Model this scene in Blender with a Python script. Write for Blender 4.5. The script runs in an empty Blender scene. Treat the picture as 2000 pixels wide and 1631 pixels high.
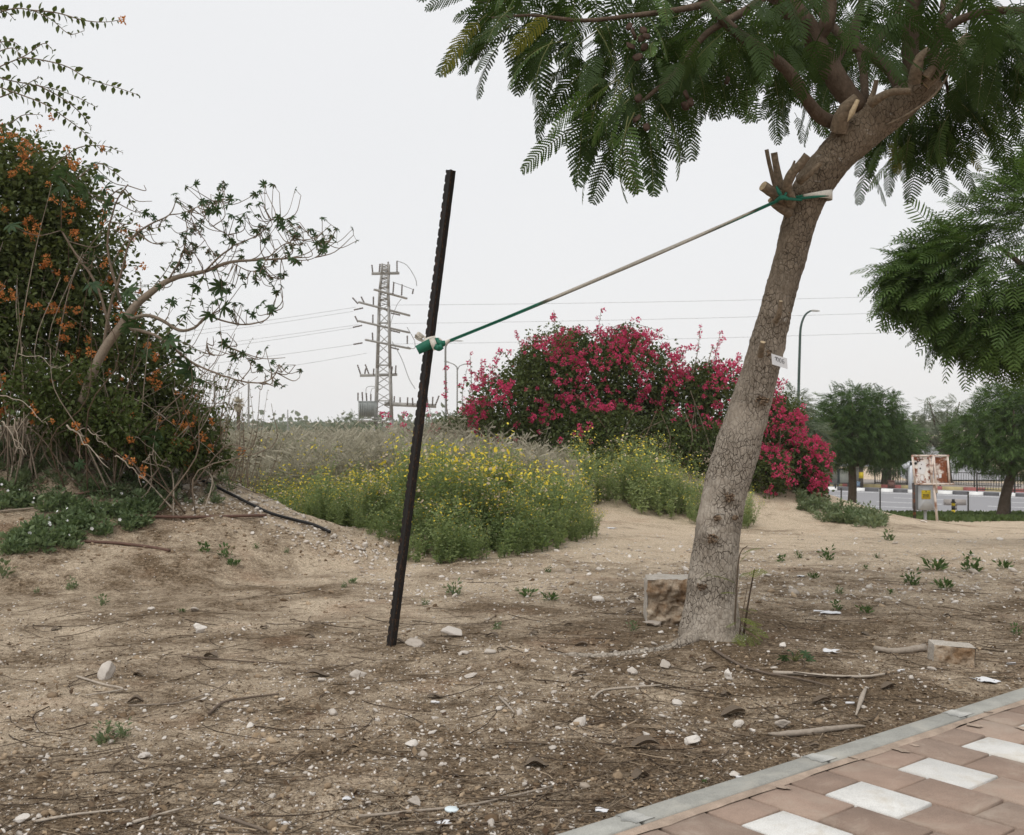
import bpy, math
import mathutils
import numpy as np

S = bpy.context.scene
C = S.collection
RNG = np.random.default_rng(7)
rad = math.radians
PI = math.pi

# ------------------------------------------------------------------ camera
F = 2114.0          # focal length in photograph pixels
HY = 822.0          # row of the horizon in the photograph
CZ = 1.30           # eye height
cam = bpy.data.cameras.new('camera')
cam.lens = 36.0 * F / 2000.0
cam.sensor_width = 36.0
cam.shift_y = (HY - 815.5) / 2000.0
cam.clip_start = 0.05
cam.clip_end = 9000
cam.dof.use_dof = True
cam.dof.focus_distance = 6.3
cam.dof.aperture_fstop = 8.5
camo = bpy.data.objects.new('camera', cam)
C.objects.link(camo)
camo.location = (0, 0, CZ)
camo.rotation_euler = (rad(90), 0, 0)
S.camera = camo

# ------------------------------------------------------------------ sky and sun (flat overcast day)
SUN_EL, SUN_AZ = rad(58), rad(205)     # azimuth clockwise from +Y: behind the camera, a little to its left
W = bpy.data.worlds.new('World')
S.world = W
W.use_nodes = True
wn = W.node_tree
wn.nodes.clear()
w_out = wn.nodes.new('ShaderNodeOutputWorld')
w_bg = wn.nodes.new('ShaderNodeBackground')
w_sky = wn.nodes.new('ShaderNodeTexSky')
w_sky.sky_type = 'NISHITA'
w_sky.sun_disc = False
w_sky.sun_elevation = SUN_EL
w_sky.sun_rotation = SUN_AZ
w_sky.air_density = 1.0
w_sky.dust_density = 4.0
w_mix = wn.nodes.new('ShaderNodeMix')
w_mix.data_type = 'RGBA'
w_mix.inputs[0].default_value = 0.93              # cloud cover
w_tc = wn.nodes.new('ShaderNodeTexCoord')
w_ns = wn.nodes.new('ShaderNodeTexNoise')
w_ns.inputs['Scale'].default_value = 1.6
w_ns.inputs['Detail'].default_value = 3
w_cr = wn.nodes.new('ShaderNodeValToRGB')
w_cr.color_ramp.elements[0].position = 0.3
w_cr.color_ramp.elements[0].color = (6.75, 6.80, 6.90, 1)
w_cr.color_ramp.elements[1].position = 0.7
w_cr.color_ramp.elements[1].color = (7.05, 7.08, 7.14, 1)
wn.links.new(w_tc.outputs['Generated'], w_ns.inputs['Vector'])
wn.links.new(w_ns.outputs['Fac'], w_cr.inputs[0])
wn.links.new(w_sky.outputs[0], w_mix.inputs[6])
wn.links.new(w_cr.outputs[0], w_mix.inputs[7])
wn.links.new(w_mix.outputs[2], w_bg.inputs[0])
w_bg.inputs[1].default_value = 0.12
wn.links.new(w_bg.outputs[0], w_out.inputs[0])

sun = bpy.data.lights.new('sun', 'SUN')
sun.energy = 1.5
sun.angle = rad(45)
sun.color = (1.0, 0.97, 0.93)
suno = bpy.data.objects.new('sun', sun)
C.objects.link(suno)
suno.rotation_euler = (PI / 2 - SUN_EL, 0, PI - SUN_AZ)

S.view_settings.view_transform = 'Standard'
S.view_settings.look = 'None'
S.view_settings.exposure = 0.12
S.view_settings.gamma = 1.0
S.view_settings.use_curve_mapping = False
S.cycles.max_bounces = 8
S.cycles.diffuse_bounces = 4
S.cycles.transmission_bounces = 6
S.cycles.transparent_max_bounces = 8
S.cycles.volume_bounces = 3

# ------------------------------------------------------------------ helpers
def P(px, py, Y):
    """the world point at depth Y seen at pixel (px, py) of the 2000-pixel-wide photograph"""
    return np.array([(px - 1000.0) / F * Y, Y, CZ - (py - HY) / F * Y])

def smooth(a, b, x):
    t = np.clip((x - a) / (b - a), 0, 1)
    return t * t * (3 - 2 * t)

def _h(ix, iy, iz, seed):
    n = (ix * 374761393 + iy * 668265263 + iz * 2147483647 + seed * 974634421) & 0xffffffff
    n = ((n ^ (n >> 13)) * 1274126177) & 0xffffffff
    n = (n ^ (n >> 16)) & 0xffffffff
    return n / 4294967295.0

def vnoise(x, y, z=0.0, seed=0):
    x, y, z = np.broadcast_arrays(np.asarray(x, float), np.asarray(y, float), np.asarray(z, float))
    ix, iy, iz = (np.floor(q).astype(np.int64) for q in (x, y, z))
    fx, fy, fz = x - ix, y - iy, z - iz
    fx, fy, fz = (q * q * (3 - 2 * q) for q in (fx, fy, fz))
    r = 0
    for dx in (0, 1):
        wx = fx if dx else 1 - fx
        for dy in (0, 1):
            wy = fy if dy else 1 - fy
            for dz in (0, 1):
                wz = fz if dz else 1 - fz
                r = r + wx * wy * wz * _h(ix + dx, iy + dy, iz + dz, seed)
    return r * 2 - 1

def fbm(x, y, z=0.0, o=4, seed=0):
    r, a, s = 0, 0.5, 1.0
    x, y, z = np.asarray(x, float), np.asarray(y, float), np.asarray(z, float)
    for i in range(o):
        r = r + a * vnoise(x * s, y * s, z * s, seed + i)
        a *= 0.5
        s *= 2.03
    return r

def H0(x, y):
    """large shapes of the terrain"""
    x, y = np.asarray(x, float), np.asarray(y, float)
    side = smooth(-0.05, 0.22, x / np.maximum(y, 3.0))
    drop = np.interp(y, [-50, 9, 11, 15, 20, 30, 38, 46, 50, 90, 130, 180, 400, 3000],
                     [0, 0, -.04, -.35, -.74, -1.51, -2.13, -2.66, -3.4, -3.4, -1.4, -1.6, -3.6, -4.2])
    flat = np.interp(y, [-50, 10, 30, 80, 400, 3000], [0, 0, -.3, -.9, -3.6, -4.2])
    z = flat + (drop - flat) * side
    # spoil heap on the left
    r = np.hypot(x + 4.5, y - 12.0)
    m = np.clip(1 - r / 4.15, 0, 1)
    yb = 11.0 + 1.6 * np.maximum(0, -3.1 - x)
    z = z + 1.75 * m ** 1.15 * smooth(0, .12, m) * (1 - smooth(yb - .55, yb + 1.0, y))
    # spoil heap under the red bougainvillea
    q = ((x - 3.2) / 3.9) ** 2 + ((y - 23.2) / 3.6) ** 2
    z = z + 1.9 * np.exp(-q * 1.25)
    return z

def H(x, y):
    x, y = np.asarray(x, float), np.asarray(y, float)
    amp = smooth(1, 3, y) * (1 - smooth(60, 90, y)) * 1.0
    heap = np.clip(1 - np.hypot(x + 4.5, y - 12.0) / 4.15, 0, 1)
    z = H0(x, y) + amp * (0.035 * fbm(x * .55, y * .55, seed=3, o=3) + 0.026 * fbm(x * 2.3, y * 2.3, seed=5, o=3)
                          + 0.012 * fbm(x * 9, y * 9, seed=8, o=3) + .10 * smooth(0, .2, heap) * fbm(x * 1.6, y * 1.6, seed=12))
    # swelling round the street tree and the post
    z = z + 0.05 * np.exp(-((x - 1.16) ** 2 + (y - 6.3) ** 2) / .35)
    # levelled beside and under the pavement
    d = (x - .164) * .622 - (y - 3.397) * .783
    w = smooth(-.55, -.05, d) * (1 - smooth(9, 14, y))
    z = z * (1 - w) + w * (-0.004)
    z = np.where((d > 0.055) & (y < 14), -0.09, z)
    return z

def G(px, py, y0=2.0, y1=160.0):
    """ground point under a pixel"""
    Y = np.geomspace(y0, y1, 2500)
    X = (px - 1000.0) / F * Y
    Z = CZ - (py - HY) / F * Y
    d = Z - H(X, Y)
    k = np.nonzero(d <= 0)[0]
    i = k[0] if len(k) else len(Y) - 1
    return np.array([X[i], Y[i], float(H(X[i], Y[i]))])

class Geo:
    def __init__(s):
        s.v, s.t, s.n = [], [], 0
        s.f = {3: [], 4: []}
        s.m = {3: [], 4: []}
    def add(s, v, f, mat=0, tint=0.5):
        v = np.asarray(v, float).reshape(-1, 3)
        if not isinstance(f, (list, tuple)) or (len(f) and np.isscalar(f[0][0])):
            f = [f]
        for q in f:
            q = np.asarray(q, int)
            if q.size == 0:
                continue
            k = q.shape[1]
            s.f[k].append(q + s.n)
            s.m[k].append(np.full(len(q), mat, np.int32) if np.isscalar(mat) else np.asarray(mat, np.int32))
        s.v.append(v)
        s.t.append(np.full(len(v), tint) if np.isscalar(tint) else np.asarray(tint, float))
        s.n += len(v)
    def mesh(s, name, mats, smooth_=False):
        me = bpy.data.meshes.new(name)
        v = np.concatenate(s.v) if s.v else np.zeros((0, 3))
        me.vertices.add(len(v))
        me.vertices.foreach_set('co', v.astype(np.float32).ravel())
        loops, starts, mi = [], [], []
        st = 0
        for k in (3, 4):
            if s.f[k]:
                q = np.concatenate(s.f[k])
                loops.append(q.ravel())
                starts.append(st + np.arange(len(q)) * k)
                st += len(q) * k
                mi.append(np.concatenate(s.m[k]))
        loops = np.concatenate(loops).astype(np.int32)
        starts = np.concatenate(starts).astype(np.int32)
        mi = np.concatenate(mi).astype(np.int32)
        me.loops.add(len(loops))
        me.loops.foreach_set('vertex_index', loops)
        me.polygons.add(len(starts))
        me.polygons.foreach_set('loop_start', starts)
        me.polygons.foreach_set('material_index', mi)
        if smooth_:
            me.polygons.foreach_set('use_smooth', np.ones(len(starts), bool))
        a = me.attributes.new('tint', 'FLOAT', 'POINT')
        a.data.foreach_set('value', np.concatenate(s.t).astype(np.float32))
        for m in (mats if isinstance(mats, (list, tuple)) else [mats]):
            me.materials.append(m)
        me.update(calc_edges=True)
        me.validate()
        return me
    def build(s, name, mats, parent=None, smooth_=False):
        return link(name, s.mesh(name, mats, smooth_), parent)

def link(name, data, parent=None, loc=None, rot=None, scale=None):
    o = bpy.data.objects.new(name, data)
    C.objects.link(o)
    if parent is not None:
        o.parent = parent
    if loc is not None:
        o.location = [float(q) for q in loc]
    if rot is not None:
        o.rotation_euler = [float(q) for q in rot]
    if scale is not None:
        o.scale = (float(scale),) * 3 if np.isscalar(scale) else [float(q) for q in scale]
    return o

def tag(o, label=None, cat=None, group=None, kind=None):
    if label: o['label'] = label
    if cat: o['category'] = cat
    if group: o['group'] = group
    if kind: o['kind'] = kind
    return o

def thing(name, label, cat, group=None):
    return tag(link(name, None), label, cat, group)

def catmull(pts, n):
    p = np.asarray(pts, float)
    if len(p) < 3:
        t = np.linspace(0, 1, n)[:, None]
        return p[0] + (p[-1] - p[0]) * t
    a = np.vstack([2 * p[0] - p[1], p, 2 * p[-1] - p[-2]])
    u = np.linspace(0, len(p) - 1, n)
    i = np.minimum(u.astype(int), len(p) - 2)
    t = (u - i)[:, None]
    p0, p1, p2, p3 = a[i], a[i + 1], a[i + 2], a[i + 3]
    return 0.5 * (2 * p1 + (p2 - p0) * t + (2 * p0 - 5 * p1 + 4 * p2 - p3) * t * t + (3 * p1 - p0 - 3 * p2 + p3) * t ** 3)

def frames(p):
    t = np.gradient(p, axis=0)
    t /= np.linalg.norm(t, axis=1)[:, None] + 1e-12
    u = np.cross(t[0], [0.31, 0.2, 0.93])
    if np.linalg.norm(u) < .05:
        u = np.cross(t[0], [1, 0, 0])
    u /= np.linalg.norm(u)
    U = np.zeros_like(p)
    for i in range(len(p)):
        u = u - t[i] * np.dot(u, t[i])
        u /= np.linalg.norm(u) + 1e-12
        U[i] = u
    return t, U, np.cross(t, U)

def tube(pts, radii, sides=6, n=None, cap=True, curve=True):
    p = np.asarray(pts, float)
    r = np.asarray(radii, float) if not np.isscalar(radii) else np.full(len(p), radii)
    if curve:
        n = n or max(2, (len(p) - 1) * 4 + 1)
        r = np.interp(np.linspace(0, len(p) - 1, n), np.arange(len(p)), r)
        p = catmull(p, n)
    n = len(p)
    t, U, V = frames(p)
    a = np.arange(sides) / sides * 2 * PI
    ring = U[:, None] * np.cos(a)[None, :, None] + V[:, None] * np.sin(a)[None, :, None]
    v = (p[:, None] + ring * r[:, None, None]).reshape(-1, 3)
    i, j = np.meshgrid(np.arange(n - 1), np.arange(sides), indexing='ij')
    j2 = (j + 1) % sides
    q = np.stack([i * sides + j, i * sides + j2, (i + 1) * sides + j2, (i + 1) * sides + j], -1).reshape(-1, 4)
    fs = [q]
    if cap:
        k = len(v)
        v = np.vstack([v, p[0], p[-1]])
        s = np.arange(sides)
        fs.append(np.concatenate([np.stack([np.full(sides, k), (s + 1) % sides, s], -1),
                                  np.stack([np.full(sides, k + 1), (n - 1) * sides + s, (n - 1) * sides + (s + 1) % sides], -1)]))
    return v, fs

def box(c, size, ax=None):
    c = np.asarray(c, float)
    h = np.asarray(size, float) / 2
    v = np.array([[x, y, z] for x in (-1, 1) for y in (-1, 1) for z in (-1, 1)]) * h
    if ax is not None:
        v = v @ np.asarray(ax, float)      # rows of ax: the box's own axes
    f = np.array([[0, 1, 3, 2], [4, 6, 7, 5], [0, 4, 5, 1], [2, 3, 7, 6], [0, 2, 6, 4], [1, 5, 7, 3]])
    return v + c, f

def bar(a, b, w, d=None):
    """square bar between two points"""
    a, b = np.asarray(a, float), np.asarray(b, float)
    d = d or w
    t = b - a
    L = np.linalg.norm(t)
    t /= L
    u = np.cross(t, [0, 0, 1])
    if np.linalg.norm(u) < 1e-3:
        u = np.array([1.0, 0, 0])
    u /= np.linalg.norm(u)
    return box((a + b) / 2, (L, w, d), [t, u, np.cross(t, u)])

def lathe(c, prof, sides=10):
    c = np.asarray(c, float)
    prof = np.asarray(prof, float)
    a = np.arange(sides) / sides * 2 * PI
    v = np.stack([prof[:, 0][:, None] * np.cos(a), prof[:, 0][:, None] * np.sin(a), np.repeat(prof[:, 1][:, None], sides, 1)], -1).reshape(-1, 3) + c
    i, j = np.meshgrid(np.arange(len(prof) - 1), np.arange(sides), indexing='ij')
    q = np.stack([i * sides + j, i * sides + (j + 1) % sides, (i + 1) * sides + (j + 1) % sides, (i + 1) * sides + j], -1).reshape(-1, 4)
    return v, [q]

def euler(rx, ry, rz):
    rx, ry, rz = (np.atleast_1d(np.asarray(q, float)) for q in (rx, ry, rz))
    cx, sx, cy, sy, cz, sz = np.cos(rx), np.sin(rx), np.cos(ry), np.sin(ry), np.cos(rz), np.sin(rz)
    R = np.empty((len(rx), 3, 3))
    R[:, 0, 0] = cy * cz; R[:, 0, 1] = sx * sy * cz - cx * sz; R[:, 0, 2] = cx * sy * cz + sx * sz
    R[:, 1, 0] = cy * sz; R[:, 1, 1] = sx * sy * sz + cx * cz; R[:, 1, 2] = cx * sy * sz - sx * cz
    R[:, 2, 0] = -sy;     R[:, 2, 1] = sx * cy;                R[:, 2, 2] = cx * cy
    return R

def basis(d, roll=None, up=(0, 0, 1)):
    """rotations that carry +X onto the directions d and keep +Z as near to up as possible"""
    d = np.atleast_2d(np.asarray(d, float))
    d = d / (np.linalg.norm(d, axis=1)[:, None] + 1e-9)
    up = np.broadcast_to(np.asarray(up, float), d.shape)
    y = np.cross(up, d)
    b = np.linalg.norm(y, axis=1) < 1e-3
    y[b] = [0, 1, 0]
    y /= np.linalg.norm(y, axis=1)[:, None]
    z = np.cross(d, y)
    if roll is not None:
        c, s = np.cos(roll)[:, None], np.sin(roll)[:, None]
        y, z = y * c + z * s, z * c - y * s
    return np.stack([d, y, z], -1)

def scatter(g, tv, tf, pos, R, sc, mat=0, tint=0.5):
    """copies of one small template welded into a mass"""
    tv = np.asarray(tv, float)
    N, n = len(pos), len(tv)
    if N == 0:
        return
    sc = np.asarray(sc, float)
    if sc.ndim == 0:
        sc = np.full(N, float(sc))
    loc = tv[None] * (sc[:, None, None] if sc.ndim == 1 else sc[:, None, :])
    v = np.einsum('nij,nkj->nki', R, loc) + np.asarray(pos)[:, None]
    off = (np.arange(N) * n)[:, None, None]
    fs, ms = [], []
    tf = tf if isinstance(tf, (list, tuple)) else [tf]
    for q in tf:
        q = np.asarray(q, int)
        fs.append((q[None] + off).reshape(-1, q.shape[1]))
    tt = np.repeat(np.broadcast_to(np.asarray(tint, float), (N,)), n)
    g.add(v.reshape(-1, 3), fs, mat, tt)

# ------------------------------------------------------------------ materials
def new_mat(name):
    m = bpy.data.materials.new(name)
    m.use_nodes = True
    m.node_tree.nodes.clear()
    return m, m.node_tree

def ramp(nt, fac, stops):
    r = nt.nodes.new('ShaderNodeValToRGB')
    e = r.color_ramp.elements
    while len(e) < len(stops):
        e.new(0.5)
    for k, (p, c) in enumerate(stops):
        e[k].position = p
        e[k].color = (*c, 1) if len(c) == 3 else c
    nt.links.new(fac, r.inputs[0])
    return r.outputs[0]

def noise(nt, vec, scale, detail=4, rough=0.55, dist=0.0):
    n = nt.nodes.new('ShaderNodeTexNoise')
    n.inputs['Scale'].default_value = scale
    n.inputs['Detail'].default_value = detail
    n.inputs['Roughness'].default_value = rough
    n.inputs['Distortion'].default_value = dist
    if vec is not None:
        nt.links.new(vec, n.inputs['Vector'])
    return n.outputs['Fac']

def mixc(nt, fac, a, b, mode='MIX'):
    n = nt.nodes.new('ShaderNodeMix')
    n.data_type = 'RGBA'
    n.blend_type = mode
    for sock, val in ((n.inputs[0], fac), (n.inputs[6], a), (n.inputs[7], b)):
        if hasattr(val, 'is_linked') or hasattr(val, 'links'):
            nt.links.new(val, sock)
        elif np.isscalar(val):
            sock.default_value = val
        else:
            sock.default_value = (*val, 1)
    return n.outputs[2]

def math_(nt, op, a, b=None):
    n = nt.nodes.new('ShaderNodeMath')
    n.operation = op
    for k, val in enumerate((a, b)):
        if val is None:
            continue
        if np.isscalar(val):
            n.inputs[k].default_value = val
        else:
            nt.links.new(val, n.inputs[k])
    return n.outputs[0]

def attr(nt, name='tint'):
    n = nt.nodes.new('ShaderNodeAttribute')
    n.attribute_name = name
    return n.outputs['Fac']

def coords(nt, which='Object'):
    return nt.nodes.new('ShaderNodeTexCoord').outputs[which]

def geopos(nt):
    return nt.nodes.new('ShaderNodeNewGeometry').outputs['Position']

def mapping(nt, vec, scale):
    m = nt.nodes.new('ShaderNodeMapping')
    m.inputs['Scale'].default_value = scale
    nt.links.new(vec, m.inputs['Vector'])
    return m.outputs[0]

def finish(nt, col, rough=0.8, spec=0.25, metal=0.0, bump=None, bump_d=0.01, bump_s=0.6):
    b = nt.nodes.new('ShaderNodeBsdfPrincipled')
    o = nt.nodes.new('ShaderNodeOutputMaterial')
    if np.iterable(col) and not hasattr(col, 'links'):
        b.inputs['Base Color'].default_value = (*col, 1)
    else:
        nt.links.new(col, b.inputs['Base Color'])
    if np.isscalar(rough):
        b.inputs['Roughness'].default_value = rough
    else:
        nt.links.new(rough, b.inputs['Roughness'])
    b.inputs['Specular IOR Level'].default_value = spec
    b.inputs['Metallic'].default_value = metal
    if bump is not None:
        bn = nt.nodes.new('ShaderNodeBump')
        bn.inputs['Strength'].default_value = bump_s
        bn.inputs['Distance'].default_value = bump_d
        nt.links.new(bump, bn.inputs['Height'])
        nt.links.new(bn.outputs[0], b.inputs['Normal'])
    nt.links.new(b.outputs[0], o.inputs[0])
    return b

def leaf_mat(name, dark, light, trans=0.35, tcol=None, rough=0.6, spec=0.16):
    """leaf blades: colour varies from leaf to leaf, light comes through"""
    m, nt = new_mat(name)
    t = attr(nt)
    rnd = nt.nodes.new('ShaderNodeObjectInfo').outputs['Random']
    t = math_(nt, 'ADD', math_(nt, 'MULTIPLY', t, .75), math_(nt, 'MULTIPLY', rnd, .3))
    c = ramp(nt, t, [(0.0, dark), (1.0, light)])
    b = nt.nodes.new('ShaderNodeBsdfPrincipled')
    b.inputs['Roughness'].default_value = rough
    b.inputs['Specular IOR Level'].default_value = spec
    nt.links.new(c, b.inputs['Base Color'])
    tr = nt.nodes.new('ShaderNodeBsdfTranslucent')
    if tcol is None:
        tcol = tuple(q * k for q, k in zip(light, (1.25, 1.35, .7)))
    tc = mixc(nt, 0.5, c, tcol)
    nt.links.new(tc, tr.inputs[0])
    ms = nt.nodes.new('ShaderNodeMixShader')
    ms.inputs[0].default_value = trans
    nt.links.new(b.outputs[0], ms.inputs[1])
    nt.links.new(tr.outputs[0], ms.inputs[2])
    o = nt.nodes.new('ShaderNodeOutputMaterial')
    nt.links.new(ms.outputs[0], o.inputs[0])
    return m

def plain(name, col, rough=0.7, var=0.12, scale=30, bump=0.0, spec=0.25, metal=0.0):
    """one colour broken up by grain"""
    m, nt = new_mat(name)
    v = coords(nt)
    n = noise(nt, v, scale, 5, .6)
    lo, hi = tuple(q * (1 - var) for q in col), tuple(min(1, q * (1 + var)) for q in col)
    c = ramp(nt, n, [(.3, lo), (.7, hi)])
    finish(nt, c, rough, spec, metal, n if bump else None, bump or .01)
    return m

def tinted(name, a, b, rough=0.85, scale=40, bump=0.0):
    """colour picked by the tint attribute, broken up by grain"""
    m, nt = new_mat(name)
    t = attr(nt)
    v = coords(nt)
    n = noise(nt, v, scale, 5, .65)
    c = ramp(nt, t, [(0, a), (1, b)])
    c = mixc(nt, .55, c, ramp(nt, n, [(.3, (.55, .53, .5)), (.7, (1.25, 1.25, 1.25))]), 'MULTIPLY')
    finish(nt, c, rough, .15, 0, n if bump else None, bump or .01)
    return m

def rusty(name, paint, lo=.45, hi=.6, scale=9, rough=.7, rust=(.17, .06, .025)):
    m, nt = new_mat(name)
    v = coords(nt)
    n = noise(nt, v, scale, 6, .65)
    k = ramp(nt, n, [(lo, (0, 0, 0)), (hi, (1, 1, 1))])
    rc = ramp(nt, noise(nt, v, scale * 5, 4, .6), [(.3, tuple(q * .6 for q in rust)), (.7, tuple(q * 1.5 for q in rust))])
    c = mixc(nt, k, paint, rc)
    finish(nt, c, rough, .25, 0, n, .004)
    return m

# ground: pale sand, dark crumbs of earth and rotted leaf litter, a reddish cast here and there
def ground_material():
    m, nt = new_mat('dry_earth')
    p = geopos(nt)
    big = noise(nt, p, .55, 5, .6, .3)
    mid = noise(nt, p, 2.6, 6, .65, .4)
    fine = noise(nt, p, 38, 5, .7)
    grit = noise(nt, p, 150, 3, .7)
    sand = ramp(nt, fine, [(.22, (.34, .265, .18)), (.55, (.61, .50, .375)), (.8, (.75, .635, .495))])
    earth = ramp(nt, fine, [(.3, (.065, .045, .028)), (.5, (.17, .122, .078)), (.72, (.37, .285, .195))])
    a = math_(nt, 'ADD', math_(nt, 'MULTIPLY', big, .55), math_(nt, 'MULTIPLY', mid, .55))
    # the earth is dark and littered under the tree, paler on the trodden path behind it
    sep = nt.nodes.new('ShaderNodeSeparateXYZ')
    nt.links.new(p, sep.inputs[0])
    far = nt.nodes.new('ShaderNodeMapRange')
    far.inputs['From Min'].default_value = 6.6
    far.inputs['From Max'].default_value = 11.5
    far.inputs['To Min'].default_value = 0.0
    far.inputs['To Max'].default_value = 0.20
    nt.links.new(sep.outputs[1], far.inputs[0])
    near = nt.nodes.new('ShaderNodeMapRange')
    near.inputs['From Min'].default_value = -.8
    near.inputs['From Max'].default_value = 1.2
    near.inputs['To Min'].default_value = 0.0
    near.inputs['To Max'].default_value = -0.055
    nt.links.new(sep.outputs[0], near.inputs[0])
    side = nt.nodes.new('ShaderNodeMapRange')      # the spoil heap is raw brown earth, not trodden sand
    side.inputs['From Min'].default_value = -3.0
    side.inputs['From Max'].default_value = -.6
    side.inputs['To Min'].default_value = .22
    side.inputs['To Max'].default_value = 1.0
    nt.links.new(sep.outputs[0], side.inputs[0])
    a = math_(nt, 'ADD', math_(nt, 'ADD', a, math_(nt, 'MULTIPLY', far.outputs[0], side.outputs[0])), near.outputs[0])
    lit = noise(nt, mapping(nt, p, (1, 1.8, 1)), 11, 6, .75, .8)
    a = math_(nt, 'ADD', a, math_(nt, 'MULTIPLY', math_(nt, 'SUBTRACT', lit, .5), .34))
    k = ramp(nt, a, [(.48, (0, 0, 0)), (.575, (.5, .5, .5)), (.69, (1, 1, 1))])
    c = mixc(nt, k, earth, sand)
    red = ramp(nt, noise(nt, p, 1.3, 4, .6, .5), [(.55, (0, 0, 0)), (.72, (.6, .6, .6))])
    c = mixc(nt, red, c, mixc(nt, .5, c, (.30, .155, .085)))
    spk = ramp(nt, grit, [(.34, (.30, .28, .26)), (.48, (.95, .95, .95)), (.70, (1.45, 1.44, 1.42))])
    c = mixc(nt, .85, c, spk, 'MULTIPLY')
    crumb = ramp(nt, noise(nt, p, 75, 4, .75, .5), [(.30, (.35, .32, .29)), (.44, (1, 1, 1)), (.68, (1.2, 1.2, 1.18))])
    c = mixc(nt, .8, c, crumb, 'MULTIPLY')
    hgt = math_(nt, 'ADD', math_(nt, 'MULTIPLY', fine, .7), math_(nt, 'MULTIPLY', grit, .3))
    finish(nt, c, .95, .1, 0, hgt, .03, 1.0)
    return m

M = {}
M['earth'] = ground_material()

def bark_material(name, lo, hi, crack=1.0, cs=26, aged=False):
    m, nt = new_mat(name)
    v = coords(nt)
    wob = noise(nt, v, 7, 4, .6)
    # vertical stretching: cracks run longer along the stem
    comb = nt.nodes.new('ShaderNodeVectorMath')
    comb.operation = 'ADD'
    nv = nt.nodes.new('ShaderNodeTexNoise')
    nv.inputs['Scale'].default_value = 12
    nt.links.new(v, nv.inputs['Vector'])
    sc = nt.nodes.new('ShaderNodeVectorMath')
    sc.operation = 'SCALE'
    sc.inputs[3].default_value = .055
    nt.links.new(nv.outputs['Color'], sc.inputs[0])
    nt.links.new(v, comb.inputs[0])
    nt.links.new(sc.outputs[0], comb.inputs[1])
    mp = mapping(nt, comb.outputs[0], (1.0, 1.0, .5))
    vo = nt.nodes.new('ShaderNodeTexVoronoi')
    vo.feature = 'DISTANCE_TO_EDGE'
    vo.inputs['Scale'].default_value = cs
    nt.links.new(mp, vo.inputs['Vector'])
    v2 = nt.nodes.new('ShaderNodeTexVoronoi')
    v2.feature = 'DISTANCE_TO_EDGE'
    v2.inputs['Scale'].default_value = cs * 2.3
    nt.links.new(mp, v2.inputs['Vector'])
    e1 = ramp(nt, vo.outputs['Distance'], [(0.0, (0, 0, 0)), (.085, (1, 1, 1))])
    e2 = ramp(nt, v2.outputs['Distance'], [(0.0, (.45, .45, .45)), (.08, (1, 1, 1))])
    patch = ramp(nt, noise(nt, v, 5, 3, .5), [(.28, (.3, .3, .3)), (.54, (1, 1, 1))])
    cr = mixc(nt, 1.0, e1, e2, 'MULTIPLY')
    cr = mixc(nt, math_(nt, 'MULTIPLY', patch, crack), (1, 1, 1), cr)
    gr = noise(nt, mapping(nt, v, (1, 1, .5)), 60, 6, .7)
    base = ramp(nt, math_(nt, 'ADD', math_(nt, 'MULTIPLY', wob, .5), math_(nt, 'MULTIPLY', gr, .5)),
                [(.32, lo), (.68, hi)])
    if aged:      # the upper stem keeps a browner, younger bark; grey lichen bloom in flecks
        sz = nt.nodes.new('ShaderNodeSeparateXYZ')
        nt.links.new(v, sz.inputs[0])
        up = ramp(nt, math_(nt, 'ADD', math_(nt, 'MULTIPLY', sz.outputs[2], .28), math_(nt, 'MULTIPLY', wob, .25)), [(.42, (0, 0, 0)), (.82, (1, 1, 1))])
        base = mixc(nt, up, base, mixc(nt, 1.0, base, (.58, .52, .45), 'MULTIPLY'))
        fl = ramp(nt, noise(nt, mapping(nt, v, (1, 1, 2.2)), 15, 5, .7), [(.62, (0, 0, 0)), (.70, (.7, .7, .7))])
        base = mixc(nt, fl, base, (.50, .47, .42))
    c = mixc(nt, ramp(nt, cr, [(0, (1, 1, 1)), (.8, (0, 0, 0))]), base, (.05, .036, .025))
    h = math_(nt, 'ADD', math_(nt, 'MULTIPLY', cr, .8), math_(nt, 'MULTIPLY', gr, .5))
    finish(nt, c, .88, .15, 0, h, .008, .8)
    return m

M['bark'] = bark_material('grey_tan_bark', (.19, .155, .118), (.56, .495, .415), 1.0, 46, True)
M['bark_young'] = bark_material('brown_branch_bark', (.065, .045, .032), (.17, .125, .09), .5, 42)
M['bark_dark'] = bark_material('dark_bark', (.06, .045, .032), (.13, .10, .075), .8, 12)
M['stub'] = plain('stub_bark', (.19, .145, .10), .85, .45, 55, .004)
M['cutwood'] = plain('cut_wood', (.50, .39, .25), .8, .25, 60, .002)
M['deadwood'] = tinted('dead_wood', (.10, .07, .05), (.48, .42, .35), .9, 60)
M['frond'] = leaf_mat('frond_leaf', (.020, .040, .012), (.060, .098, .026), .40)
M['frond_b'] = leaf_mat('frond_leaf_fresh', (.030, .066, .020), (.12, .19, .05), .32)
M['frond_y'] = leaf_mat('frond_leaf_yellowing', (.09, .11, .02), (.22, .20, .05), .35)
M['rachis'] = plain('leaf_stalk', (.13, .14, .05), .7)
M['crown'] = leaf_mat('street_tree_leaf', (.026, .058, .018), (.10, .165, .045), .22)
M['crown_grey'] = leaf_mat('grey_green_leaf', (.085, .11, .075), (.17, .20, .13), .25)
M['boug'] = leaf_mat('bougainvillea_leaf', (.028, .050, .016), (.145, .170, .06), .30)
M['boug_y'] = leaf_mat('bougainvillea_leaf_pale', (.05, .075, .022), (.13, .165, .05), .3)
M['castor'] = leaf_mat('castor_leaf', (.028, .058, .03), (.075, .12, .05), .3)
M['orange'] = leaf_mat('orange_bract', (.36, .11, .03), (.72, .31, .10), .35, (.75, .32, .1))
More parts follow.
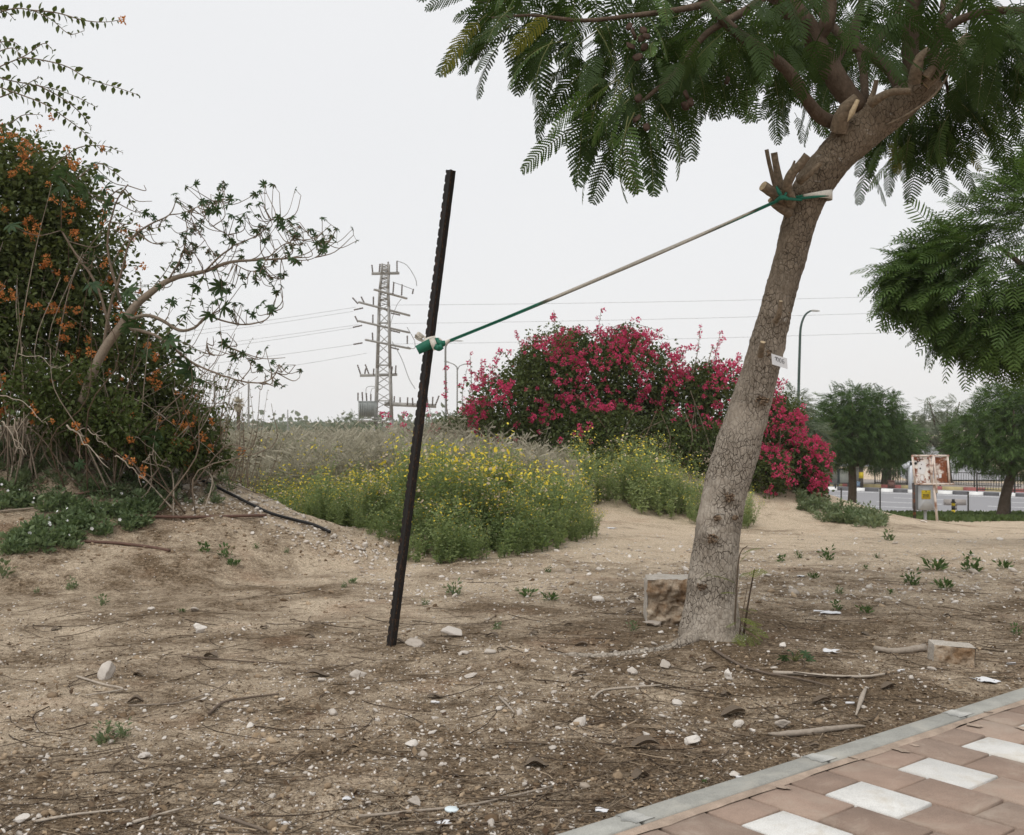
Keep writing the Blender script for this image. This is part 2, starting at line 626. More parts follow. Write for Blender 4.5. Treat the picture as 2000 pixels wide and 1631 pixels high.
M['red'] = leaf_mat('crimson_bract', (.32, .018, .07), (.82, .11, .245), .36, (.82, .08, .20))
M['weed'] = leaf_mat('weed_leaf', (.045, .085, .03), (.13, .19, .07), .3)
M['weed_grey'] = leaf_mat('weed_leaf_grey', (.09, .125, .06), (.22, .26, .15), .3)
M['cover'] = leaf_mat('ground_cover_leaf', (.07, .115, .05), (.24, .30, .16), .3)
M['herb'] = leaf_mat('wildflower_leaf', (.11, .17, .065), (.36, .42, .20), .4)
M['yellow'] = leaf_mat('yellow_petal', (.68, .50, .04), (.86, .72, .10), .3, (.85, .7, .08))
M['cream'] = leaf_mat('cream_seed_head', (.45, .36, .24), (.66, .56, .42), .3, (.6, .5, .36))
M['whitefl'] = plain('white_petal', (.8, .8, .8), .6)
M['dry'] = leaf_mat('dry_grass', (.25, .235, .165), (.56, .51, .40), .3, (.48, .45, .33))
M['turf'] = leaf_mat('short_turf', (.04, .065, .02), (.09, .13, .04), .25)
M['stem'] = tinted('shrub_stem', (.13, .09, .06), (.42, .36, .29), .85, 50)
M['stone'] = tinted('limestone', (.38, .32, .26), (.80, .75, .69), .9, 45, .006)
M['twig'] = tinted('twig', (.05, .034, .024), (.40, .315, .225), .9, 60)
M['pod'] = tinted('dry_pod', (.075, .055, .04), (.25, .20, .15), .7, 25, .004)
M['litter'] = tinted('leaf_litter', (.07, .042, .026), (.38, .285, .185), .9, 30)
M['paper'] = plain('white_paper', (.70, .70, .71), .6, .03, 20)

# ================================================================== THE SETTING
def axis(lo, hi, dense_lo, dense_hi, step, growth=1.09):
    mid = np.arange(dense_lo, dense_hi + 1e-6, step)
    a, s, out = dense_hi, step, []
    while a < hi:
        s *= growth
        a += s
        out.append(a)
    b, s, out2 = dense_lo, step, []
    while b > lo:
        s *= growth
        b -= s
        out2.append(b)
    return np.array(out2[::-1] + list(mid) + out)

gx = axis(-2500, 2500, -5.5, 5.0, .045, 1.055)
gy = axis(-400, 4000, 2.4, 13.0, .045, 1.045)
XX, YY = np.meshgrid(gx, gy)
ZZ = H(XX, YY)
g = Geo()
ny, nx = XX.shape
i, j = np.meshgrid(np.arange(ny - 1), np.arange(nx - 1), indexing='ij')
g.add(np.stack([XX, YY, ZZ], -1).reshape(-1, 3),
      np.stack([i * nx + j, i * nx + j + 1, (i + 1) * nx + j + 1, (i + 1) * nx + j], -1).reshape(-1, 4))
ground = g.build('ground', M['earth'], smooth_=True)
tag(ground, kind='structure')

# ---------------------------------------------------------------- pavement: kerb stones and pavers
KU = np.array([.782, .623, 0]); KN = np.array([.623, -.782, 0]); K0 = np.array([.164, 3.397, 0])
def kp(u, n, z=0.0):
    return K0 + KU * u + KN * n + np.array([0, 0, z])

def concrete(name, base, var=.16, wear=None):
    m, nt = new_mat(name)
    v = geopos(nt)
    n = noise(nt, v, 9, 6, .65)
    f = noise(nt, v, 220, 3, .7)
    c = ramp(nt, n, [(.3, tuple(q * (1 - var) for q in base)), (.7, tuple(min(1, q * (1 + var)) for q in base))])
    c = mixc(nt, .7, c, ramp(nt, f, [(.3, (.72, .72, .72)), (.6, (1.08, 1.08, 1.08))]), 'MULTIPLY')
    rnd = nt.nodes.new('ShaderNodeObjectInfo').outputs['Random']
    c = mixc(nt, 1.0, c, ramp(nt, rnd, [(0, (.84, .83, .82)), (1, (1.14, 1.13, 1.12))]), 'MULTIPLY')
    if wear:
        k = ramp(nt, noise(nt, v, 4.5, 7, .72, .6), [(.50, (0, 0, 0)), (.66, (.7, .7, .7))])
        c = mixc(nt, k, c, wear)
    finish(nt, c, .9, .2, 0, f, .0015, .7)
    return m
M['kerb'] = concrete('kerb_concrete', (.37, .37, .34), .15, (.42, .40, .35))
M['kerb_light'] = concrete('kerb_mortar', (.43, .43, .405), .12)
M['paver'] = concrete('brown_paver', (.31, .228, .18), .12, (.37, .30, .24))
M['paver_b'] = concrete('dusty_paver', (.325, .245, .195), .12, (.39, .32, .26))
M['paver_w'] = concrete('white_paver', (.64, .635, .61), .09, (.50, .45, .37))
M['bedding'] = concrete('sand_bedding', (.345, .272, .215), .3)

g = Geo()
v, f = box((0, 0, 0), (16, 4.2, .05))
v = v[:, :1] * KU + v[:, 1:2] * KN + v[:, 2:] * np.array([0, 0, 1.0]) + kp(2, 2.2, -.043)
g.add(v, f)
pave = g.build('pavement', M['bedding'])
tag(pave, kind='structure')

def bevel_slab(L, Wd, D, b=.004, jit=0.0):
    """a slab with worn top edges, its top face at z = 0"""
    x, y = L / 2, Wd / 2
    v = [(-x, -y, -D), (x, -y, -D), (x, y, -D), (-x, y, -D),
         (-x, -y, -b), (x, -y, -b), (x, y, -b), (-x, y, -b),
         (-x + b, -y + b, 0), (x - b, -y + b, 0), (x - b, y - b, 0), (-x + b, y - b, 0)]
    f = [(0, 1, 5, 4), (1, 2, 6, 5), (2, 3, 7, 6), (3, 0, 4, 7), (4, 5, 9, 8), (5, 6, 10, 9), (6, 7, 11, 10), (7, 4, 8, 11), (8, 9, 10, 11)]
    g = Geo()
    g.add(v, np.array(f))
    return g
KROT = math.atan2(KU[1], KU[0])
kmesh = bevel_slab(.982, .10, .16, .006).mesh('kerb_stone', M['kerb'])
mmesh = bevel_slab(.075, .0985, .15, .003).mesh('kerb_joint', M['kerb_light'])
kerb = tag(link('kerb', None), kind='structure')
for k in range(-5, 12):
    c = kp(.25 + 1.0 * k + .5, .05, .012)
    link('kerb_stone', kmesh, kerb, c, (0, 0, KROT + RNG.normal(0, .002)))
    g = Geo()      # mortar smeared across the joint, of uneven width
    n = 9
    a = .045 + .018 * vnoise(np.arange(n) * .5, k, seed=14); b = .045 + .018 * vnoise(np.arange(n) * .5, k + 9, seed=15)
    ns = np.linspace(.004, .096, n)
    e = kp(.25 + 1.0 * k, 0)
    vv = [e + KN * ns[q] - KU * a[q] + np.array([0, 0, .0142]) for q in range(n)] + [e + KN * ns[q] + KU * b[q] + np.array([0, 0, .0142]) for q in range(n)]
    vv += [p_ - np.array([0, 0, .004]) for p_ in vv]
    q = np.arange(n - 1)
    g.add(vv, [np.stack([q, q + 1, n + q + 1, n + q], -1)[:, ::-1], np.stack([q, 2 * n + q, 2 * n + q + 1, q + 1], -1), np.stack([n + q, n + q + 1, 3 * n + q + 1, 3 * n + q], -1)])
    g.build('mortar_joint', M['kerb_light'], kerb)

PW, PL, J = .2255, .287, .011
pm = {}
def paver_mesh(wd, ln, mat):
    k = (round(wd, 3), round(ln, 3), mat)
    if k not in pm:
        pm[k] = bevel_slab(wd, ln, .06, .0045).mesh('paving_tile', M[mat])
    return pm[k]
UO = 1.075   # one white course passes here
for c in range(-14, 30):
    n0 = .122
    lens = []
    if c % 2 == 0:
        lens = [.152] + [PL] * 13
    else:
        lens = [PL] * 14
    for k, L in enumerate(lens):
        u = UO + PW * c
        mat = 'paver_w' if (c % 2 == 0 and k == 1) else ('paver' if RNG.random() < .6 else 'paver_b')
        o = link('paving_tile', paver_mesh(PW - J, L - J, mat), pave, kp(u, n0 + L / 2, -.004 + RNG.uniform(-.002, .002)),
                 (RNG.normal(0, .006), RNG.normal(0, .006), KROT + RNG.normal(0, .004)))
        if mat == 'paver_w':
            o['label'] = 'white paving tile'
        n0 += L
# sand washed along the kerb and into the joints
g = Geo()
n = 140
us = np.linspace(-3, 8, n)
w = .003 + .016 * np.clip(fbm(us * 1.7, us * 0, seed=31) + .3, 0, 1) + .016 * np.clip(fbm(us * 9, us * 0, seed=33), 0, 1)
va = np.array([kp(u, .1005, .004) for u in us]); vb = np.array([kp(u, .112 + ww, .0035) for u, ww in zip(us, w)]); vc = np.array([kp(u, .122 + ww * 1.3, -.003) for u, ww in zip(us, w)])
q = np.arange(n - 1)
g.add(np.vstack([va, vb, vc]), [np.stack([q, n + q, n + q + 1, q + 1], -1), np.stack([n + q, 2 * n + q, 2 * n + q + 1, n + q + 1], -1)])
for (u, nn, r) in [(2.18, .17, .05), (1.62, .165, .045), (1.72, .17, .03), (2.3, .33, .05), (2.95, .2, .06), (.9, .14, .05)]:
    a = np.arange(14) / 14 * 2 * PI
    rr = r * (.55 + .5 * RNG.random(14))
    vv = [kp(u, nn, .0035)] + [kp(u + rr[k] * .55 * math.cos(a[k]), nn + rr[k] * math.sin(a[k]), .0008) for k in range(14)]
    k = np.arange(14)
    g.add(vv, np.stack([np.zeros(14, int), 1 + k, 1 + (k + 1) % 14], -1)[:, ::-1])
sd = g.build('sand_drift', M['bedding'])
tag(sd, kind='stuff')

# ---------------------------------------------------------------- road, far kerbs, far pavement
M['asphalt'] = concrete('grey_asphalt', (.33, .33, .345), .08)
M['lane'] = plain('lane_paint', (.62, .62, .62), .8, .12, 3)
M['kerb_white'] = plain('white_kerb_paint', (.80, .80, .78), .7, .08, 4)
M['kerb_black'] = plain('black_kerb_paint', (.10, .10, .105), .7, .2, 4)
M['kerb_red'] = plain('red_kerb_paint', (.30, .10, .09), .7, .2, 4)
M['kerb_yellow'] = plain('yellow_kerb_paint', (.40, .33, .17), .7, .2, 4)
M['slabs'] = concrete('pale_pavement', (.40, .36, .32), .12)
RZ = -3.4
R0 = np.array([21.2, 73.6, 0]); RU = np.array([10.3, -6.9, 0]); RU /= np.linalg.norm(RU)
RN = np.array([RU[1], -RU[0], 0])          # towards the camera
if RN[1] > 0: RN = -RN
def rp(u, n, z=RZ):
    return R0 + RU * u + RN * n + np.array([0, 0, z])
def strip(u0, u1, n0, n1, z, m, name, parent=None, kind=None, th=0.0, seg=1):
    g = Geo()
    us = np.linspace(u0, u1, seg + 1)
    for a, b in zip(us[:-1], us[1:]):
        if th:
            v, f = box((0, 0, 0), (b - a, abs(n1 - n0), th))
            v = v[:, :1] * RU + v[:, 1:2] * RN + v[:, 2:] * np.array([0, 0, 1.0]) + rp((a + b) / 2, (n0 + n1) / 2, z - th / 2)
            g.add(v, f)
        else:
            g.add([rp(a, n0, z), rp(b, n0, z), rp(b, n1, z), rp(a, n1, z)], np.array([[0, 1, 2, 3]]))
    o = g.build(name, m, parent)
    if kind: o['kind'] = kind
    return o
road = strip(-90, 110, 0, 21, RZ + .02, M['asphalt'], 'road', kind='structure')
strip(-90, 110, 1.0, 1.35, RZ + .024, M['lane'], 'edge_line', road)
for n0 in (5.2, 9.0, 12.6):
    for k in range(-10, 14):
        strip(k * 6.0, k * 6.0 + 3.6, n0, n0 + .22, RZ + .024, M['lane'], 'lane_marking', road)
fk = tag(link('far_kerb', None), kind='structure')
for k in range(-14, 40):
    wht = k % 2 == 0
    o = strip(k * .92, k * .92 + .9, -.22, 0, RZ + .22, M['kerb_white' if wht else 'kerb_black'], 'kerb_stone', fk, th=.5)
    o['label'] = 'white painted kerb stone' if wht else 'black painted kerb stone'
bay = strip(-60, 110, -4.2, -.225, RZ + .03, M['asphalt'], 'bus_bay', kind='structure')
fk2 = tag(link('bus_bay_kerb', None), kind='structure')
for k in range(-14, 24):
    red = k % 2 == 0
    o = strip(k * 1.35, k * 1.35 + 1.33, -4.45, -4.2, RZ + .25, M['kerb_red' if red else 'kerb_yellow'], 'kerb_stone', fk2, th=.5)
    o['label'] = 'red painted kerb stone' if red else 'yellow painted kerb stone'
strip(-60, 110, -11, -4.45, RZ + .22, M['slabs'], 'far_pavement', kind='structure', th=.4)

# side road climbing the sandy rise beyond
g = Geo()
pts = catmull([P(1925, 936, 84), P(1880, 930, 88), P(1850, 917, 96), P(1846, 903, 108), P(1835, 896, 124)], 30)
n = len(pts)
wd = np.linspace(5.2, 3.4, n)
vv = []
for p_, w_ in zip(pts, wd):
    zz = [float(H(p_[0] + s * w_, p_[1])) + .12 for s in (-1, 0, 1)]
    vv += [(p_[0] - w_, p_[1], max(zz)), (p_[0] + w_, p_[1], max(zz)), (p_[0] + w_, p_[1], max(zz) - .8), (p_[0] - w_, p_[1], max(zz) - .8)]
q = np.arange(n - 1) * 4
g.add(vv, [np.stack([q, q + 1, q + 5, q + 4], -1), np.stack([q + 3, q, q + 4, q + 7], -1), np.stack([q + 1, q + 2, q + 6, q + 5], -1)])
tag(g.build('side_road', M['asphalt']), kind='structure')

# distant hills
M['hill'] = plain('far_hill', (.22, .22, .18), .95, .25, .02)
g = Geo()
xs = np.linspace(-1100, 1100, 240)
top = 6 + 9 * fbm(xs * .008, xs * 0, seed=41) + 3 * fbm(xs * .03, xs * 0, seed=43)
rows = []
for yy, kz in ((640, 0.0), (700, .75), (800, .5), (930, 0.0)):
    rows.append(np.stack([xs, yy + 20 * fbm(xs * .01, xs * 0 + yy, seed=44), -6 + kz * np.maximum(top, 2)], -1))
v = np.vstack(rows)
n = len(xs)
i, j = np.meshgrid(np.arange(3), np.arange(n - 1), indexing='ij')
g.add(v, np.stack([i * n + j, i * n + j + 1, (i + 1) * n + j + 1, (i + 1) * n + j], -1).reshape(-1, 4))
tag(g.build('hills', M['hill'], smooth_=True), kind='structure')

# ================================================================== THE STEEL POST
M['post'] = rusty('tarred_steel', (.015, .013, .012), .54, .68, 34, .55, (.055, .026, .014))
M['post_rust'] = rusty('rust_line', (.022, .016, .013), .50, .62, 70, .85, (.10, .055, .03))
def make_post():
    a, b = P(763, 1272, 6.18), P(881, 333, 6.2)
    n = 420
    t = np.linspace(0, 1, n)
    ax = a + (b - a) * t[:, None]
    d = (b - a) / np.linalg.norm(b - a)
    L = np.linalg.norm(b - a)
    cdir = np.array([0, -1, 0]); cdir = cdir - d * np.dot(cdir, d); cdir /= np.linalg.norm(cdir)
    side = np.cross(d, cdir)
    if side[0] < 0: side = -side            # to the right in the photograph
    s = t * L
    ph = (s / .052) % 1.0
    tooth = np.where(ph < .70, 1.0, .84)     # notches down the left flange
    hw = .0295
    # cross-section: left flange, web with a rounded back rib, right flange
    prof = [(-1, .004), (-1, -.004), (-.30, -.004), (-.22, .010), (-.05, .021), (.10, .021), (.26, .010), (.34, -.004), (1, -.004), (1, .004), (.5, .007), (.34, .012), (.1, .028), (-.08, .028), (-.3, .012), (-.5, .007)]
    k = len(prof)
    V = []
    for (x, y) in prof:
        xx = np.full(n, x * hw)
        if x == -1: xx = -hw * tooth
        if x == 1: xx = hw * (.93 + .02 * vnoise(s * 40, s * 0, seed=4))
        yy = y + .0009 * vnoise(s * 60, s * 0 + x * 9, seed=6)
        V.append(ax + side * xx[:, None] + cdir * yy[:, None])
    V = np.stack(V, 1).reshape(-1, 3)
    i, j = np.meshgrid(np.arange(n - 1), np.arange(k), indexing='ij')
    q = np.stack([i * k + j, i * k + (j + 1) % k, (i + 1) * k + (j + 1) % k, (i + 1) * k + j], -1).reshape(-1, 4)
    mats = np.where((j == 11) , 1, 0).ravel()
    g = Geo()
    g.add(V, [q], 0)
    g.m[4][0] = mats.astype(np.int32)
    top = np.vstack([V[-k:], b]); idx = np.arange(k)
    g.add(top, np.stack([idx, (idx + 1) % k, np.full(k, k)], -1))
    o = g.build('steel_post', [M['post'], M['post_rust']])
    return tag(o, 'tall leaning blackened steel stake with a notched edge driven into the dirt', 'post')
make_post()

# ================================================================== THE STREET TREE
TY = 6.3
SC = TY / F           # metres per photograph pixel at the tree
tree = thing('leaning_street_tree', 'leaning feathery-leaved tree with pruned stubs tied by a strap to the black stake', 'tree')
def trunk_geo():
    key = [(1388, 1285, 84, 6.3), (1389, 1250, 70, 6.3), (1388, 1222, 60, 6.3), (1389, 1185, 52.5, 6.3), (1391, 1150, 49, 6.3), (1400, 1060, 44, 6.3), (1412, 980, 43, 6.3), (1436, 890, 42.5, 6.3),
           (1463, 800, 39, 6.3), (1492, 700, 34, 6.28), (1517, 600, 30, 6.27), (1544, 500, 31, 6.25), (1563, 430, 31, 6.24), (1589, 362, 36, 6.23), (1627, 310, 36, 6.22),
           (1682, 258, 38, 6.22), (1742, 213, 35, 6.22), (1790, 180, 28, 6.22), (1824, 152, 19, 6.22)]
    p = np.array([P(a, b, y) for a, b, r, y in key]); r = np.array([k[2] for k in key]) * SC
    n, sides = 420, 64
    u = np.linspace(0, len(p) - 1, n)
    c = catmull(p, n)
    rr = np.interp(u, np.arange(len(p)), r)
    rr = np.convolve(np.pad(rr, 8, mode='edge'), np.ones(17) / 17, 'valid')
    t, U, V = frames(c)
    a = np.arange(sides) / sides * 2 * PI
    d = U[:, None] * np.cos(a)[None, :, None] + V[:, None] * np.sin(a)[None, :, None]
    pos = c[:, None] + d * rr[:, None, None]
    x, y, z = pos[..., 0], pos[..., 1], pos[..., 2]
    k = .010 * fbm(x * 7, y * 7, z * 4.5, seed=21) + .008 * fbm(x * 24, y * 24, z * 14, seed=22) + .006 * fbm(x * 70, y * 70, z * 45, seed=25, o=3)
    low = np.exp(-np.clip(z + .02, 0, 9) / .12)
    k = k + low * .035 * (np.abs(vnoise(np.cos(a)[None] * 2.2 + 0 * z, np.sin(a)[None] * 2.2 + 0 * z, seed=24)) - .2)
    # knots and pruning scars that swell out of the bark: (row, column in the photo, radius px, height px)
    for (kx, ky, kr, kh) in [(1518, 620, 17, 9), (1480, 780, 14, 6), (1382, 1046, 11, 8), (1415, 965, 13, 6), (1392, 1006, 8, 5), (1427, 1004, 7, 5), (1362, 1138, 9, 7),
                             (1405, 915, 8, 4), (1432, 1030, 7, 4), (1487, 690, 10, 6), (1552, 372, 14, 8), (1600, 330, 14, 7), (1645, 250, 22, 12), (1700, 205, 22, 12), (1440, 860, 9, 4), (1800, 165, 18, 10), (1398, 1180, 20, 4)]:
        q = P(kx, ky, 6.3 - .1)
        dist = np.hypot(x - q[0], z - q[2]) / (kr * SC)
        front = (y < c[:, None, 1] - .2 * rr[:, None])
        k = k + front * kh * SC * (np.exp(-dist ** 2) - .75 * np.exp(-(dist / .45) ** 2) * (1 + .6 * vnoise(x * 130, y * 130, z * 130, seed=28)))
    pos = pos + d * k[..., None]
    g = Geo()
    i, j = np.meshgrid(np.arange(n - 1), np.arange(sides), indexing='ij')
    g.add(pos.reshape(-1, 3), [np.stack([i * sides + j, i * sides + (j + 1) % sides, (i + 1) * sides + (j + 1) % sides, (i + 1) * sides + j], -1).reshape(-1, 4)])
    top = np.vstack([pos[-1], c[-1] + t[-1] * .02]); idx = np.arange(sides)
    g.add(top, np.stack([idx, (idx + 1) % sides, np.full(sides, sides)], -1))
    return g
trunk_geo().build('trunk', M['bark'], tree, smooth_=True)

# scars: ragged dark bark rings round the knots
g = Geo()
for (kx, ky, kr) in [(1518, 622, 20), (1480, 782, 14), (1382, 1047, 11), (1415, 966, 12), (1362, 1139, 9), (1487, 692, 10), (1392, 1007, 6), (1427, 1006, 6)]:
    for q in range(26):
        a = RNG.uniform(0, 2 * PI); r = kr * RNG.uniform(.15, 1.0)
        p = P(kx + r * math.cos(a), ky + r * .8 * math.sin(a), 6.3)
        xs_ = np.interp(ky, [260, 360, 500, 700, 890, 1060, 1260], [36, 36, 31, 34, 42.5, 44, 60]) * SC
        cx_ = np.interp(ky, [310, 362, 430, 500, 600, 700, 800, 890, 980, 1060, 1150], [1627, 1589, 1563, 1544, 1517, 1492, 1463, 1436, 1412, 1400, 1392])
        off = (p[0] - P(cx_, ky, 6.3)[0]) / xs_
        p[1] = 6.28 - xs_ * math.sqrt(max(0.05, 1 - off * off)) - .004
        v, f = box(p, (RNG.uniform(.006, .018), .012, RNG.uniform(.004, .010)), euler(RNG.normal(0, .4), RNG.normal(0, .6), RNG.normal(0, .4))[0])
        g.add(v, f, 0, RNG.random())
g.build('bark_scales', tinted('scar_bark', (.07, .045, .03), (.30, .22, .15), .9, 80), tree)['kind'] = 'stuff'

def limb(name, pts, mat, parent=tree, sides=12, tip=None, wob=.12):
    """pts: (px, py, radius px, depth)"""
    p = np.array([P(a, b, y) for a, b, r, y in pts])
    r = np.array([q[2] for q in pts]) * SC * (.88 if name == 'branch' else 1.0)
    v, f = tube(p, r, sides)
    nv = len(v) - 2
    c = fbm(v[:, 0] * 26, v[:, 1] * 26, v[:, 2] * 20, seed=27)
    cen = v[:nv].reshape(-1, sides, 3).mean(1)
    d = v[:nv] - np.repeat(cen, sides, 0)
    v[:nv] += d * (c[:nv, None] * wob * 1.4)
    g = Geo()
    if tip is None:
        g.add(v, f)
        return g.build(name, mat, parent, smooth_=True)
    g.add(v, f[:1])
    # the sawn face, tilted a little
    fr = f[1]
    g.add(v, [fr], 1)
    o = g.build(name, [mat, M['cutwood']], parent)
    return o
BR = [
    [(1560, 30, 9, 6.3), (1480, -10, 7, 6.7), (1400, 10, 5, 7.0), (1330, 60, 3, 7.2)],
    [(1790, 30, 8, 6.3), (1830, 110, 6, 6.9), (1850, 170, 4, 7.2), (1850, 215, 2.5, 7.3)],
    [(1652, 252, 15, 6.2), (1632, 242, 15, 6.18), (1600, 226, 14, 6.12), (1572, 190, 13, 6.05), (1545, 145, 13, 6.0), (1500, 105, 12, 5.95), (1452, 74, 11, 5.9), (1415, 40, 10, 5.85), (1380, 8, 9, 5.8), (1340, -40, 7, 5.75)],
    [(1680, 215, 24, 6.2), (1645, 172, 24, 6.2), (1608, 110, 24, 6.2), (1578, 58, 24, 6.15), (1535, 5, 24, 6.1), (1500, -50, 20, 6.05), (1450, -120, 14, 6.0)],
    [(1585, 80, 16, 6.17), (1602, 66, 16, 6.15), (1617, 40, 16, 6.1), (1620, 5, 15, 6.1), (1612, -50, 13, 6.05), (1600, -120, 9, 6.0)],
    [(1689, 200, 9, 6.3), (1688, 160, 9, 6.4), (1683, 120, 9, 6.5), (1672, 60, 8, 6.7), (1690, -20, 7, 6.9)],
    [(1758, 175, 13, 6.3), (1740, 138, 14, 6.4), (1704, 110, 13, 6.5), (1660, 85, 11, 6.6), (1622, 48, 9, 6.75), (1590, 10, 8, 6.9), (1550, -40, 6, 7.1)],
    [(1626, 132, 8, 6.22), (1640, 110, 8, 6.25), (1662, 65, 8, 6.3), (1680, 15, 8, 6.4), (1688, -50, 6, 6.5)],
    [(1700, 108, 8, 6.5), (1722, 70, 8, 6.6), (1752, 28, 7, 6.75), (1768, -30, 6, 6.9)],
    [(1786, 168, 18, 6.22), (1779, 120, 18, 6.2), (1778, 70, 18, 6.18), (1783, 10, 17, 6.15), (1788, -60, 15, 6.1), (1790, -140, 10, 6.05)],
    [(1826, 120, 9, 6.2), (1829, 95, 9, 6.18), (1842, 65, 9, 6.15), (1872, 40, 9, 6.1), (1915, 25, 8, 6.05), (1965, 20, 8, 6.0), (2030, 24, 7, 5.95), (2110, 40, 5, 5.9)],
    [(1815, 118, 6, 6.3), (1835, 60, 6, 6.35), (1842, 10, 7, 6.4), (1855, -60, 6, 6.5)],
    [(1826, 62, 8, 6.24), (1848, 38, 8, 6.27), (1872, 12, 7, 6.3), (1905, -40, 6, 6.35)],
    [(1495, -10, 10, 6.0), (1470, 12, 9, 5.95), (1430, 35, 8, 5.9), (1385, 62, 7, 5.85), (1350, 100, 6, 5.8), (1320, 140, 5, 5.75), (1270, 185, 4, 5.7), (1235, 215, 3, 5.7)],
    [(1380, 8, 8, 5.8), (1320, 20, 6, 5.7), (1240, 30, 5, 5.65), (1140, 40, 4, 5.6), (1040, 30, 3, 5.6), (960, 35, 2, 5.6)],
    [(1450, -120, 12, 6.0), (1330, -110, 9, 5.9), (1180, -60, 7, 5.8), (1050, -20, 4, 5.8), (930, 5, 3, 5.8)],
]
for b in BR:
    limb('branch', b, M['bark_young'])
thin = limb('runner_shoot', [(1730, 245, 2.5, 6.05), (1775, 222, 2.3, 6.02), (1825, 185, 2, 6.0), (1862, 130, 1.8, 6.0), (1893, 75, 1.5, 6.05)], M['stub'], sides=6)
STUBS = [
    [(1638, 255, 17, 6.12), (1643, 232, 16, 6.08), (1652, 212, 13, 6.05), (1674, 190, 9, 6.02)],
    [(1700, 203, 9, 6.06), (1716, 192, 8, 6.02), (1742, 180, 7, 6.0), (1778, 178, 6, 6.0)],
    [(1700, 196, 6, 6.1), (1707, 178, 5, 6.1), (1712, 156, 4, 6.08)],
    [(1785, 160, 13, 6.05), (1790, 135, 11, 6.0), (1797, 112, 8, 5.98), (1815, 96, 6, 5.96)],
    [(1805, 165, 13, 6.08), (1830, 140, 12, 6.05), (1862, 100, 11, 6.02), (1894, 72, 10, 6.0)],
    [(1808, 150, 10, 6.02), (1822, 130, 9, 6.0), (1835, 103, 8, 5.98)],
    [(1820, 145, 7, 6.1), (1840, 115, 6, 6.08), (1853, 94, 6, 6.06)],
    [(1545, 402, 14, 6.2), (1530, 388, 12, 6.14), (1508, 375, 10, 6.08), (1490, 363, 9.5, 6.05)],
    [(1538, 385, 13, 6.18), (1524, 365, 9, 6.12), (1518, 335, 7, 6.1), (1512, 298, 6, 6.08)],
    [(1535, 392, 8, 6.22), (1517, 370, 5, 6.2), (1505, 330, 4, 6.18), (1497, 292, 4, 6.16)],
    [(1545, 394, 12, 6.12), (1537, 366, 9.5, 6.04), (1546, 340, 9, 6.0), (1562, 322, 8, 5.97), (1577, 303, 7.5, 5.95)],
    [(1562, 354, 7, 6.06), (1576, 344, 6, 6.0), (1603, 319, 4.5, 5.97)],
    [(1548, 420, 10, 6.2), (1528, 408, 9, 6.16), (1512, 398, 7, 6.14), (1504, 390, 5, 6.12)],
    [(1547, 330, 4, 6.2), (1549, 324, 3, 6.2), (1552, 314, 2, 6.2)],
    [(1514, 628, 6, 6.14), (1522, 612, 5, 6.09), (1525, 588, 4, 6.06)],
    [(1486, 694, 7, 6.12), (1487, 684, 6, 6.08), (1490, 668, 5, 6.05)],
]
for b in STUBS:
    limb('branch_stub', b, M['stub'], tip=1, wob=.13)
# wounds on the stubs: the pale slash where the large stub was split
g = Geo()
v, f = tube(np.array([P(1655, 238, 5.99), P(1664, 220, 5.98), P(1675, 196, 5.985)]), [.002, .017, .012], 8)
g.add(v, f)
g.build('split_wood', M['cutwood'], tree)
# surface root running out to the left of the trunk
rt = np.array([[*P(x, y, 6.2)[:2], 0] for x, y in ((1350, 0), (1300, 0), (1235, 0), (1160, 0), (1080, 0), (1000, 0))])
rt[:, 1] = [6.12, 6.02, 5.96, 5.9, 5.93, 5.95]
rt[:, 2] = [float(H(a, b)) + dz for (a, b), dz in zip(rt[:, :2], (.02, -.002, -.006, -.008, -.012, -.03))]
v, f = tube(rt, [.045, .026, .022, .02, .016, .01], 14, n=60)
v += (fbm(v[:, 0] * 30, v[:, 1] * 30, v[:, 2] * 30, seed=61) * .012)[:, None] * np.array([0, .6, 1.0])
g = Geo(); g.add(v, f)
g.build('root', M['bark'], tree, smooth_=True)

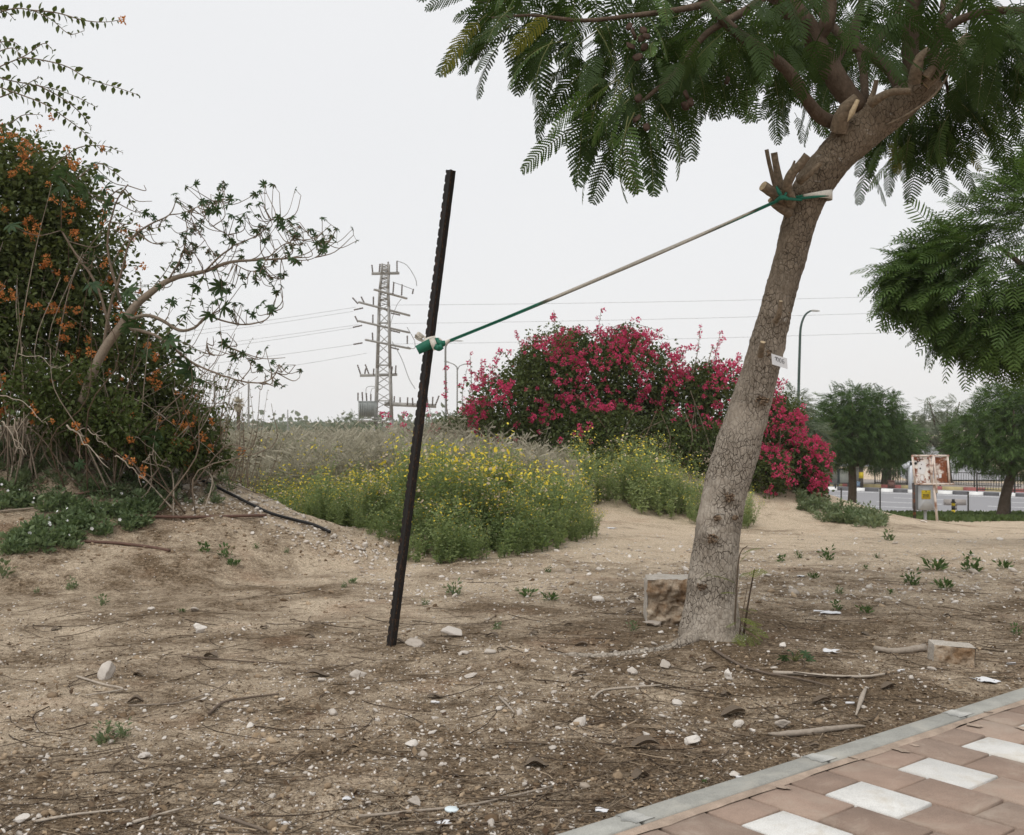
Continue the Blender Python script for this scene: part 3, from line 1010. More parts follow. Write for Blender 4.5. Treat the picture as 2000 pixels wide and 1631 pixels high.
# ---------------------------------------------------------------- feathery fronds
def frond_geo(L=.46, pairs=15, droop=.5, wid=.105, segs=7, seed=0, sweep=.30, fine=True, w_=.0078):
    r = np.random.default_rng(seed)
    g = Geo()
    n = 14
    t = np.linspace(0, 1, n)
    ang = -droop * t ** 1.3
    dx = np.cos(ang); dz = np.sin(ang)
    c = np.stack([np.cumsum(dx), np.zeros(n), np.cumsum(dz)], -1) * L / n
    c[:, 1] += .02 * np.sin(t * 3 + seed)
    v, f = tube(c, np.linspace(.0032, .0010, n), 4, curve=False, cap=False)
    g.add(v, f, 1, .5)
    for k in range(pairs):
        u = .16 + .84 * (k + .5) / pairs
        base = np.array([np.interp(u, t, c[:, q]) for q in range(3)])
        a = -droop * u ** 1.3
        fw = np.array([math.cos(a), 0, math.sin(a)]); nn = np.array([-math.sin(a), 0, math.cos(a)])
        ln = wid * (math.sin(PI * min(1, (u * .86 + .13))) ** .55) * r.uniform(.88, 1.08)
        for s in (-1, 1):
            sw = sweep + .35 * u + r.normal(0, .05)
            d = fw * math.sin(sw) + np.array([0, s, 0]) * math.cos(sw)
            dn = -nn * r.uniform(.1, .4)
            w0 = w_ * r.uniform(.9, 1.1)
            m = segs * 2 + 1 if fine else segs + 1
            tt = np.linspace(0, 1, m)
            mid = base + d * (ln * tt)[:, None] + dn * (ln * .55 * tt ** 2)[:, None] + fw * (ln * .18 * tt ** 2)[:, None]
            prof = w0 * np.minimum(1, (1.03 - tt) * 4.5) * np.minimum(1, .4 + tt * 5)
            if fine:
                prof = prof * np.where(np.arange(m) % 2 == 1, 1.12, .5)
            pd = np.cross(d, nn); pd /= np.linalg.norm(pd)
            A = mid + pd * prof[:, None] - fw * (0.0); B = mid - pd * prof[:, None]
            q = np.arange(m - 1)
            g.add(np.vstack([A, B]), np.stack([q, q + 1, m + q + 1, m + q], -1), 0, float(np.clip(r.normal(.5, .16), 0, 1)))
    return g
FR = [frond_geo(.42, 17, .25, .085, seed=1, w_=.0068), frond_geo(.39, 16, .55, .080, seed=2, w_=.0066), frond_geo(.45, 18, .85, .088, seed=3, w_=.0068), frond_geo(.34, 14, .4, .075, seed=4, w_=.0062)]
FRM = [q.mesh('frond', [M['frond'], M['rachis']]) for q in FR]
FRB = [q.mesh('frond_fresh', [M['frond_b'], M['rachis']]) for q in FR]
FRY = [q.mesh('frond_yellowing', [M['frond_y'], M['rachis']]) for q in FR]

def rosette(px, py, Y, n, bias, spread=1.0, pitch=(-.9, .25), sc=(.72, 1.08)):
    """n fronds round one shoot tip: positions, yaw, pitch, scale"""
    out = []
    c = P(px, py, Y)
    for k in range(n):
        yaw = RNG.uniform(0, 2 * PI)
        d = np.array([math.cos(yaw), math.sin(yaw), 0]) + np.array(bias) * spread
        d[2] += math.tan(RNG.uniform(*pitch)) * np.hypot(d[0], d[1]) * .8
        p = c + RNG.normal(0, 1, 3) * np.array([.10, .2, .075])
        out.append((p, d / np.linalg.norm(d), RNG.uniform(*sc), RNG.normal(0, .35)))
    return out
ROS = [  # px, py, depth, number, bias direction
    (1000, -12, 5.8, 4, (-.9, 0, -.2)),
    (955, 8, 5.8, 5, (-1.3, -.1, -.1)), (1020, 30, 5.7, 6, (-1.3, 0, -.25)), (1075, 25, 5.8, 6, (-.8, -.2, -.3)), (1085, 70, 5.6, 6, (-1.2, .1, -.5)),
    (1140, 60, 5.7, 6, (-.6, .2, -.5)), (1150, 105, 5.7, 6, (-1.0, .1, -.6)), (1215, 35, 5.9, 6, (-.3, .2, -.3)), (1230, 105, 5.8, 4, (-.2, .2, -.4)), (1300, 50, 6.0, 6, (0, .2, -.3)),
    (1175, 185, 5.65, 6, (-.9, 0, -.2)), (1205, 215, 5.6, 8, (-.9, -.1, -.8)), (1245, 220, 5.6, 8, (0, -.3, -1.4)), (1255, 190, 5.8, 7, (.5, .1, -.7)), (1190, 225, 5.75, 6, (-.3, .2, -1.4)),
    (1310, 130, 5.9, 6, (.1, .3, -.5)), (1340, 85, 6.2, 6, (0, .3, -.4)), (1395, 130, 6.2, 5, (.2, .2, -.9)), (1380, 30, 6.3, 6, (0, .4, -.1)), (1420, 120, 6.6, 6, (0, .3, -.8)),
    (1460, 45, 6.8, 7, (0, .4, -.3)), (1510, 20, 7.0, 7, (0, .3, -.2)), (1500, 90, 7.0, 6, (-.2, .4, -.6)), (1560, 130, 7.2, 7, (-.3, .4, -.9)), (1600, 60, 7.1, 7, (0, .3, -.3)), (1620, 170, 7.3, 5, (-.2, .4, -.9)),
    (1660, 20, 7.2, 7, (0, .2, -.2)), (1700, 90, 7.2, 6, (0, .3, -.4)), (1730, 30, 7.2, 7, (.1, .2, -.3)), (1750, 120, 7.4, 5, (.1, .4, -.5)), (1800, 40, 7.0, 6, (.2, .2, -.2)),
    (1780, 215, 7.3, 8, (.1, .3, -1.1)), (1835, 195, 7.2, 8, (.5, .3, -1.0)), (1870, 130, 7.0, 7, (.6, .2, -.8)), (1830, 240, 7.3, 7, (.4, .1, -1.2)), (1740, 250, 7.4, 6, (-.1, .2, -1.0)),
    (1870, 60, 6.6, 6, (.5, .1, -.3)), (1930, 50, 6.3, 6, (.6, -.1, -.8)), (1960, 95, 6.4, 7, (.5, 0, -1.0)), (1985, 30, 6.1, 6, (.8, 0, -.5)), (1900, 190, 7.0, 6, (.8, .1, -.7)), (1990, 130, 6.7, 6, (.4, .2, -1.0)), (2040, 60, 6.2, 7, (.7, 0, -.6)),
]
allf = []
for a in ROS:
    allf += rosette(*a)
RNG.shuffle(allf) if False else None
for k, (p, d, s, roll) in enumerate(allf[:300]):
    R = basis(d, np.array([roll]))[0]
    o = link('frond', (FRY if RNG.random() < .04 else FRB if RNG.random() < .25 else FRM)[RNG.integers(4)], tree, p)
    o.rotation_euler = mathutils.Matrix(R.tolist()).to_euler()
    o.scale = (s, s, s)
# the rest of the crown, mostly above the frame
rest = []
for (px, py, Y) in [(x + RNG.normal(0, 25), y + RNG.normal(0, 20), yy) for x in range(1000, 2150, 95) for y, yy in ((-55, 6.1), (-60, 7.1), (-140, 6.5), (-215, 6.1), (-225, 7.0))]:
    rest += rosette(px, py, Y, 4, (0, 0, -.2))
seen = allf[300:]
for a in [(1720, 235, 7.6, 8, (-.1, .2, -.9)), (1790, 255, 7.4, 9, (.1, .1, -1.3)), (1850, 235, 7.2, 9, (.5, 0, -.9)), (1880, 205, 7.0, 8, (.7, 0, -.8)), (1905, 150, 6.9, 8, (.8, 0, -.6)), (1945, 110, 6.8, 8, (.5, 0, -.9)), (1560, 60, 7.6, 9, (0, .2, -.6)), (1480, 70, 7.4, 9, (-.1, .2, -.8)), (1640, 100, 7.7, 9, (0, .2, -.8)), (1700, 50, 7.7, 9, (0, .2, -.5)),
          (1380, 70, 7.0, 8, (-.2, .2, -.6)), (1290, 30, 6.6, 8, (-.3, .2, -.4)), (1180, 70, 6.2, 7, (-.6, .2, -.6)), (1110, 60, 6.0, 7, (-.9, .1, -.6)), (1820, 120, 7.6, 8, (.2, .2, -.6)), (1750, 180, 7.8, 8, (0, .2, -.9)), (1540, 150, 7.7, 7, (-.4, .2, -.9)), (1440, 20, 6.9, 8, (-.1, .2, -.4)), (1590, 10, 7.5, 8, (0, .2, -.3)), (1960, 60, 7.0, 8, (.5, .1, -.7)), (1330, 150, 6.3, 6, (.2, .2, -.7)), (1260, 70, 6.2, 7, (-.2, .2, -.5))]:
    seen += rosette(*a)
for a in [(1440, 25, 5.6, 7, (0, -.1, -.3)), (1520, 12, 5.6, 7, (0, -.1, -.3)), (1600, 20, 5.6, 7, (0, -.1, -.3)), (1690, 10, 5.7, 7, (0, -.1, -.2)), (1760, 25, 5.7, 7, (.1, -.1, -.3)), (1850, 10, 5.7, 7, (.3, -.1, -.3)), (1930, 30, 5.7, 7, (.4, -.1, -.4)), (1380, 60, 5.6, 7, (-.2, -.1, -.4)), (1560, 60, 6.9, 7, (0, .1, -.5)), (1640, 55, 6.9, 7, (0, .1, -.5))]:
    seen += rosette(*a)
for a in ROS:      # a second storey of leaves behind the first
    seen += rosette(a[0] + RNG.normal(0, 22), a[1] - 12 + RNG.normal(0, 14), a[2] + RNG.uniform(.1, .7), 5, (a[4][0] * .8, a[4][1], a[4][2] * .6))
lo = [frond_geo(.47, 15, .6, .10, segs=3, seed=9, fine=False)]
g = Geo()
pos = np.array([q[0] for q in rest]); R = np.concatenate([basis(q[1], np.array([q[3]])) for q in rest]); sc = np.array([q[2] for q in rest])
tv = np.concatenate(lo[0].v); tf = [np.concatenate(lo[0].f[4])]
tv_lo, tf_lo = tv, tf
scatter(g, tv, tf, pos, R, sc, 0, np.clip(RNG.normal(.45, .2, len(pos)), 0, 1))
for q_, fr_ in enumerate(FR):
    s_ = seen[q_::4]
    scatter(g, np.concatenate(fr_.v), [np.concatenate(fr_.f[4])], np.array([q[0] for q in s_]), np.concatenate([basis(q[1], np.array([q[3]])) for q in s_]), np.array([q[2] for q in s_]), 0, np.clip(RNG.normal(.45, .2, len(s_)), 0, 1))
g.build('crown', M['frond'], tree)['kind'] = 'stuff'

# dry brown seed pods in the crown
pv, pf = lathe((0, 0, 0), [(.001, -.008), (.018, -.007), (.028, 0), (.018, .005), (.001, .007)], 14)
pv = pv * (1 + .22 * fbm(pv[:, 0] * 60, pv[:, 1] * 60, 0, seed=62))[:, None] + np.stack([0 * pv[:, 0], 0 * pv[:, 0], .008 * np.sin(pv[:, 0] * 90)], -1)
pg = Geo(); pg.add(pv * np.array([1, .82, 1]), pf, 0, .55)
podm = pg.mesh('seed_pod', tinted('crown_pod', (.035, .022, .016), (.085, .052, .036), .7, 60))
for (x, y, Y) in [(1228, 52, 5.5), (1238, 66, 5.5), (1252, 75, 5.52), (1256, 60, 5.5), (1262, 70, 5.48), (1232, 90, 5.5), (1258, 92, 5.52), (1246, 112, 5.5), (1340, 185, 5.6), (1348, 200, 5.6), (1338, 208, 5.6), (1262, 248, 5.5), (1243, 232, 5.5), (1420, 158, 5.9), (1246, 192, 5.55)]:
    link('seed_pod', podm, tree, P(x, y, Y), (RNG.uniform(.8, 2.2), RNG.uniform(0, 3), RNG.uniform(-.6, .6)), RNG.uniform(.8, 1.25))

# ================================================================== TIE STRAP, NUMBER TAG
def strap_mat():
    m, nt = new_mat('woven_strap')
    t = attr(nt)
    v = coords(nt)
    n = noise(nt, v, 120, 4, .6)
    c = ramp(nt, t, [(0.0, (.015, .12, .075)), (.42, (.02, .16, .10)), (.5, (.10, .09, .06)), (.58, (.50, .45, .37)), (1.0, (.72, .68, .60))])
    c = mixc(nt, .5, c, ramp(nt, n, [(.3, (.6, .6, .6)), (.7, (1.15, 1.15, 1.15))]), 'MULTIPLY')
    finish(nt, c, .6, .3, 0, n, .002)
    return m
M['strap'] = strap_mat()
M['strap'].use_backface_culling = False
strap = thing('tie_strap', 'taut green and white tie strap running from the black stake to the leaning trunk', 'strap')
def ribbon(g, pts, width, tints, th=.002, n=40, wdir=None, twist=None):
    p = catmull(pts, n)
    t, U, V = frames(p)
    w = np.interp(np.linspace(0, 1, n), np.linspace(0, 1, len(width)), width) if np.iterable(width) else np.full(n, width)
    tn = np.interp(np.linspace(0, 1, n), np.linspace(0, 1, len(tints)), tints) if np.iterable(tints) else np.full(n, tints)
    wd = np.tile(np.asarray(wdir, float), (n, 1)) if wdir is not None else U
    wd = wd - t * np.sum(wd * t, 1)[:, None]
    wd /= np.linalg.norm(wd, axis=1)[:, None]
    nd = np.cross(t, wd)
    if twist is not None:
        a = np.interp(np.linspace(0, 1, n), np.linspace(0, 1, len(twist)), twist)[:, None]
        wd, nd = wd * np.cos(a) + nd * np.sin(a), nd * np.cos(a) - wd * np.sin(a)
    A = [p + wd * (w / 2)[:, None] + nd * th / 2, p - wd * (w / 2)[:, None] + nd * th / 2, p - wd * (w / 2)[:, None] - nd * th / 2, p + wd * (w / 2)[:, None] - nd * th / 2]
    v = np.stack(A, 1).reshape(-1, 3)
    i, j = np.meshgrid(np.arange(n - 1), np.arange(4), indexing='ij')
    g.add(v, [np.stack([i * 4 + j, i * 4 + (j + 1) % 4, (i + 1) * 4 + (j + 1) % 4, (i + 1) * 4 + j], -1).reshape(-1, 4), np.array([[0, 1, 2, 3], [(n - 1) * 4 + 3, (n - 1) * 4 + 2, (n - 1) * 4 + 1, (n - 1) * 4]])], 0, np.repeat(tn, 4))
a, b = P(868, 669, 6.13), P(1520, 391, 6.07)
mid = (a + b) / 2 + np.array([0, 0, -.012])
def lerp(t): 
    return a + (b - a) * t + np.array([0, 0, -.05 * t * (1 - t)])
pts = [lerp(t) for t in np.linspace(0, 1, 9)]
# the band is folded lengthwise: two thin layers lying on each other, green outside and white inside
g = Geo()
ribbon(g, pts, [.014, .015, .017, .020, .023, .023, .020, .018, .015], [.2, .22, .25, .32, .6, .85, .95, .98, .98, .95, .9, .55, .25], .003, 90, (0, -.3, 1), [.1, .5, -.2, .4, -.3, .3, -.1])
ribbon(g, [q + np.array([0, -.002, -.008]) for q in pts], [.005, .005, .005, .005, .005, .005, .005, .005], [.2, .2, .45, .52, .54, .54, .54, .45, .2], .010, 90, (0, -.3, 1))
g.build('band', M['strap'], strap)
g = Geo()      # where it is wound round the stake
ribbon(g, [P(815, 684, 6.10), P(840, 672, 6.10), P(858, 668, 6.11)], [.052, .058, .05], [.2, .25, .3], .004, 16, (.25, -.1, 1))
g.build('loose_end', M['strap'], strap)
g = Geo()
ribbon(g, [P(826, 671, 6.125), P(838, 667, 6.125), P(852, 664, 6.13)], [.035, .05, .05], [.9, .95, .8], .004, 14, (.2, 0, 1))
g.build('wrap', M['strap'], strap)
g = Geo()
ribbon(g, [P(843, 660, 6.09), P(847, 672, 6.085), P(850, 684, 6.09)], [.03, .034, .02], [.95, .95, .8], .006, 12, (1, 0, 0))
g.build('knot', M['strap'], strap)
g = Geo()
ribbon(g, [P(849, 676, 6.085), P(857, 680, 6.082), P(864, 676, 6.085)], [.03, .034, .03], [.2, .3, .4], .008, 12, (0, 0, 1))
g.build('knot', M['strap'], strap)
g = Geo()
ribbon(g, [P(852, 667, 6.10), P(861, 671, 6.09), P(869, 670, 6.1)], [.035, .034, .028], [.25, .3, .2], .012, 12, (0, 0, 1))
g.build('knot', M['strap'], strap)
g = Geo()
ribbon(g, [P(859, 674, 6.10), P(867, 671, 6.10), P(878, 664, 6.11)], [.036, .03, .010], [.75, .95, .8], .014, 14, (0, 0, 1))
g.build('cone', M['strap'], strap)
g = Geo()
ribbon(g, [P(838, 670, 6.25), P(855, 668, 6.25), P(862, 672, 6.2)], .05, .9, .004, 12, (0, 0, 1))
g.build('wrap', M['strap'], strap)
g = Geo()
ribbon(g, [P(829, 667, 6.13), P(815, 661, 6.11), P(812, 655, 6.1), P(818, 651, 6.1), P(826, 659, 6.12), P(812, 657, 6.16), P(820, 655, 6.18), P(832, 660, 6.19)], .022, [.8, .85, .6, .75, .52, .7, .9], .002, 50, (.3, .75, .6))
g.build('loop', M['strap'], strap)
g = Geo()      # the sling round the trunk
ring = []
for t in np.linspace(0, 2 * PI, 30):
    c = P(1579, 386, 6.235)
    ring.append(c + np.array([math.cos(t) * .130, math.sin(t) * .130 - .004, math.cos(t) * .012 + .012 * math.sin(t)]))
ring = np.array(ring)
front = np.clip((ring[:, 0] - ring[:, 0].min()) / np.ptp(ring[:, 0]), 0, 1)
ribbon(g, ring, .012 + .046 * front ** 1.3, np.where(front < .3, .3, np.clip(.45 + front * .9, 0, .98)), .004, 100, (0, 0, 1))
ribbon(g, [q + np.array([0, -.004, -.012]) for q in ring[15:26]], [.006, .016, .014, .004], [.2, .2, .3, .5], .004, 40, (0, 0, 1))
g.build('sling', M['strap'], strap)
g = Geo()      # its tie among the cut stubs
ribbon(g, [P(1516, 364, 6.03), P(1522, 376, 6.02), P(1530, 388, 6.03)], [.012, .022, .016], [.1, .3, .7], .004, 14, (1, 0, 0))
ribbon(g, [P(1515, 393, 6.04), P(1526, 386, 6.01), P(1538, 388, 6.03)], [.016, .026, .02], [.15, .25, .3], .01, 14, (0, 0, 1))
ribbon(g, [P(1530, 388, 6.02), P(1548, 389, 6.06), P(1566, 391, 6.105)], [.014, .016, .010], [.2, .25, .3], .006, 14, (0, 0, 1))
ribbon(g, [P(1538, 372, 6.04), P(1534, 380, 6.03), P(1532, 388, 6.03)], [.01, .014, .01], [.3, .3, .25], .004, 12, (1, 0, 0))
g.build('tie', M['strap'], strap)

# the paper number tag wraps round the right edge of the trunk
tagg = thing('number_tag', 'small white paper tag with a handwritten number stuck on the leaning trunk', 'tag')
M['ink'] = plain('pencil_ink', (.07, .07, .075), .6, .1)
def tagpt(u, v):
    """u along the tag (0..1), v up it (0..1)"""
    px = 1507 + 30.5 * u + 1.6 * (1 - v)
    py = 711.5 - 21 * v + 9.5 * u
    return P(px - .5, py, 6.138 + .022 * (u ** 2) - .01)
n = 10
uu, vv = np.meshgrid(np.linspace(0, 1, n), np.linspace(0, 1, n), indexing='ij')
pt = np.array([tagpt(a, b) for a, b in zip(uu.ravel(), vv.ravel())])
g = Geo()
i, j = np.meshgrid(np.arange(n - 1), np.arange(n - 1), indexing='ij')
q = np.stack([i * n + j, (i + 1) * n + j, (i + 1) * n + j + 1, i * n + j + 1], -1).reshape(-1, 4)
g.add(pt, q)
g.add(pt + np.array([0, .0012, 0]), q[:, ::-1])
g.build('sheet', M['paper'], tagg)
STROKES = [[[(.20, .70), (.29, .80), (.285, .62), (.265, .46)]],
           [[(.345, .78), (.335, .62), (.33, .46), (.39, .43), (.46, .52), (.455, .66), (.40, .77), (.345, .78)]],
           [[(.50, .70), (.555, .78), (.60, .70), (.605, .56), (.585, .42), (.535, .38), (.495, .46), (.49, .58), (.50, .70)]],
           [[(.79, .76), (.70, .74), (.685, .62), (.68, .50), (.69, .40), (.75, .38), (.79, .46), (.77, .56), (.72, .59), (.685, .54)]]]
for dg in STROKES:
    g = Geo()
    for s in dg:
        p = np.array([tagpt(a * 1.0, b * .95 + .05) for a, b in s]) + np.array([0, -.0012, 0])
        v, f = tube(p, .00135, 5, n=26)
        v[:, 1] = (v[:, 1] - p[:, 1].mean()) * .5 + p[:, 1].mean()
        g.add(v, f)
    g.build('digit', M['ink'], tagg)

# ================================================================== BUSHES
# leaf templates: +X along the leaf, folded a little along the midrib
HEART = (np.array([[0, 0, 0], [.35, .30, .06], [.35, -.30, .06], [.72, .22, .05], [.72, -.22, .05], [1.05, 0, -.06], [.5, 0, 0]]),
         np.array([[0, 6, 1], [0, 2, 6], [1, 6, 3], [2, 4, 6], [3, 6, 5], [4, 5, 6]]))
BLADE = (np.array([[0, 0, 0], [.45, .22, .04], [.45, -.22, .04], [1, 0, -.05]]), np.array([[0, 2, 1], [1, 2, 3]]))
def bract(seed):
    """one clump of papery bracts"""
    r = np.random.default_rng(seed)
    g = Geo()
    for k in range(20):
        d = r.normal(0, 1, 3); d /= np.linalg.norm(d); d[2] = d[2] * .8 + .1
        p = d * r.uniform(.25, 1.0) * .55
        R = basis(d + r.normal(0, .6, 3), np.array([r.uniform(0, 6)]))
        scatter(g, HEART[0] * np.array([1, 1.25, 1.6]), HEART[1], p[None], R, np.array([r.uniform(.34, .52)]), 0, np.array([np.clip(r.normal(.5, .25), 0, 1)]))
    return g
BRACT = [bract(k) for k in range(5)]
def flat(g):
    return np.concatenate(g.v), [np.concatenate(g.f[k]) for k in (3, 4) if g.f[k]], np.concatenate(g.t)

def leaf_cloud(g, lobes, count, size, rng, mat=0, shell=.55, tl=(.1, .9), temp=HEART, holes=.0, hs=2.0, seed=0, zmin=True):
    """leaves in the outer part of a union of lobes (centre, radii), thinner in the middle"""
    c = np.array([l[0] for l in lobes]); r = np.array([l[1] for l in lobes])
    wgt = np.prod(r, 1) ** (2 / 3); wgt /= wgt.sum()
    k = rng.choice(len(lobes), count, p=wgt)
    d = rng.normal(0, 1, (count, 3)); d /= np.linalg.norm(d, axis=1)[:, None]
    q = (shell + (1 - shell) * rng.random(count) ** .6) * (1 + .13 * rng.normal(0, 1, count).clip(-1.5, 1.8))
    q = q * (1 + .22 * fbm(d[:, 0] * 2.2 + k * 3.1, d[:, 1] * 2.2, d[:, 2] * 2.2, seed=seed, o=3))
    p = c[k] + d * r[k] * q[:, None]
    keep = np.ones(count, bool)
    if holes:
        keep &= vnoise(p[:, 0] * hs, p[:, 1] * hs, p[:, 2] * hs, seed=seed + 5) > -1 + 2 * holes - .35
    if zmin:
        keep &= p[:, 2] > H(p[:, 0], p[:, 1]) + .02
    p, d = p[keep], d[keep]
    n = len(p)
    dd = d * .7 + rng.normal(0, .7, (n, 3)) + np.array([0, 0, -.25])
    R = basis(dd, rng.normal(0, .7, n))
    clump = .5 + .5 * vnoise(p[:, 0] * 1.7, p[:, 1] * 1.7, p[:, 2] * 1.7, seed=seed + 9)
    tint = np.clip(tl[0] + (tl[1] - tl[0]) * (.55 * clump + .45 * rng.random(n)), 0, 1)
    scatter(g, temp[0], temp[1], p, R, size * rng.uniform(.65, 1.3, n), mat, tint)
    return p

def leafy_shoot(gl, gs, pts, size, rng, r0=.006, step=.028, mat=0, bare=.0, smat=0, tint=(.1, .7), droop=.4):
    """an arching stem with leaves in two ranks"""
    p = catmull(pts, 40)
    v, f = tube(p, np.linspace(r0, r0 * .35, 40), 5, curve=False)
    gs.add(v, f, smat, .35)
    L = np.linalg.norm(np.diff(p, axis=0), axis=1); s = np.concatenate([[0], np.cumsum(L)])
    m = max(2, int(s[-1] / step))
    u = np.linspace(bare * s[-1], s[-1], m) + rng.normal(0, step * .25, m)
    pos = np.stack([np.interp(u, s, p[:, k]) for k in range(3)], -1)
    tdir = np.stack([np.interp(u, s, np.gradient(p[:, k])) for k in range(3)], -1); tdir /= np.linalg.norm(tdir, axis=1)[:, None] + 1e-9
    side = np.cross(tdir, [0, 1, .2]); side /= np.linalg.norm(side, axis=1)[:, None] + 1e-9
    d = tdir * .35 + side * (np.where(np.arange(m) % 2, 1, -1) * rng.uniform(.5, 1.0, m))[:, None] + rng.normal(0, .3, (m, 3)) + np.array([0, 0, -droop])
    R = basis(d, rng.normal(0, .6, m))
    fall = np.clip(1.25 - .8 * (u / s[-1]) ** 2.5, .35, 1)
    scatter(gl, HEART[0], HEART[1], pos, R, size * rng.uniform(.75, 1.2, m) * fall, mat, rng.uniform(*tint, m))
    return p

# ---------------------------------------------------------------- red bougainvillea over its heap
rb = thing('red_bougainvillea', 'sprawling crimson flowering bougainvillea mounded over a heap of reddish soil', 'shrub')
rr = np.random.default_rng(101)
def lob(px, py, rpx, Y, fy=1.2, fz=1.0):
    s = Y / F
    return (P(px, py, Y), np.array([rpx * s, rpx * s * fy, rpx * s * fz]))
RL = [lob(1000, 800, 85, 21.6), lob(1075, 760, 95, 22.0), lob(1160, 752, 100, 22.3), lob(1245, 745, 92, 22.5), lob(1318, 802, 78, 22.4), lob(1410, 800, 85, 22.3), lob(1480, 850, 80, 21.8),
      lob(1550, 920, 62, 21.3), lob(1515, 815, 52, 21.9), lob(1575, 900, 45, 21.2), lob(930, 835, 48, 22.4), lob(875, 850, 34, 23.2), lob(1120, 850, 75, 21.0), lob(1210, 860, 70, 20.8, .7), lob(1020, 860, 50, 20.9, .8), lob(1300, 860, 58, 20.8, .7), lob(1390, 885, 62, 20.6, .7),
      lob(1590, 960, 26, 20.9), lob(1500, 925, 50, 20.5), lob(1378, 752, 46, 22.6), lob(1120, 684, 42, 22.4), lob(1215, 672, 36, 22.4), lob(1040, 715, 36, 22.1), lob(1440, 910, 45, 20.4, .7)]
gl, gs = Geo(), Geo()
pr = leaf_cloud(gl, RL, 76000, .074, rr, 0, .40, (.0, .85), seed=71, holes=.10, hs=1.4)
pale = leaf_cloud(gl, [lob(1180, 880, 60, 20.3, .5), lob(1330, 880, 45, 20.2, .5), lob(1080, 690, 60, 21.6), lob(1450, 900, 40, 20.0, .5)], 2600, .055, rr, 1, .5, (.1, .8), seed=75)
SH = [[(1150, 720), (1165, 660), (1175, 602)], [(1080, 720), (1083, 660), (1082, 606)], [(1020, 730), (1018, 690), (1008, 645)], [(1160, 690), (1190, 645), (1230, 632), (1285, 645)], [(1350, 740), (1362, 690), (1368, 640)],
      [(1385, 745), (1398, 690), (1407, 650)], [(1420, 740), (1440, 710), (1450, 695)], [(930, 800), (922, 760), (918, 690)], [(945, 800), (942, 740), (940, 705)], [(1010, 740), (985, 690), (962, 700)], [(880, 830), (872, 790), (870, 730)],
      [(905, 820), (903, 770), (912, 720)], [(1500, 800), (1515, 760), (1530, 737)], [(1310, 710), (1330, 690), (1352, 680)], [(1105, 690), (1125, 655), (1150, 648)], [(1560, 900), (1590, 880), (1608, 902)], [(760, 850), (757, 835), (752, 805)], [(850, 840), (842, 815), (838, 790)], [(800, 860), (795, 840), (790, 815)],
      [(1380, 720), (1392, 680), (1400, 690)], [(1230, 700), (1255, 660), (1285, 655)]]
tips = []
for s in SH:
    Y = 22.0 + rr.normal(0, .2)
    p = leafy_shoot(gl, gs, [P(a, b, Y + .1 * k) for k, (a, b) in enumerate(s)], .055, rr, .012, .05, 0, .1, 0, (.2, .9))
    tips.append(p)
for k in range(32):      # bare stems seen inside and below
    x = rr.uniform(950, 1560); Y = rr.uniform(20.2, 21.5)
    b_ = G(x, 940, 18, 24); b_ = np.array([P(x, 0, Y)[0], Y, float(H(P(x, 0, Y)[0], Y))])
    e = P(x + rr.normal(0, 60), rr.uniform(760, 860), Y + rr.uniform(-.3, .4))
    v, f = tube([b_, (b_ + e) / 2 + rr.normal(0, .12, 3), e], [.014, .010, .005], 5)
    gs.add(v, f, 0, rr.uniform(0, .5))
gl.build('foliage', [M['boug'], M['boug_y']], rb)['kind'] = 'stuff'
gs.build('stem', M['stem'], rb)['kind'] = 'stuff'
BM = []
for q in BRACT:
    BM.append(q.mesh('flower_cluster', M['red']))
    BM[-1].name = 'crimson_flower_cluster'
# blossom thick on the crown of the bush and in drifts down its face
def on_shell(lobes, n, rng, front=-.2, up=-.3):
    c = np.array([l[0] for l in lobes]); r = np.array([l[1] for l in lobes])
    w = np.prod(r, 1) ** (2 / 3); w /= w.sum()
    k = rng.choice(len(lobes), n, p=w)
    d = rng.normal(0, 1, (n, 3)); d /= np.linalg.norm(d, axis=1)[:, None]
    d[:, 1] = np.where(d[:, 1] > .25, -d[:, 1], d[:, 1])
    p = c[k] + d * r[k] * rng.uniform(.96, 1.14, (n, 1))
    inside = np.zeros(n, bool)
    for cc, rr_ in zip(c, r):
        inside |= (((p - cc) / rr_) ** 2).sum(1) < .80
    ok = ~inside & (p[:, 2] > H(p[:, 0], p[:, 1]) + .12)
    return p[ok]
cand = on_shell(RL, 9000, rr)
cpx = 1000 + cand[:, 0] / cand[:, 1] * F; cpy = HY - (cand[:, 2] - CZ) / cand[:, 1] * F
dr = .5 + .5 * vnoise(cpx / 38, cpy / 55, 0, seed=77) + .35 * vnoise(cpx / 14, cpy / 20, 0, seed=79)
dens = np.clip(1.1 - (cpy - 690) / 260, .30, 1) + .9 * smooth(1440, 1540, cpx) * smooth(760, 860, cpy) + .35 * smooth(1010, 930, cpx)
dens = dens * (1 - .85 * smooth(860, 890, cpy) * smooth(1480, 1420, cpx) * smooth(1090, 1130, cpx))
dr = dr + .25 * vnoise(cpx / 60, cpy / 70, 0, seed=78) + rr.normal(0, .24, len(dr))
keepc = (dr * dens > .49)
cand = cand[keepc]
rr.shuffle(cand)
tp = np.concatenate([p[24::5] + rr.normal(0, .05, (len(p[24::5]), 3)) for p in tips])
cand = np.concatenate([tp, cand])
def put_clusters(root, meshes, pts, size, rng, name='flower_cluster', lim=300):
    for p in pts[:lim]:
        link(name, meshes[rng.integers(len(meshes))], root, p, rng.uniform(0, 6, 3), size * rng.uniform(.6, 1.25))
big = cand[:300]
put_clusters(rb, BM, big, .092, rr)
g = Geo()
tv, tf, tt = flat(BRACT[1])
more = cand[300:3300]
scatter(g, tv, tf, more, euler(*rr.uniform(0, 6, (3, len(more)))), .07 * rr.uniform(.35, 1.3, len(more)), 0, rr.uniform(.1, .9, len(more)))
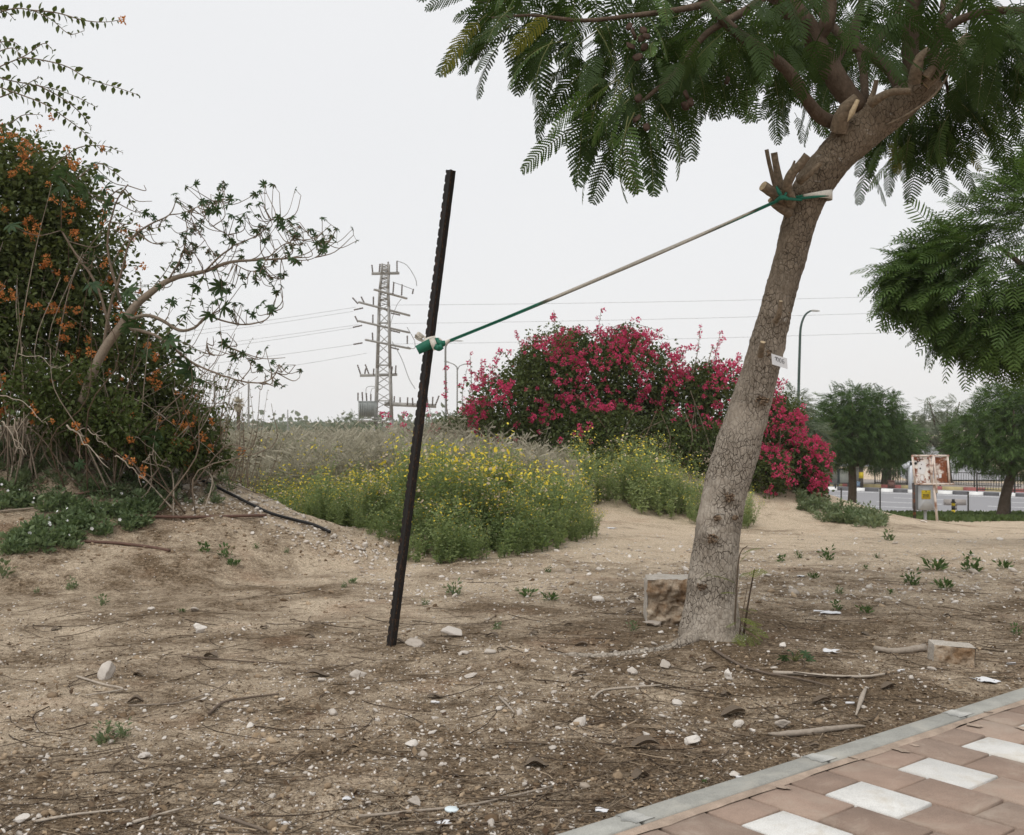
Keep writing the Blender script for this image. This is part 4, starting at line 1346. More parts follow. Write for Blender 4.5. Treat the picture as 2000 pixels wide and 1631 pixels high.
g.build('blossom', M['red'], rb)['kind'] = 'stuff'
print('red clusters', len(cand))

# ---------------------------------------------------------------- orange bougainvillea on the left heap
ob = thing('orange_bougainvillea', 'dense dark shrub with orange flowers and long arching shoots on the left heap', 'shrub')
ro = np.random.default_rng(202)
OL = [lob(20, 430, 140, 10.6), lob(110, 380, 85, 10.4), lob(40, 560, 160, 10.6), lob(150, 500, 105, 10.5), lob(60, 690, 135, 10.3), lob(190, 640, 100, 10.5), lob(230, 740, 95, 10.3), lob(130, 800, 85, 9.9, .8),
      lob(300, 800, 62, 10.3), lob(350, 850, 48, 10.1), lob(240, 850, 55, 9.9, .8), lob(390, 880, 38, 10.1), lob(30, 330, 75, 10.5), lob(-90, 500, 170, 10.5), lob(-80, 700, 130, 10.0), lob(300, 690, 40, 10.7), lob(335, 770, 52, 10.3), lob(385, 835, 44, 10.2), lob(430, 895, 26, 10.2)]
gl, gs = Geo(), Geo()
leaf_cloud(gl, OL, 54000, .054, ro, 0, .25, (.0, .85), seed=81, holes=.30, hs=2.9)
leaf_cloud(gl, [lob(200, 840, 45, 9.7, .7), lob(290, 870, 42, 9.9, .8), lob(370, 885, 30, 10.0)], 2200, .052, ro, 0, .2, (.0, .7), seed=83, holes=.2, hs=3)
leaf_cloud(gl, [lob(130, 770, 75, 9.5, .5), lob(230, 820, 60, 9.5, .5), lob(60, 760, 60, 9.4, .5), lob(330, 870, 40, 9.8)], 3000, .042, ro, 1, .4, (.05, .7), seed=85, holes=.2, hs=3)
OSH = [([(-40, 40), (20, 18), (60, 20), (100, 38), (135, 66), (165, 60)], 9.2), ([(60, 20), (110, 25), (165, 40), (205, 43), (240, 38)], 9.2), ([(-60, 160), (0, 130), (50, 108), (85, 85), (105, 100)], 9.3),
       ([(40, 112), (85, 118), (130, 130), (175, 155), (225, 170), (272, 186)], 9.2), ([(-50, 130), (0, 100), (30, 95), (40, 118)], 9.2), ([(-30, 140), (10, 155), (60, 165), (110, 175), (150, 190), (190, 210)], 9.4),
       ([(-30, 160), (40, 185), (90, 205), (130, 232), (160, 255), (195, 290), (218, 298)], 9.3), ([(70, 165), (110, 185), (140, 205), (165, 230), (178, 250)], 9.5), ([(-20, 250), (20, 240), (45, 225), (80, 224)], 9.6),
       ([(0, 190), (30, 178), (60, 160), (80, 150)], 9.6), ([(100, 330), (150, 290), (200, 285), (240, 298)], 9.8), ([(150, 350), (190, 320), (215, 330), (245, 355)], 10.0), ([(200, 400), (235, 370), (260, 400), (275, 420)], 10.0),
       ([(250, 700), (310, 670), (360, 670), (395, 690)], 10.4), ([(300, 760), (350, 730), (400, 745), (450, 760)], 10.5), ([(330, 820), (380, 790), (420, 800), (455, 790)], 10.4), ([(250, 620), (300, 560), (330, 520), (350, 470)], 10.3),
       ([(270, 700), (330, 650), (370, 600), (380, 520)], 10.4), ([(200, 560), (240, 480), (290, 450), (330, 440)], 10.2), ([(-30, 15), (10, 22), (30, 40)], 9.2), ([(-60, 110), (-10, 85), (25, 82), (42, 96)], 9.3)]
otips = []
for s, Y in OSH:
    otips.append(leafy_shoot(gl, gs, [P(a, b, Y) for a, b in s], .068, ro, .007, .027, 0, .0, 0, (.05, .75)))
for k in range(75):      # wayward shoots that break up the outline
    lb_ = OL[ro.integers(len(OL))]
    d = ro.normal(0, 1, 3); d /= np.linalg.norm(d); d[1] = -abs(d[1]) * .6; d[2] = abs(d[2]) * .7 + d[2] * .3
    a0 = lb_[0] + d * lb_[1] * .75
    e = a0 + np.array([ro.normal(.18, .25), ro.normal(-.1, .1), ro.uniform(-.1, .45)])
    if 1000 + e[0] / e[1] * F > 470: continue
    leafy_shoot(gl, gs, [a0, (a0 + e) / 2 + np.array([0, 0, .10]), e], .045, ro, .0045, .035, ro.integers(2), .1, 0, (.1, .9))
for k in range(120):     # crooked inner stems, their tone varied at random
    x = ro.uniform(-40, 400); Y = ro.uniform(9.6, 10.4)
    b_ = np.array([P(x, 0, Y)[0], Y, 0]); b_[2] = H(b_[0], b_[1])
    top = np.interp(x, [0, 200, 400], [350, 520, 800])
    e = P(x + ro.normal(0, 110), ro.uniform(top, 820), Y + ro.uniform(-.7, .5))
    v, f = tube([b_, b_ + (e - b_) * .35 + ro.normal(0, .12, 3), b_ + (e - b_) * .7 + ro.normal(0, .15, 3), e], [.008, .006, .004, .002], 5)
    gs.add(v, f, 0, ro.uniform(0, .8))
for k in range(26):      # thin leggy twigs at the right edge of the shrub
    a0 = (ro.uniform(280, 430), ro.uniform(780, 880))
    e = (a0[0] + ro.uniform(-20, 70), a0[1] - ro.uniform(60, 190))
    Y = ro.uniform(10.3, 10.9)
    leafy_shoot(gl, gs, [P(*a0, Y), P((a0[0] + e[0]) / 2 + ro.normal(0, 12), (a0[1] + e[1]) / 2, Y), P(*e, Y)], .036, ro, .004, .07, 0, .2, 0, (.4, 1))
gl.build('foliage', [M['boug'], M['boug_y']], ob)['kind'] = 'stuff'
gs.build('stem', M['stem'], ob)['kind'] = 'stuff'
OM = [q.mesh('orange_flower_cluster', M['orange']) for q in BRACT]
oc = on_shell(OL, 5200, ro)
px_ = 1000 + oc[:, 0] / oc[:, 1] * F; py_ = HY - (oc[:, 2] - CZ) / oc[:, 1] * F
kk = (vnoise(px_ / 30, py_ / 30, 0, seed=88) + .5 * vnoise(px_ / 11, py_ / 11, 0, seed=89) > .30) & (px_ > -60)
oc = oc[kk]; ro.shuffle(oc)
fixed = [P(x, y, Y) for x, y, Y in [(240, 38, 9.15), (103, 228, 9.5), (200, 290, 9.3), (75, 250, 9.6), (47, 275, 9.6), (130, 290, 9.8), (135, 310, 9.8), (145, 330, 9.8), (20, 265, 9.7), (185, 325, 9.9), (105, 390, 9.9), (125, 400, 9.9), (215, 395, 10), (270, 445, 10.1), (280, 520, 10.2), (265, 525, 10.2),
         (130, 545, 9.9), (140, 560, 9.9), (170, 665, 9.9), (205, 695, 9.8), (198, 700, 9.8), (130, 690, 9.7), (140, 700, 9.7), (65, 790, 9.3), (68, 805, 9.3), (102, 822, 9.2), (148, 832, 9.2), (245, 893, 9.1), (258, 902, 9.1), (280, 915, 9.2), (278, 928, 9.2), (345, 768, 9.9), (358, 775, 9.9), (255, 858, 9.4), (340, 825, 9.8), (395, 855, 9.9), (470, 882, 10.4), (365, 860, 9.9), (410, 875, 10.0), (168, 863, 9.4), (100, 750, 9.5)]]
put_clusters(ob, OM, np.concatenate([np.array(fixed), oc])[:290], .050, ro)
print('orange', len(oc))

# ---------------------------------------------------------------- castor-oil plant leaning out of the shrub
cp = thing('castor_plant', 'spindly castor oil plant with star-shaped leaves leaning out of the orange shrub', 'plant')
rc = np.random.default_rng(303)
YC = 9.6; SCC = YC / F
CB = [[(160, 790, 9.5), (175, 742, 9.5), (205, 680, 9), (238, 635, 8.5), (262, 600, 8), (290, 575, 7), (335, 545, 5.2), (400, 530, 3.8), (450, 512, 3.2), (520, 507, 2.2), (560, 505, 1.6), (590, 502, 1)],
      [(255, 622, 6), (285, 616, 6), (315, 625, 5.5), (350, 645, 5), (380, 640, 4.5), (405, 618, 3.5), (440, 628, 3), (480, 634, 2.5), (520, 624, 2), (533, 600, 1.5)],
      [(245, 640, 6), (290, 650, 5), (330, 672, 4), (370, 705, 3.5), (420, 728, 3), (470, 744, 2.5), (510, 748, 2.2), (535, 735, 1.8), (545, 712, 1.2)],
      [(400, 530, 3), (430, 500, 3), (455, 480, 2.5), (445, 460, 2), (420, 445, 1.6), (400, 425, 1.2), (392, 400, 1)], [(455, 480, 2.2), (480, 470, 2), (510, 455, 1.6), (530, 430, 1.2), (550, 440, 1)], [(520, 507, 2), (550, 480, 1.6), (570, 470, 1.4), (585, 440, 1)],
      [(560, 505, 1.6), (600, 508, 1.4), (625, 495, 1), (628, 470, .8)], [(200, 690, 6), (215, 600, 5), (235, 540, 4), (255, 470, 3.5), (290, 440, 3), (330, 420, 2), (345, 390, 1.4)], [(215, 650, 5), (190, 560, 4), (150, 500, 3.5), (120, 450, 3)],
      [(330, 545, 3), (355, 500, 2.4), (365, 450, 1.8), (360, 420, 1.2)], [(330, 420, 2), (360, 415, 1.6), (395, 400, 1.2), (430, 390, 1)], [(450, 512, 2), (490, 530, 1.6), (515, 520, 1.2)], [(470, 744, 1.8), (490, 715, 1.4), (470, 690, 1.2), (440, 675, 1)],
      [(235, 590, 5), (210, 480, 3.5), (225, 400, 2.5), (250, 360, 2)], [(420, 500, 1.4), (400, 470, 1.2), (375, 430, 1), (372, 405, .8)], [(380, 705, 1.6), (400, 690, 1.3), (405, 660, 1)]]
for k, b in enumerate(CB):
    Yb = YC + [0, .05, -.15, .1, .05, -.1, 0, .1, .2, .1, .05, 0, -.1, .2, .1, -.1][k]
    p = [P(a, c, Yb + .02 * q) for q, (a, c, r) in enumerate(b)]
    kr = 1.0 if k == 0 else .62
    v, f = tube(p, [r * kr * SCC for a, c, r in b], 8)
    v += (fbm(v[:, 0] * 30, v[:, 1] * 30, v[:, 2] * 30, seed=35) * .006)[:, None]
    g = Geo(); g.add(v, f, 0, .42 if k in (0, 1, 2) else .22)
    g.build('trunk' if k == 0 else 'branch', M['stem'], cp, smooth_=True)
def palmate(seed, lobes=7):
    r = np.random.default_rng(seed)
    g = Geo()
    A = np.linspace(-2.35, 2.35, lobes)
    for k, a in enumerate(A):
        L = (1.0 - .10 * abs(a) ** 1.4) * r.uniform(.9, 1.08)
        d = np.array([math.cos(a), math.sin(a), 0]); s = np.array([-d[1], d[0], 0])
        dr = r.uniform(.1, .5)
        z = lambda t: np.array([0, 0, -dr * t * t + .02])
        t_ = [.0, .28, .6, .82, 1.0]; w = [.05, .115, .15, .095, 0]
        pts = []
        for t, ww in zip(t_, w):
            pts += [d * L * t + s * ww + z(t) + np.array([0, 0, .03 * (ww > 0)]), d * L * t + z(t), d * L * t - s * ww + z(t) + np.array([0, 0, .03 * (ww > 0)])]
        f = []
        for q in range(4):
            for c in (0, 1):
                f.append([q * 3 + c, q * 3 + c + 1, q * 3 + c + 4, q * 3 + c + 3])
        g.add(pts, np.array(f), 0, np.clip(r.normal(.5, .2), 0, 1))
    return g
CM = [palmate(k, 7 if k % 2 else 8).mesh('leaf', M['castor']) for k in range(5)]
CL = [(340, 378, 9), (350, 395, 10), (362, 420, 9), (395, 393, 10), (405, 415, 11), (430, 385, 9), (425, 410, 10), (445, 400, 12), (450, 420, 11), (465, 390, 9), (480, 415, 11), (462, 445, 10), (455, 470, 9), (510, 395, 8), (505, 420, 10), (500, 450, 9), (545, 425, 11), (552, 440, 11), (565, 450, 9), (575, 455, 9),
      (565, 495, 11), (580, 510, 12), (588, 490, 9), (570, 505, 8), (628, 468, 8), (635, 485, 10), (630, 490, 8), (505, 510, 10), (510, 525, 11), (515, 535, 8), (365, 455, 9), (360, 470, 8), (385, 560, 14), (410, 615, 18), (432, 560, 18), (425, 585, 18), (440, 600, 16), (395, 545, 12), (360, 615, 14), (335, 590, 12), (365, 600, 11),
      (180, 555, 20), (250, 570, 24), (235, 615, 24), (265, 630, 20), (210, 560, 18), (330, 665, 20), (345, 680, 20), (360, 690, 20), (370, 720, 24), (330, 655, 16), (350, 700, 15), (375, 735, 16), (440, 670, 12), (450, 680, 12), (460, 695, 11), (475, 690, 9), (495, 705, 9), (508, 715, 9), (500, 600, 10), (512, 590, 10), (525, 600, 10), (530, 605, 9), (495, 615, 8),
      (560, 717, 6), (502, 755, 6), (130, 335, 20), (120, 365, 20), (165, 370, 18), (205, 370, 22), (210, 400, 18), (115, 345, 16), (190, 345, 14), (205, 420, 20), (300, 860, 20), (312, 850, 18), (250, 640, 16), (20, 440, 18), (285, 690, 14), (300, 425, 10), (285, 415, 9), (180, 320, 12), (155, 905, 11), (620, 475, 8), (470, 430, 9), (440, 435, 9), (485, 400, 8), (415, 400, 8), (330, 440, 8), (520, 410, 7), (312, 560, 9)]
for (x, y, s) in CL:
    link('leaf', CM[rc.integers(5)], cp, P(x, y, YC - rc.uniform(0, .35)), (rc.normal(.75, .4), rc.normal(.1, .4), rc.uniform(0, 6.28)), s * 1.4 * SCC * rc.uniform(.9, 1.15))

# fine twigs at the ends of the branches, each with a few leaves
g = Geo()
cnt = 0
for k, b in enumerate(CB):
    cc = catmull([P(a, c, YC + [0, .05, -.15, .1, .05, -.1, 0, .1, .2, .1, .05, 0, -.1, .2, .1, -.1][k] + .02 * q) for q, (a, c, r) in enumerate(b)], 50)
    nt_ = {0: 20, 1: 10, 2: 10}.get(k, 5)
    for q in range(nt_):
        a0 = cc[int(rc.uniform(.5 if k == 0 else .35, 1.0) * 49)]
        e = a0 + np.array([rc.normal(.10, .13), rc.normal(0, .15), (rc.uniform(-.1, .25) if k == 2 else rc.uniform(.05, .32) if k < 7 else rc.uniform(-.12, .10))])
        m_ = (a0 + e) / 2 + np.array([rc.normal(.04, .04), 0, -.05])
        v, f = tube([a0, m_, e], [.0055, .0042, .0028], 5, n=9)
        g.add(v, f, 0, rc.uniform(.15, .45))
        for w in range(rc.integers(1, 4)):
            p_ = e + np.array([rc.normal(0, .05), rc.normal(0, .06), rc.normal(0, .05)])
            if cnt < 175:
                link('leaf', CM[rc.integers(5)], cp, p_, (rc.normal(.75, .45), rc.normal(.1, .45), rc.uniform(0, 6.28)), rc.uniform(.035, .06)); cnt += 1
                v, f = tube([e, p_], [.0025, .002], 4, n=3); g.add(v, f, 0, .3)
g.build('twigs', M['stem'], cp)['kind'] = 'stuff'
# leaf stalks
bp = []
for k, b in enumerate(CB):
    bp.append(catmull([P(a, c, YC + [0, .05, -.15, .1, .05, -.1, 0, .1, .2, .1, .05, 0, -.1, .2, .1, -.1][k] + .02 * q) for q, (a, c, r) in enumerate(b)], 60))
bp = np.concatenate(bp)
g = Geo()
for o in [o for o in cp.children if o.name.startswith('leaf')]:
    q = np.array(o.location)
    dd = np.linalg.norm((bp - q) * [1, .35, 1], axis=1); m_ = bp[dd.argmin()]
    if dd.min() > .6:
        continue
    mid_ = (q + m_) / 2 + np.array([rc.normal(0, .02), 0, -.03 - .12 * dd.min()])
    v, f = tube([m_, mid_, q], [.0045, .0035, .0028], 4, n=9)
    g.add(v, f, 0, .3)
g.build('leaf_stalks', M['stem'], cp)['kind'] = 'stuff'

# dead twiggy shrub between the heap and the field
db = thing('dry_shrub', 'leggy half bare shrub with brown leaves behind the end of the orange shrub', 'shrub')
gl, gs = Geo(), Geo()
for k in range(70):
    x = rc.uniform(350, 500); Y = rc.uniform(11.0, 12.5)
    b_ = np.array([P(x, 0, Y)[0], Y, 0]); b_[2] = H(b_[0], b_[1])
    e = P(x + rc.normal(0, 45), np.interp(x, [350, 430, 500], [690, 720, 840]) + abs(rc.normal(0, 50)), Y)
    leafy_shoot(gl, gs, [b_, (b_ + e) / 2 + rc.normal(0, .06, 3), e], .035, rc, .005, .08, 0, .3, 0, (.1, .9))
gl.build('foliage', tinted('dry_leaf', (.10, .085, .05), (.34, .27, .18), .8), db)['kind'] = 'stuff'
gs.build('stem', M['stem'], db)['kind'] = 'stuff'

# ================================================================== WILDFLOWERS AND DRY GRASS
def herb(seed, h=.95, fl=7, dens=1.0, low=False):
    """one bushy wildflower: stems, narrow leaves, flat flower heads"""
    r = np.random.default_rng(seed)
    g = Geo()
    nst = 6
    for s in range(nst):
        a = r.uniform(0, 6.28); sp = r.uniform(.08, .26)
        p = np.array([[0, 0, 0], [math.cos(a) * sp * .4, math.sin(a) * sp * .4, h * .5], [math.cos(a) * sp, math.sin(a) * sp, h * r.uniform(.75, 1.0)]])
        c = catmull(p, 6)
        v, f = tube(c, np.linspace(.0045, .0018, 6), 3, curve=False, cap=False)
        g.add(v, f, 0, .45)
        m = int(26 * dens)
        u = r.uniform(.05, .98, m)
        pos = np.stack([np.interp(u, np.linspace(0, 1, 6), c[:, k]) for k in range(3)], -1)
        az = r.uniform(0, 6.28, m)
        d = np.stack([np.cos(az), np.sin(az), r.uniform(-.1, .9, m)], -1)
        pos = pos + d * r.uniform(0, .07, m)[:, None] * (1 - .4 * u[:, None])
        scatter(g, BLADE[0], BLADE[1], pos, basis(d, r.normal(0, .8, m)), r.uniform(.035, .075, m) * (1.25 - .6 * u), 0, np.clip(r.normal(.5, .26, m), 0, 1))
        for q in range(fl):
            if r.random() < .62:
                b = c[-1] + np.array([r.normal(0, .075), r.normal(0, .075), -abs(r.normal(0, .085))])
                a = np.arange(7) / 7 * 6.28 + r.random()
                R = .0115 * r.uniform(.6, 1.5)
                tilt = r.normal(0, .45, 2)
                rim = np.stack([np.cos(a) * R, np.sin(a) * R, tilt[0] * np.cos(a) * R + tilt[1] * np.sin(a) * R + .004], -1) + b
                k = np.arange(7)
                yl = r.random() < .66
                g.add(np.vstack([b + [0, 0, .007], rim]), np.stack([np.zeros(7, int), 1 + k, 1 + (k + 1) % 7], -1), 1 if yl else 2, r.random())
                g.add([b + [.002, 0, 0], b - [.002, 0, 0], b - [0, 0, .07] + (c[-1] - b) * .4], np.array([[0, 1, 2]]), 0, .5)
    return g
HB = [flat2 for flat2 in (herb(1), herb(2, .9, 9), herb(3, 1.05, 5), herb(4, .8, 3, 1.3), herb(5, .6, 1, 1.5))]
def add_herbs(g, spots, kinds, rng, sc=(.8, 1.15)):
    for k, hb in enumerate(kinds):
        sel = spots[k::len(kinds)]
        if not len(sel):
            continue
        V = np.concatenate(hb.v); T = np.concatenate(hb.t)
        R = euler(rng.normal(0, .10, len(sel)), rng.normal(0, .10, len(sel)), rng.uniform(0, 6.28, len(sel)))
        s = rng.uniform(*sc, len(sel)) * (sel[:, 3] if sel.shape[1] > 3 else 1)
        loc = V[None] * s[:, None, None]
        v = np.einsum('nij,nkj->nki', R, loc) + sel[:, None, :3]
        off = np.arange(len(sel)) * len(V)
        dt = rng.normal(0, .16, len(sel))
        fs, ms = [], []
        for kk in (3, 4):
            if hb.f[kk]:
                q = np.concatenate(hb.f[kk]); mm = np.concatenate(hb.m[kk])
                g.f[kk].append((q[None] + off[:, None, None] + g.n).reshape(-1, kk)); g.m[kk].append(np.tile(mm, len(sel)))
        g.v.append(v.reshape(-1, 3)); g.t.append(np.clip(T[None] + dt[:, None], 0, 1).ravel()); g.n += v.shape[0] * v.shape[1]

rw = np.random.default_rng(404)
def region(poly_front, poly_back, n, rng):
    """random ground spots between a near line and a far line given as (px, Y)"""
    px = rng.uniform(min(p[0] for p in poly_front), max(p[0] for p in poly_front), n)
    y0 = np.interp(px, [p[0] for p in poly_front], [p[1] for p in poly_front])
    y1 = np.interp(px, [p[0] for p in poly_back], [p[1] for p in poly_back])
    Y = y0 + (y1 - y0) * rng.random(n)
    X = (px - 1000) / F * Y
    return np.stack([X, Y, H(X, Y)], -1)
front = [(430, 13.2), (520, 12.2), (600, 11.3), (700, 10.8), (800, 10.35), (880, 10.25), (960, 10.5), (1040, 10.9), (1090, 11.4), (1130, 12.3), (1150, 13.5)]
back = [(430, 17), (520, 16.5), (700, 15.5), (900, 15.0), (1050, 14.5), (1130, 13.8), (1150, 13.7)]
sp = region(front, back, 860, rw)
sp[:, 0] += .22 * vnoise(sp[:, 0] * 2, sp[:, 1] * 2, 0, seed=19); sp[:, 1] += .3 * vnoise(sp[:, 0] * 1.5, sp[:, 1] * 1.5, 0, seed=20)
scl = np.interp(1000 + sp[:, 0] / sp[:, 1] * F, [430, 600, 900, 1060, 1150], [.62, .68, .84, .70, .45]) * (1 + .30 * vnoise(sp[:, 0] * 1.1, sp[:, 1] * 1.1, 0, seed=17) + .16 * vnoise(sp[:, 0] * 3.5, sp[:, 1] * 3.5, 0, seed=18))
ed = np.interp(1000 + sp[:, 0] / sp[:, 1] * F, [p[0] for p in front], [p[1] for p in front])
scl = scl * (.72 + .28 * smooth(0, .7, sp[:, 1] - ed))
sp = np.concatenate([sp, scl[:, None]], 1)
g = Geo()
add_herbs(g, sp, HB[:4], rw, (.5, 1.28))
# straggling dry stems and single tall flowers standing above the rest
st_ = region(front, back, 130, rw)
add_herbs(g, np.concatenate([st_, rw.uniform(.9, 1.35, (130, 1)) * np.interp(1000 + st_[:, 0] / st_[:, 1] * F, [430, 650, 900, 1150], [.5, .62, .82, .6])[:, None]], 1), [HB[2]], rw)
spf = region([(p[0], p[1] - .35) for p in front], [(p[0], p[1] + .4) for p in front], 150, rw)
add_herbs(g, np.concatenate([spf, rw.uniform(.25, .75, (150, 1))], 1), HB[3:], rw)
wf = g.build('wildflowers', [M['herb'], M['yellow'], M['cream']])
tag(wf, kind='stuff')
# second drift along the foot of the red bougainvillea
f2 = [(1100, 18.0), (1180, 18.6), (1260, 18.3), (1350, 18.0), (1420, 17.9), (1465, 17.8)]
b2 = [(1100, 20.0), (1180, 20.3), (1260, 20.0), (1350, 19.6), (1420, 19.0), (1465, 18.3)]
sp = region(f2, b2, 250, rw)
sp[:, 1] += rw.normal(0, .25, len(sp))
g = Geo()
sc2 = np.interp(1000 + sp[:, 0] / sp[:, 1] * F, [1100, 1330, 1440, 1530], [.95, .95, .75, .5])
sc2 = sc2 * (1 + .5 * vnoise(sp[:, 0] * 1.3, sp[:, 1] * 1.3, 0, seed=23))
add_herbs(g, np.concatenate([sp, sc2[:, None]], 1), [HB[0], HB[3], HB[2], HB[4]], rw, (.45, 1.15))
f3 = [(1030, 16.0), (1130, 16.6), (1180, 17.5)]
tag(g.build('wildflowers', [M['herb'], M['yellow'], M['cream']]), kind='stuff')

def tuft(seed, n=16, h=1.2):
    r = np.random.default_rng(seed)
    g = Geo()
    for k in range(n):
        a = r.uniform(0, 6.28); sp = r.uniform(.02, .35) * h
        hh = h * r.uniform(.55, 1.0)
        b = np.array([r.normal(0, .08), r.normal(0, .08), 0])
        p = np.array([b, b + [math.cos(a) * sp * .3, math.sin(a) * sp * .3, hh * .55], b + [math.cos(a) * sp, math.sin(a) * sp, hh]])
        s = np.array([-math.sin(a + 1), math.cos(a + 1), 0]) * r.uniform(.004, .008)
        tn = r.random()
        g.add([p[0] - s, p[0] + s, p[1] + s, p[1] - s, p[2]], [np.array([[0, 1, 2, 3]]), np.array([[3, 2, 4]])], 0, tn)
        for q in range(5):       # side twigs and seed heads
            c = p[1] + (p[2] - p[1]) * r.random()
            e = c + np.array([r.normal(0, .09), r.normal(0, .09), abs(r.normal(.06, .06))]) * h
            g.add([c - s * .5, c + s * .5, e + s * .9, e + np.array([0, 0, .03])], [np.array([[0, 1, 2], [0, 2, 3]])], 0, np.clip(tn + r.normal(0, .2), 0, 1))
    return g
TF = [tuft(k, 15, 1.25) for k in range(4)]
rg = np.random.default_rng(505)
px = rg.uniform(330, 1100, 4200); Y = 14.5 + 55 * rg.random(4200) ** 1.5
X = (px - 1000) / F * Y
keep = (((X - 3.2) / 4.2) ** 2 + ((Y - 23.2) / 4.2) ** 2 > 1.0)
X, Y = X[keep], Y[keep]
sel = np.stack([X, Y, H(X, Y), np.interp(Y, [14, 20, 70], [.85, .95, 1.05]) * (1 + .3 * vnoise(X * .5, Y * .5, 0, seed=51))], -1)
X2 = rg.uniform(-60, -8, 500); Y2 = rg.uniform(18, 70, 500)
g = Geo()
add_herbs(g, sel, TF, rg, (.7, 1.1))
add_herbs(g, np.stack([X2, Y2, H(X2, Y2), np.ones(500)], -1), TF, rg)
tag(g.build('dry_grass', M['dry']), kind='stuff')
px = rg.uniform(430, 1000, 260); Y = rg.uniform(15, 34, 260); X = (px - 1000) / F * Y
ok = (((X - 3.2) / 4.2) ** 2 + ((Y - 23.2) / 4.2) ** 2 > 1.0)
X, Y = X[ok], Y[ok]
g = Geo()
add_herbs(g, np.stack([X, Y, H(X, Y), rg.uniform(.7, 1.15, len(X))], -1), [HB[4], HB[2], HB[3]], rg, (.8, 1.2))
tag(g.build('green_scrub', [M['weed_grey'], M['yellow'], M['cream']]), kind='stuff')

# ground cover on the heap at the left, with small white flowers
def weed(seed, n=40, h=.16, w=.16, lf=.06, kind=0):
    r = np.random.default_rng(seed)
    g = Geo()
    az = r.uniform(0, 6.28, n); el = r.uniform(.1, 1.3, n)
    d = np.stack([np.cos(az) * np.cos(el), np.sin(az) * np.cos(el), np.sin(el)], -1)
    pos = np.stack([np.cos(az) * w * r.random(n) * .6, np.sin(az) * w * r.random(n) * .6, h * r.random(n) ** 1.2], -1)
    scatter(g, BLADE[0] if kind else HEART[0], BLADE[1] if kind else HEART[1], pos, basis(d, r.normal(0, .6, n)), lf * r.uniform(.6, 1.3, n), 0, np.clip(r.normal(.5, .25, n), 0, 1))
    for k in range(5):
        v, f = tube([np.zeros(3), pos[k] + d[k] * lf * .3], [.0025, .0012], 3, n=4)
        g.add(v, f, 0, .4)
    return g
WD = [weed(1), weed(2, 60, .20, .15, .07, 1), weed(3, 40, .10, .2, .10, 1), weed(4, 34, .12, .13, .06)]
re_ = np.random.default_rng(606)
n = 1500
px = re_.uniform(-150, 320, n); py = re_.uniform(930, 1085, n)
ok = (py < np.interp(px, [-150, 0, 130, 220, 320], [1110, 1100, 1078, 1050, 1020])) & (vnoise(px / 45, py / 22, 0, seed=55) > -.05) & (vnoise(px / 14, py / 9, 0, seed=57) > -.25) & ((py > 985) | (vnoise(px / 25, py / 14, 0, seed=56) > .25))
pts = np.array([G(a, b, 5, 20) for a, b in zip(px[ok], py[ok])])
g = Geo()
add_herbs(g, np.concatenate([pts, np.ones((len(pts), 1))], 1), WD, re_, (.28, .72))
tag(g.build('ground_cover', M['cover']), kind='stuff')
g = Geo()
for k in range(42):
    q = pts[re_.integers(len(pts))] + np.array([re_.normal(0, .05), -.06, re_.uniform(.05, .12)])
    a = np.arange(5) / 5 * 6.28
    s = .013 * re_.uniform(.6, 1.3)
    fc = np.stack([np.cos(a) * s, np.full(5, -.004), np.sin(a) * s], -1) @ euler(re_.normal(0, .6), 0, re_.normal(0, .6))[0].T + q
    k_ = np.arange(5)
    g.add(np.vstack([q, fc]), np.stack([np.zeros(5, int), 1 + k_, 1 + (k_ + 1) % 5], -1))
tag(g.build('white_blossom', M['whitefl']), kind='stuff')
# sparse growth on the upper heap and along the red bush's heap and the turf strip
g = Geo()
pl = []
for k in range(260):
    x, y = re_.uniform(-60, 450), re_.uniform(860, 985)
    pl.append(G(x, y, 6, 20))
for k in range(150):
    x = re_.uniform(1560, 1725); y = re_.uniform(np.interp(x, [1500, 1600, 1725], [955, 985, 1012]), np.interp(x, [1500, 1600, 1725], [960, 1020, 1035]))
    q = G(x, y, 12, 40)
    pl.append(q)
pl = np.array(pl)
add_herbs(g, np.concatenate([pl, np.where(pl[:, 1] > 12, 1.0, .6)[:, None]], 1), WD, re_, (.4, 1.2))
tag(g.build('undergrowth', M['weed_grey']), kind='stuff')
# turf strip by the road
n = 9000
px = re_.uniform(1560, 2200, n); Y = re_.uniform(31, 48, n)
X = (px - 1000) / F * Y
py = HY + (CZ - H(X, Y)) / Y * F
ok = (py < np.interp(px, [1560, 1700, 2000, 2200], [1006, 1013, 1022, 1027]) + re_.normal(0, 1.5, n))
X, Y = X[ok], Y[ok]
d = np.stack([re_.normal(0, .5, len(X)), re_.normal(0, .5, len(X)), np.ones(len(X))], -1)
g = Geo()
scatter(g, BLADE[0] * [1, 2.2, 1], BLADE[1], np.stack([X, Y, H(X, Y) - .01], -1), basis(d, re_.uniform(0, 6, len(X))), re_.uniform(.10, .22, len(X)), 0, re_.random(len(X)))
tag(g.build('turf', M['turf']), kind='stuff')

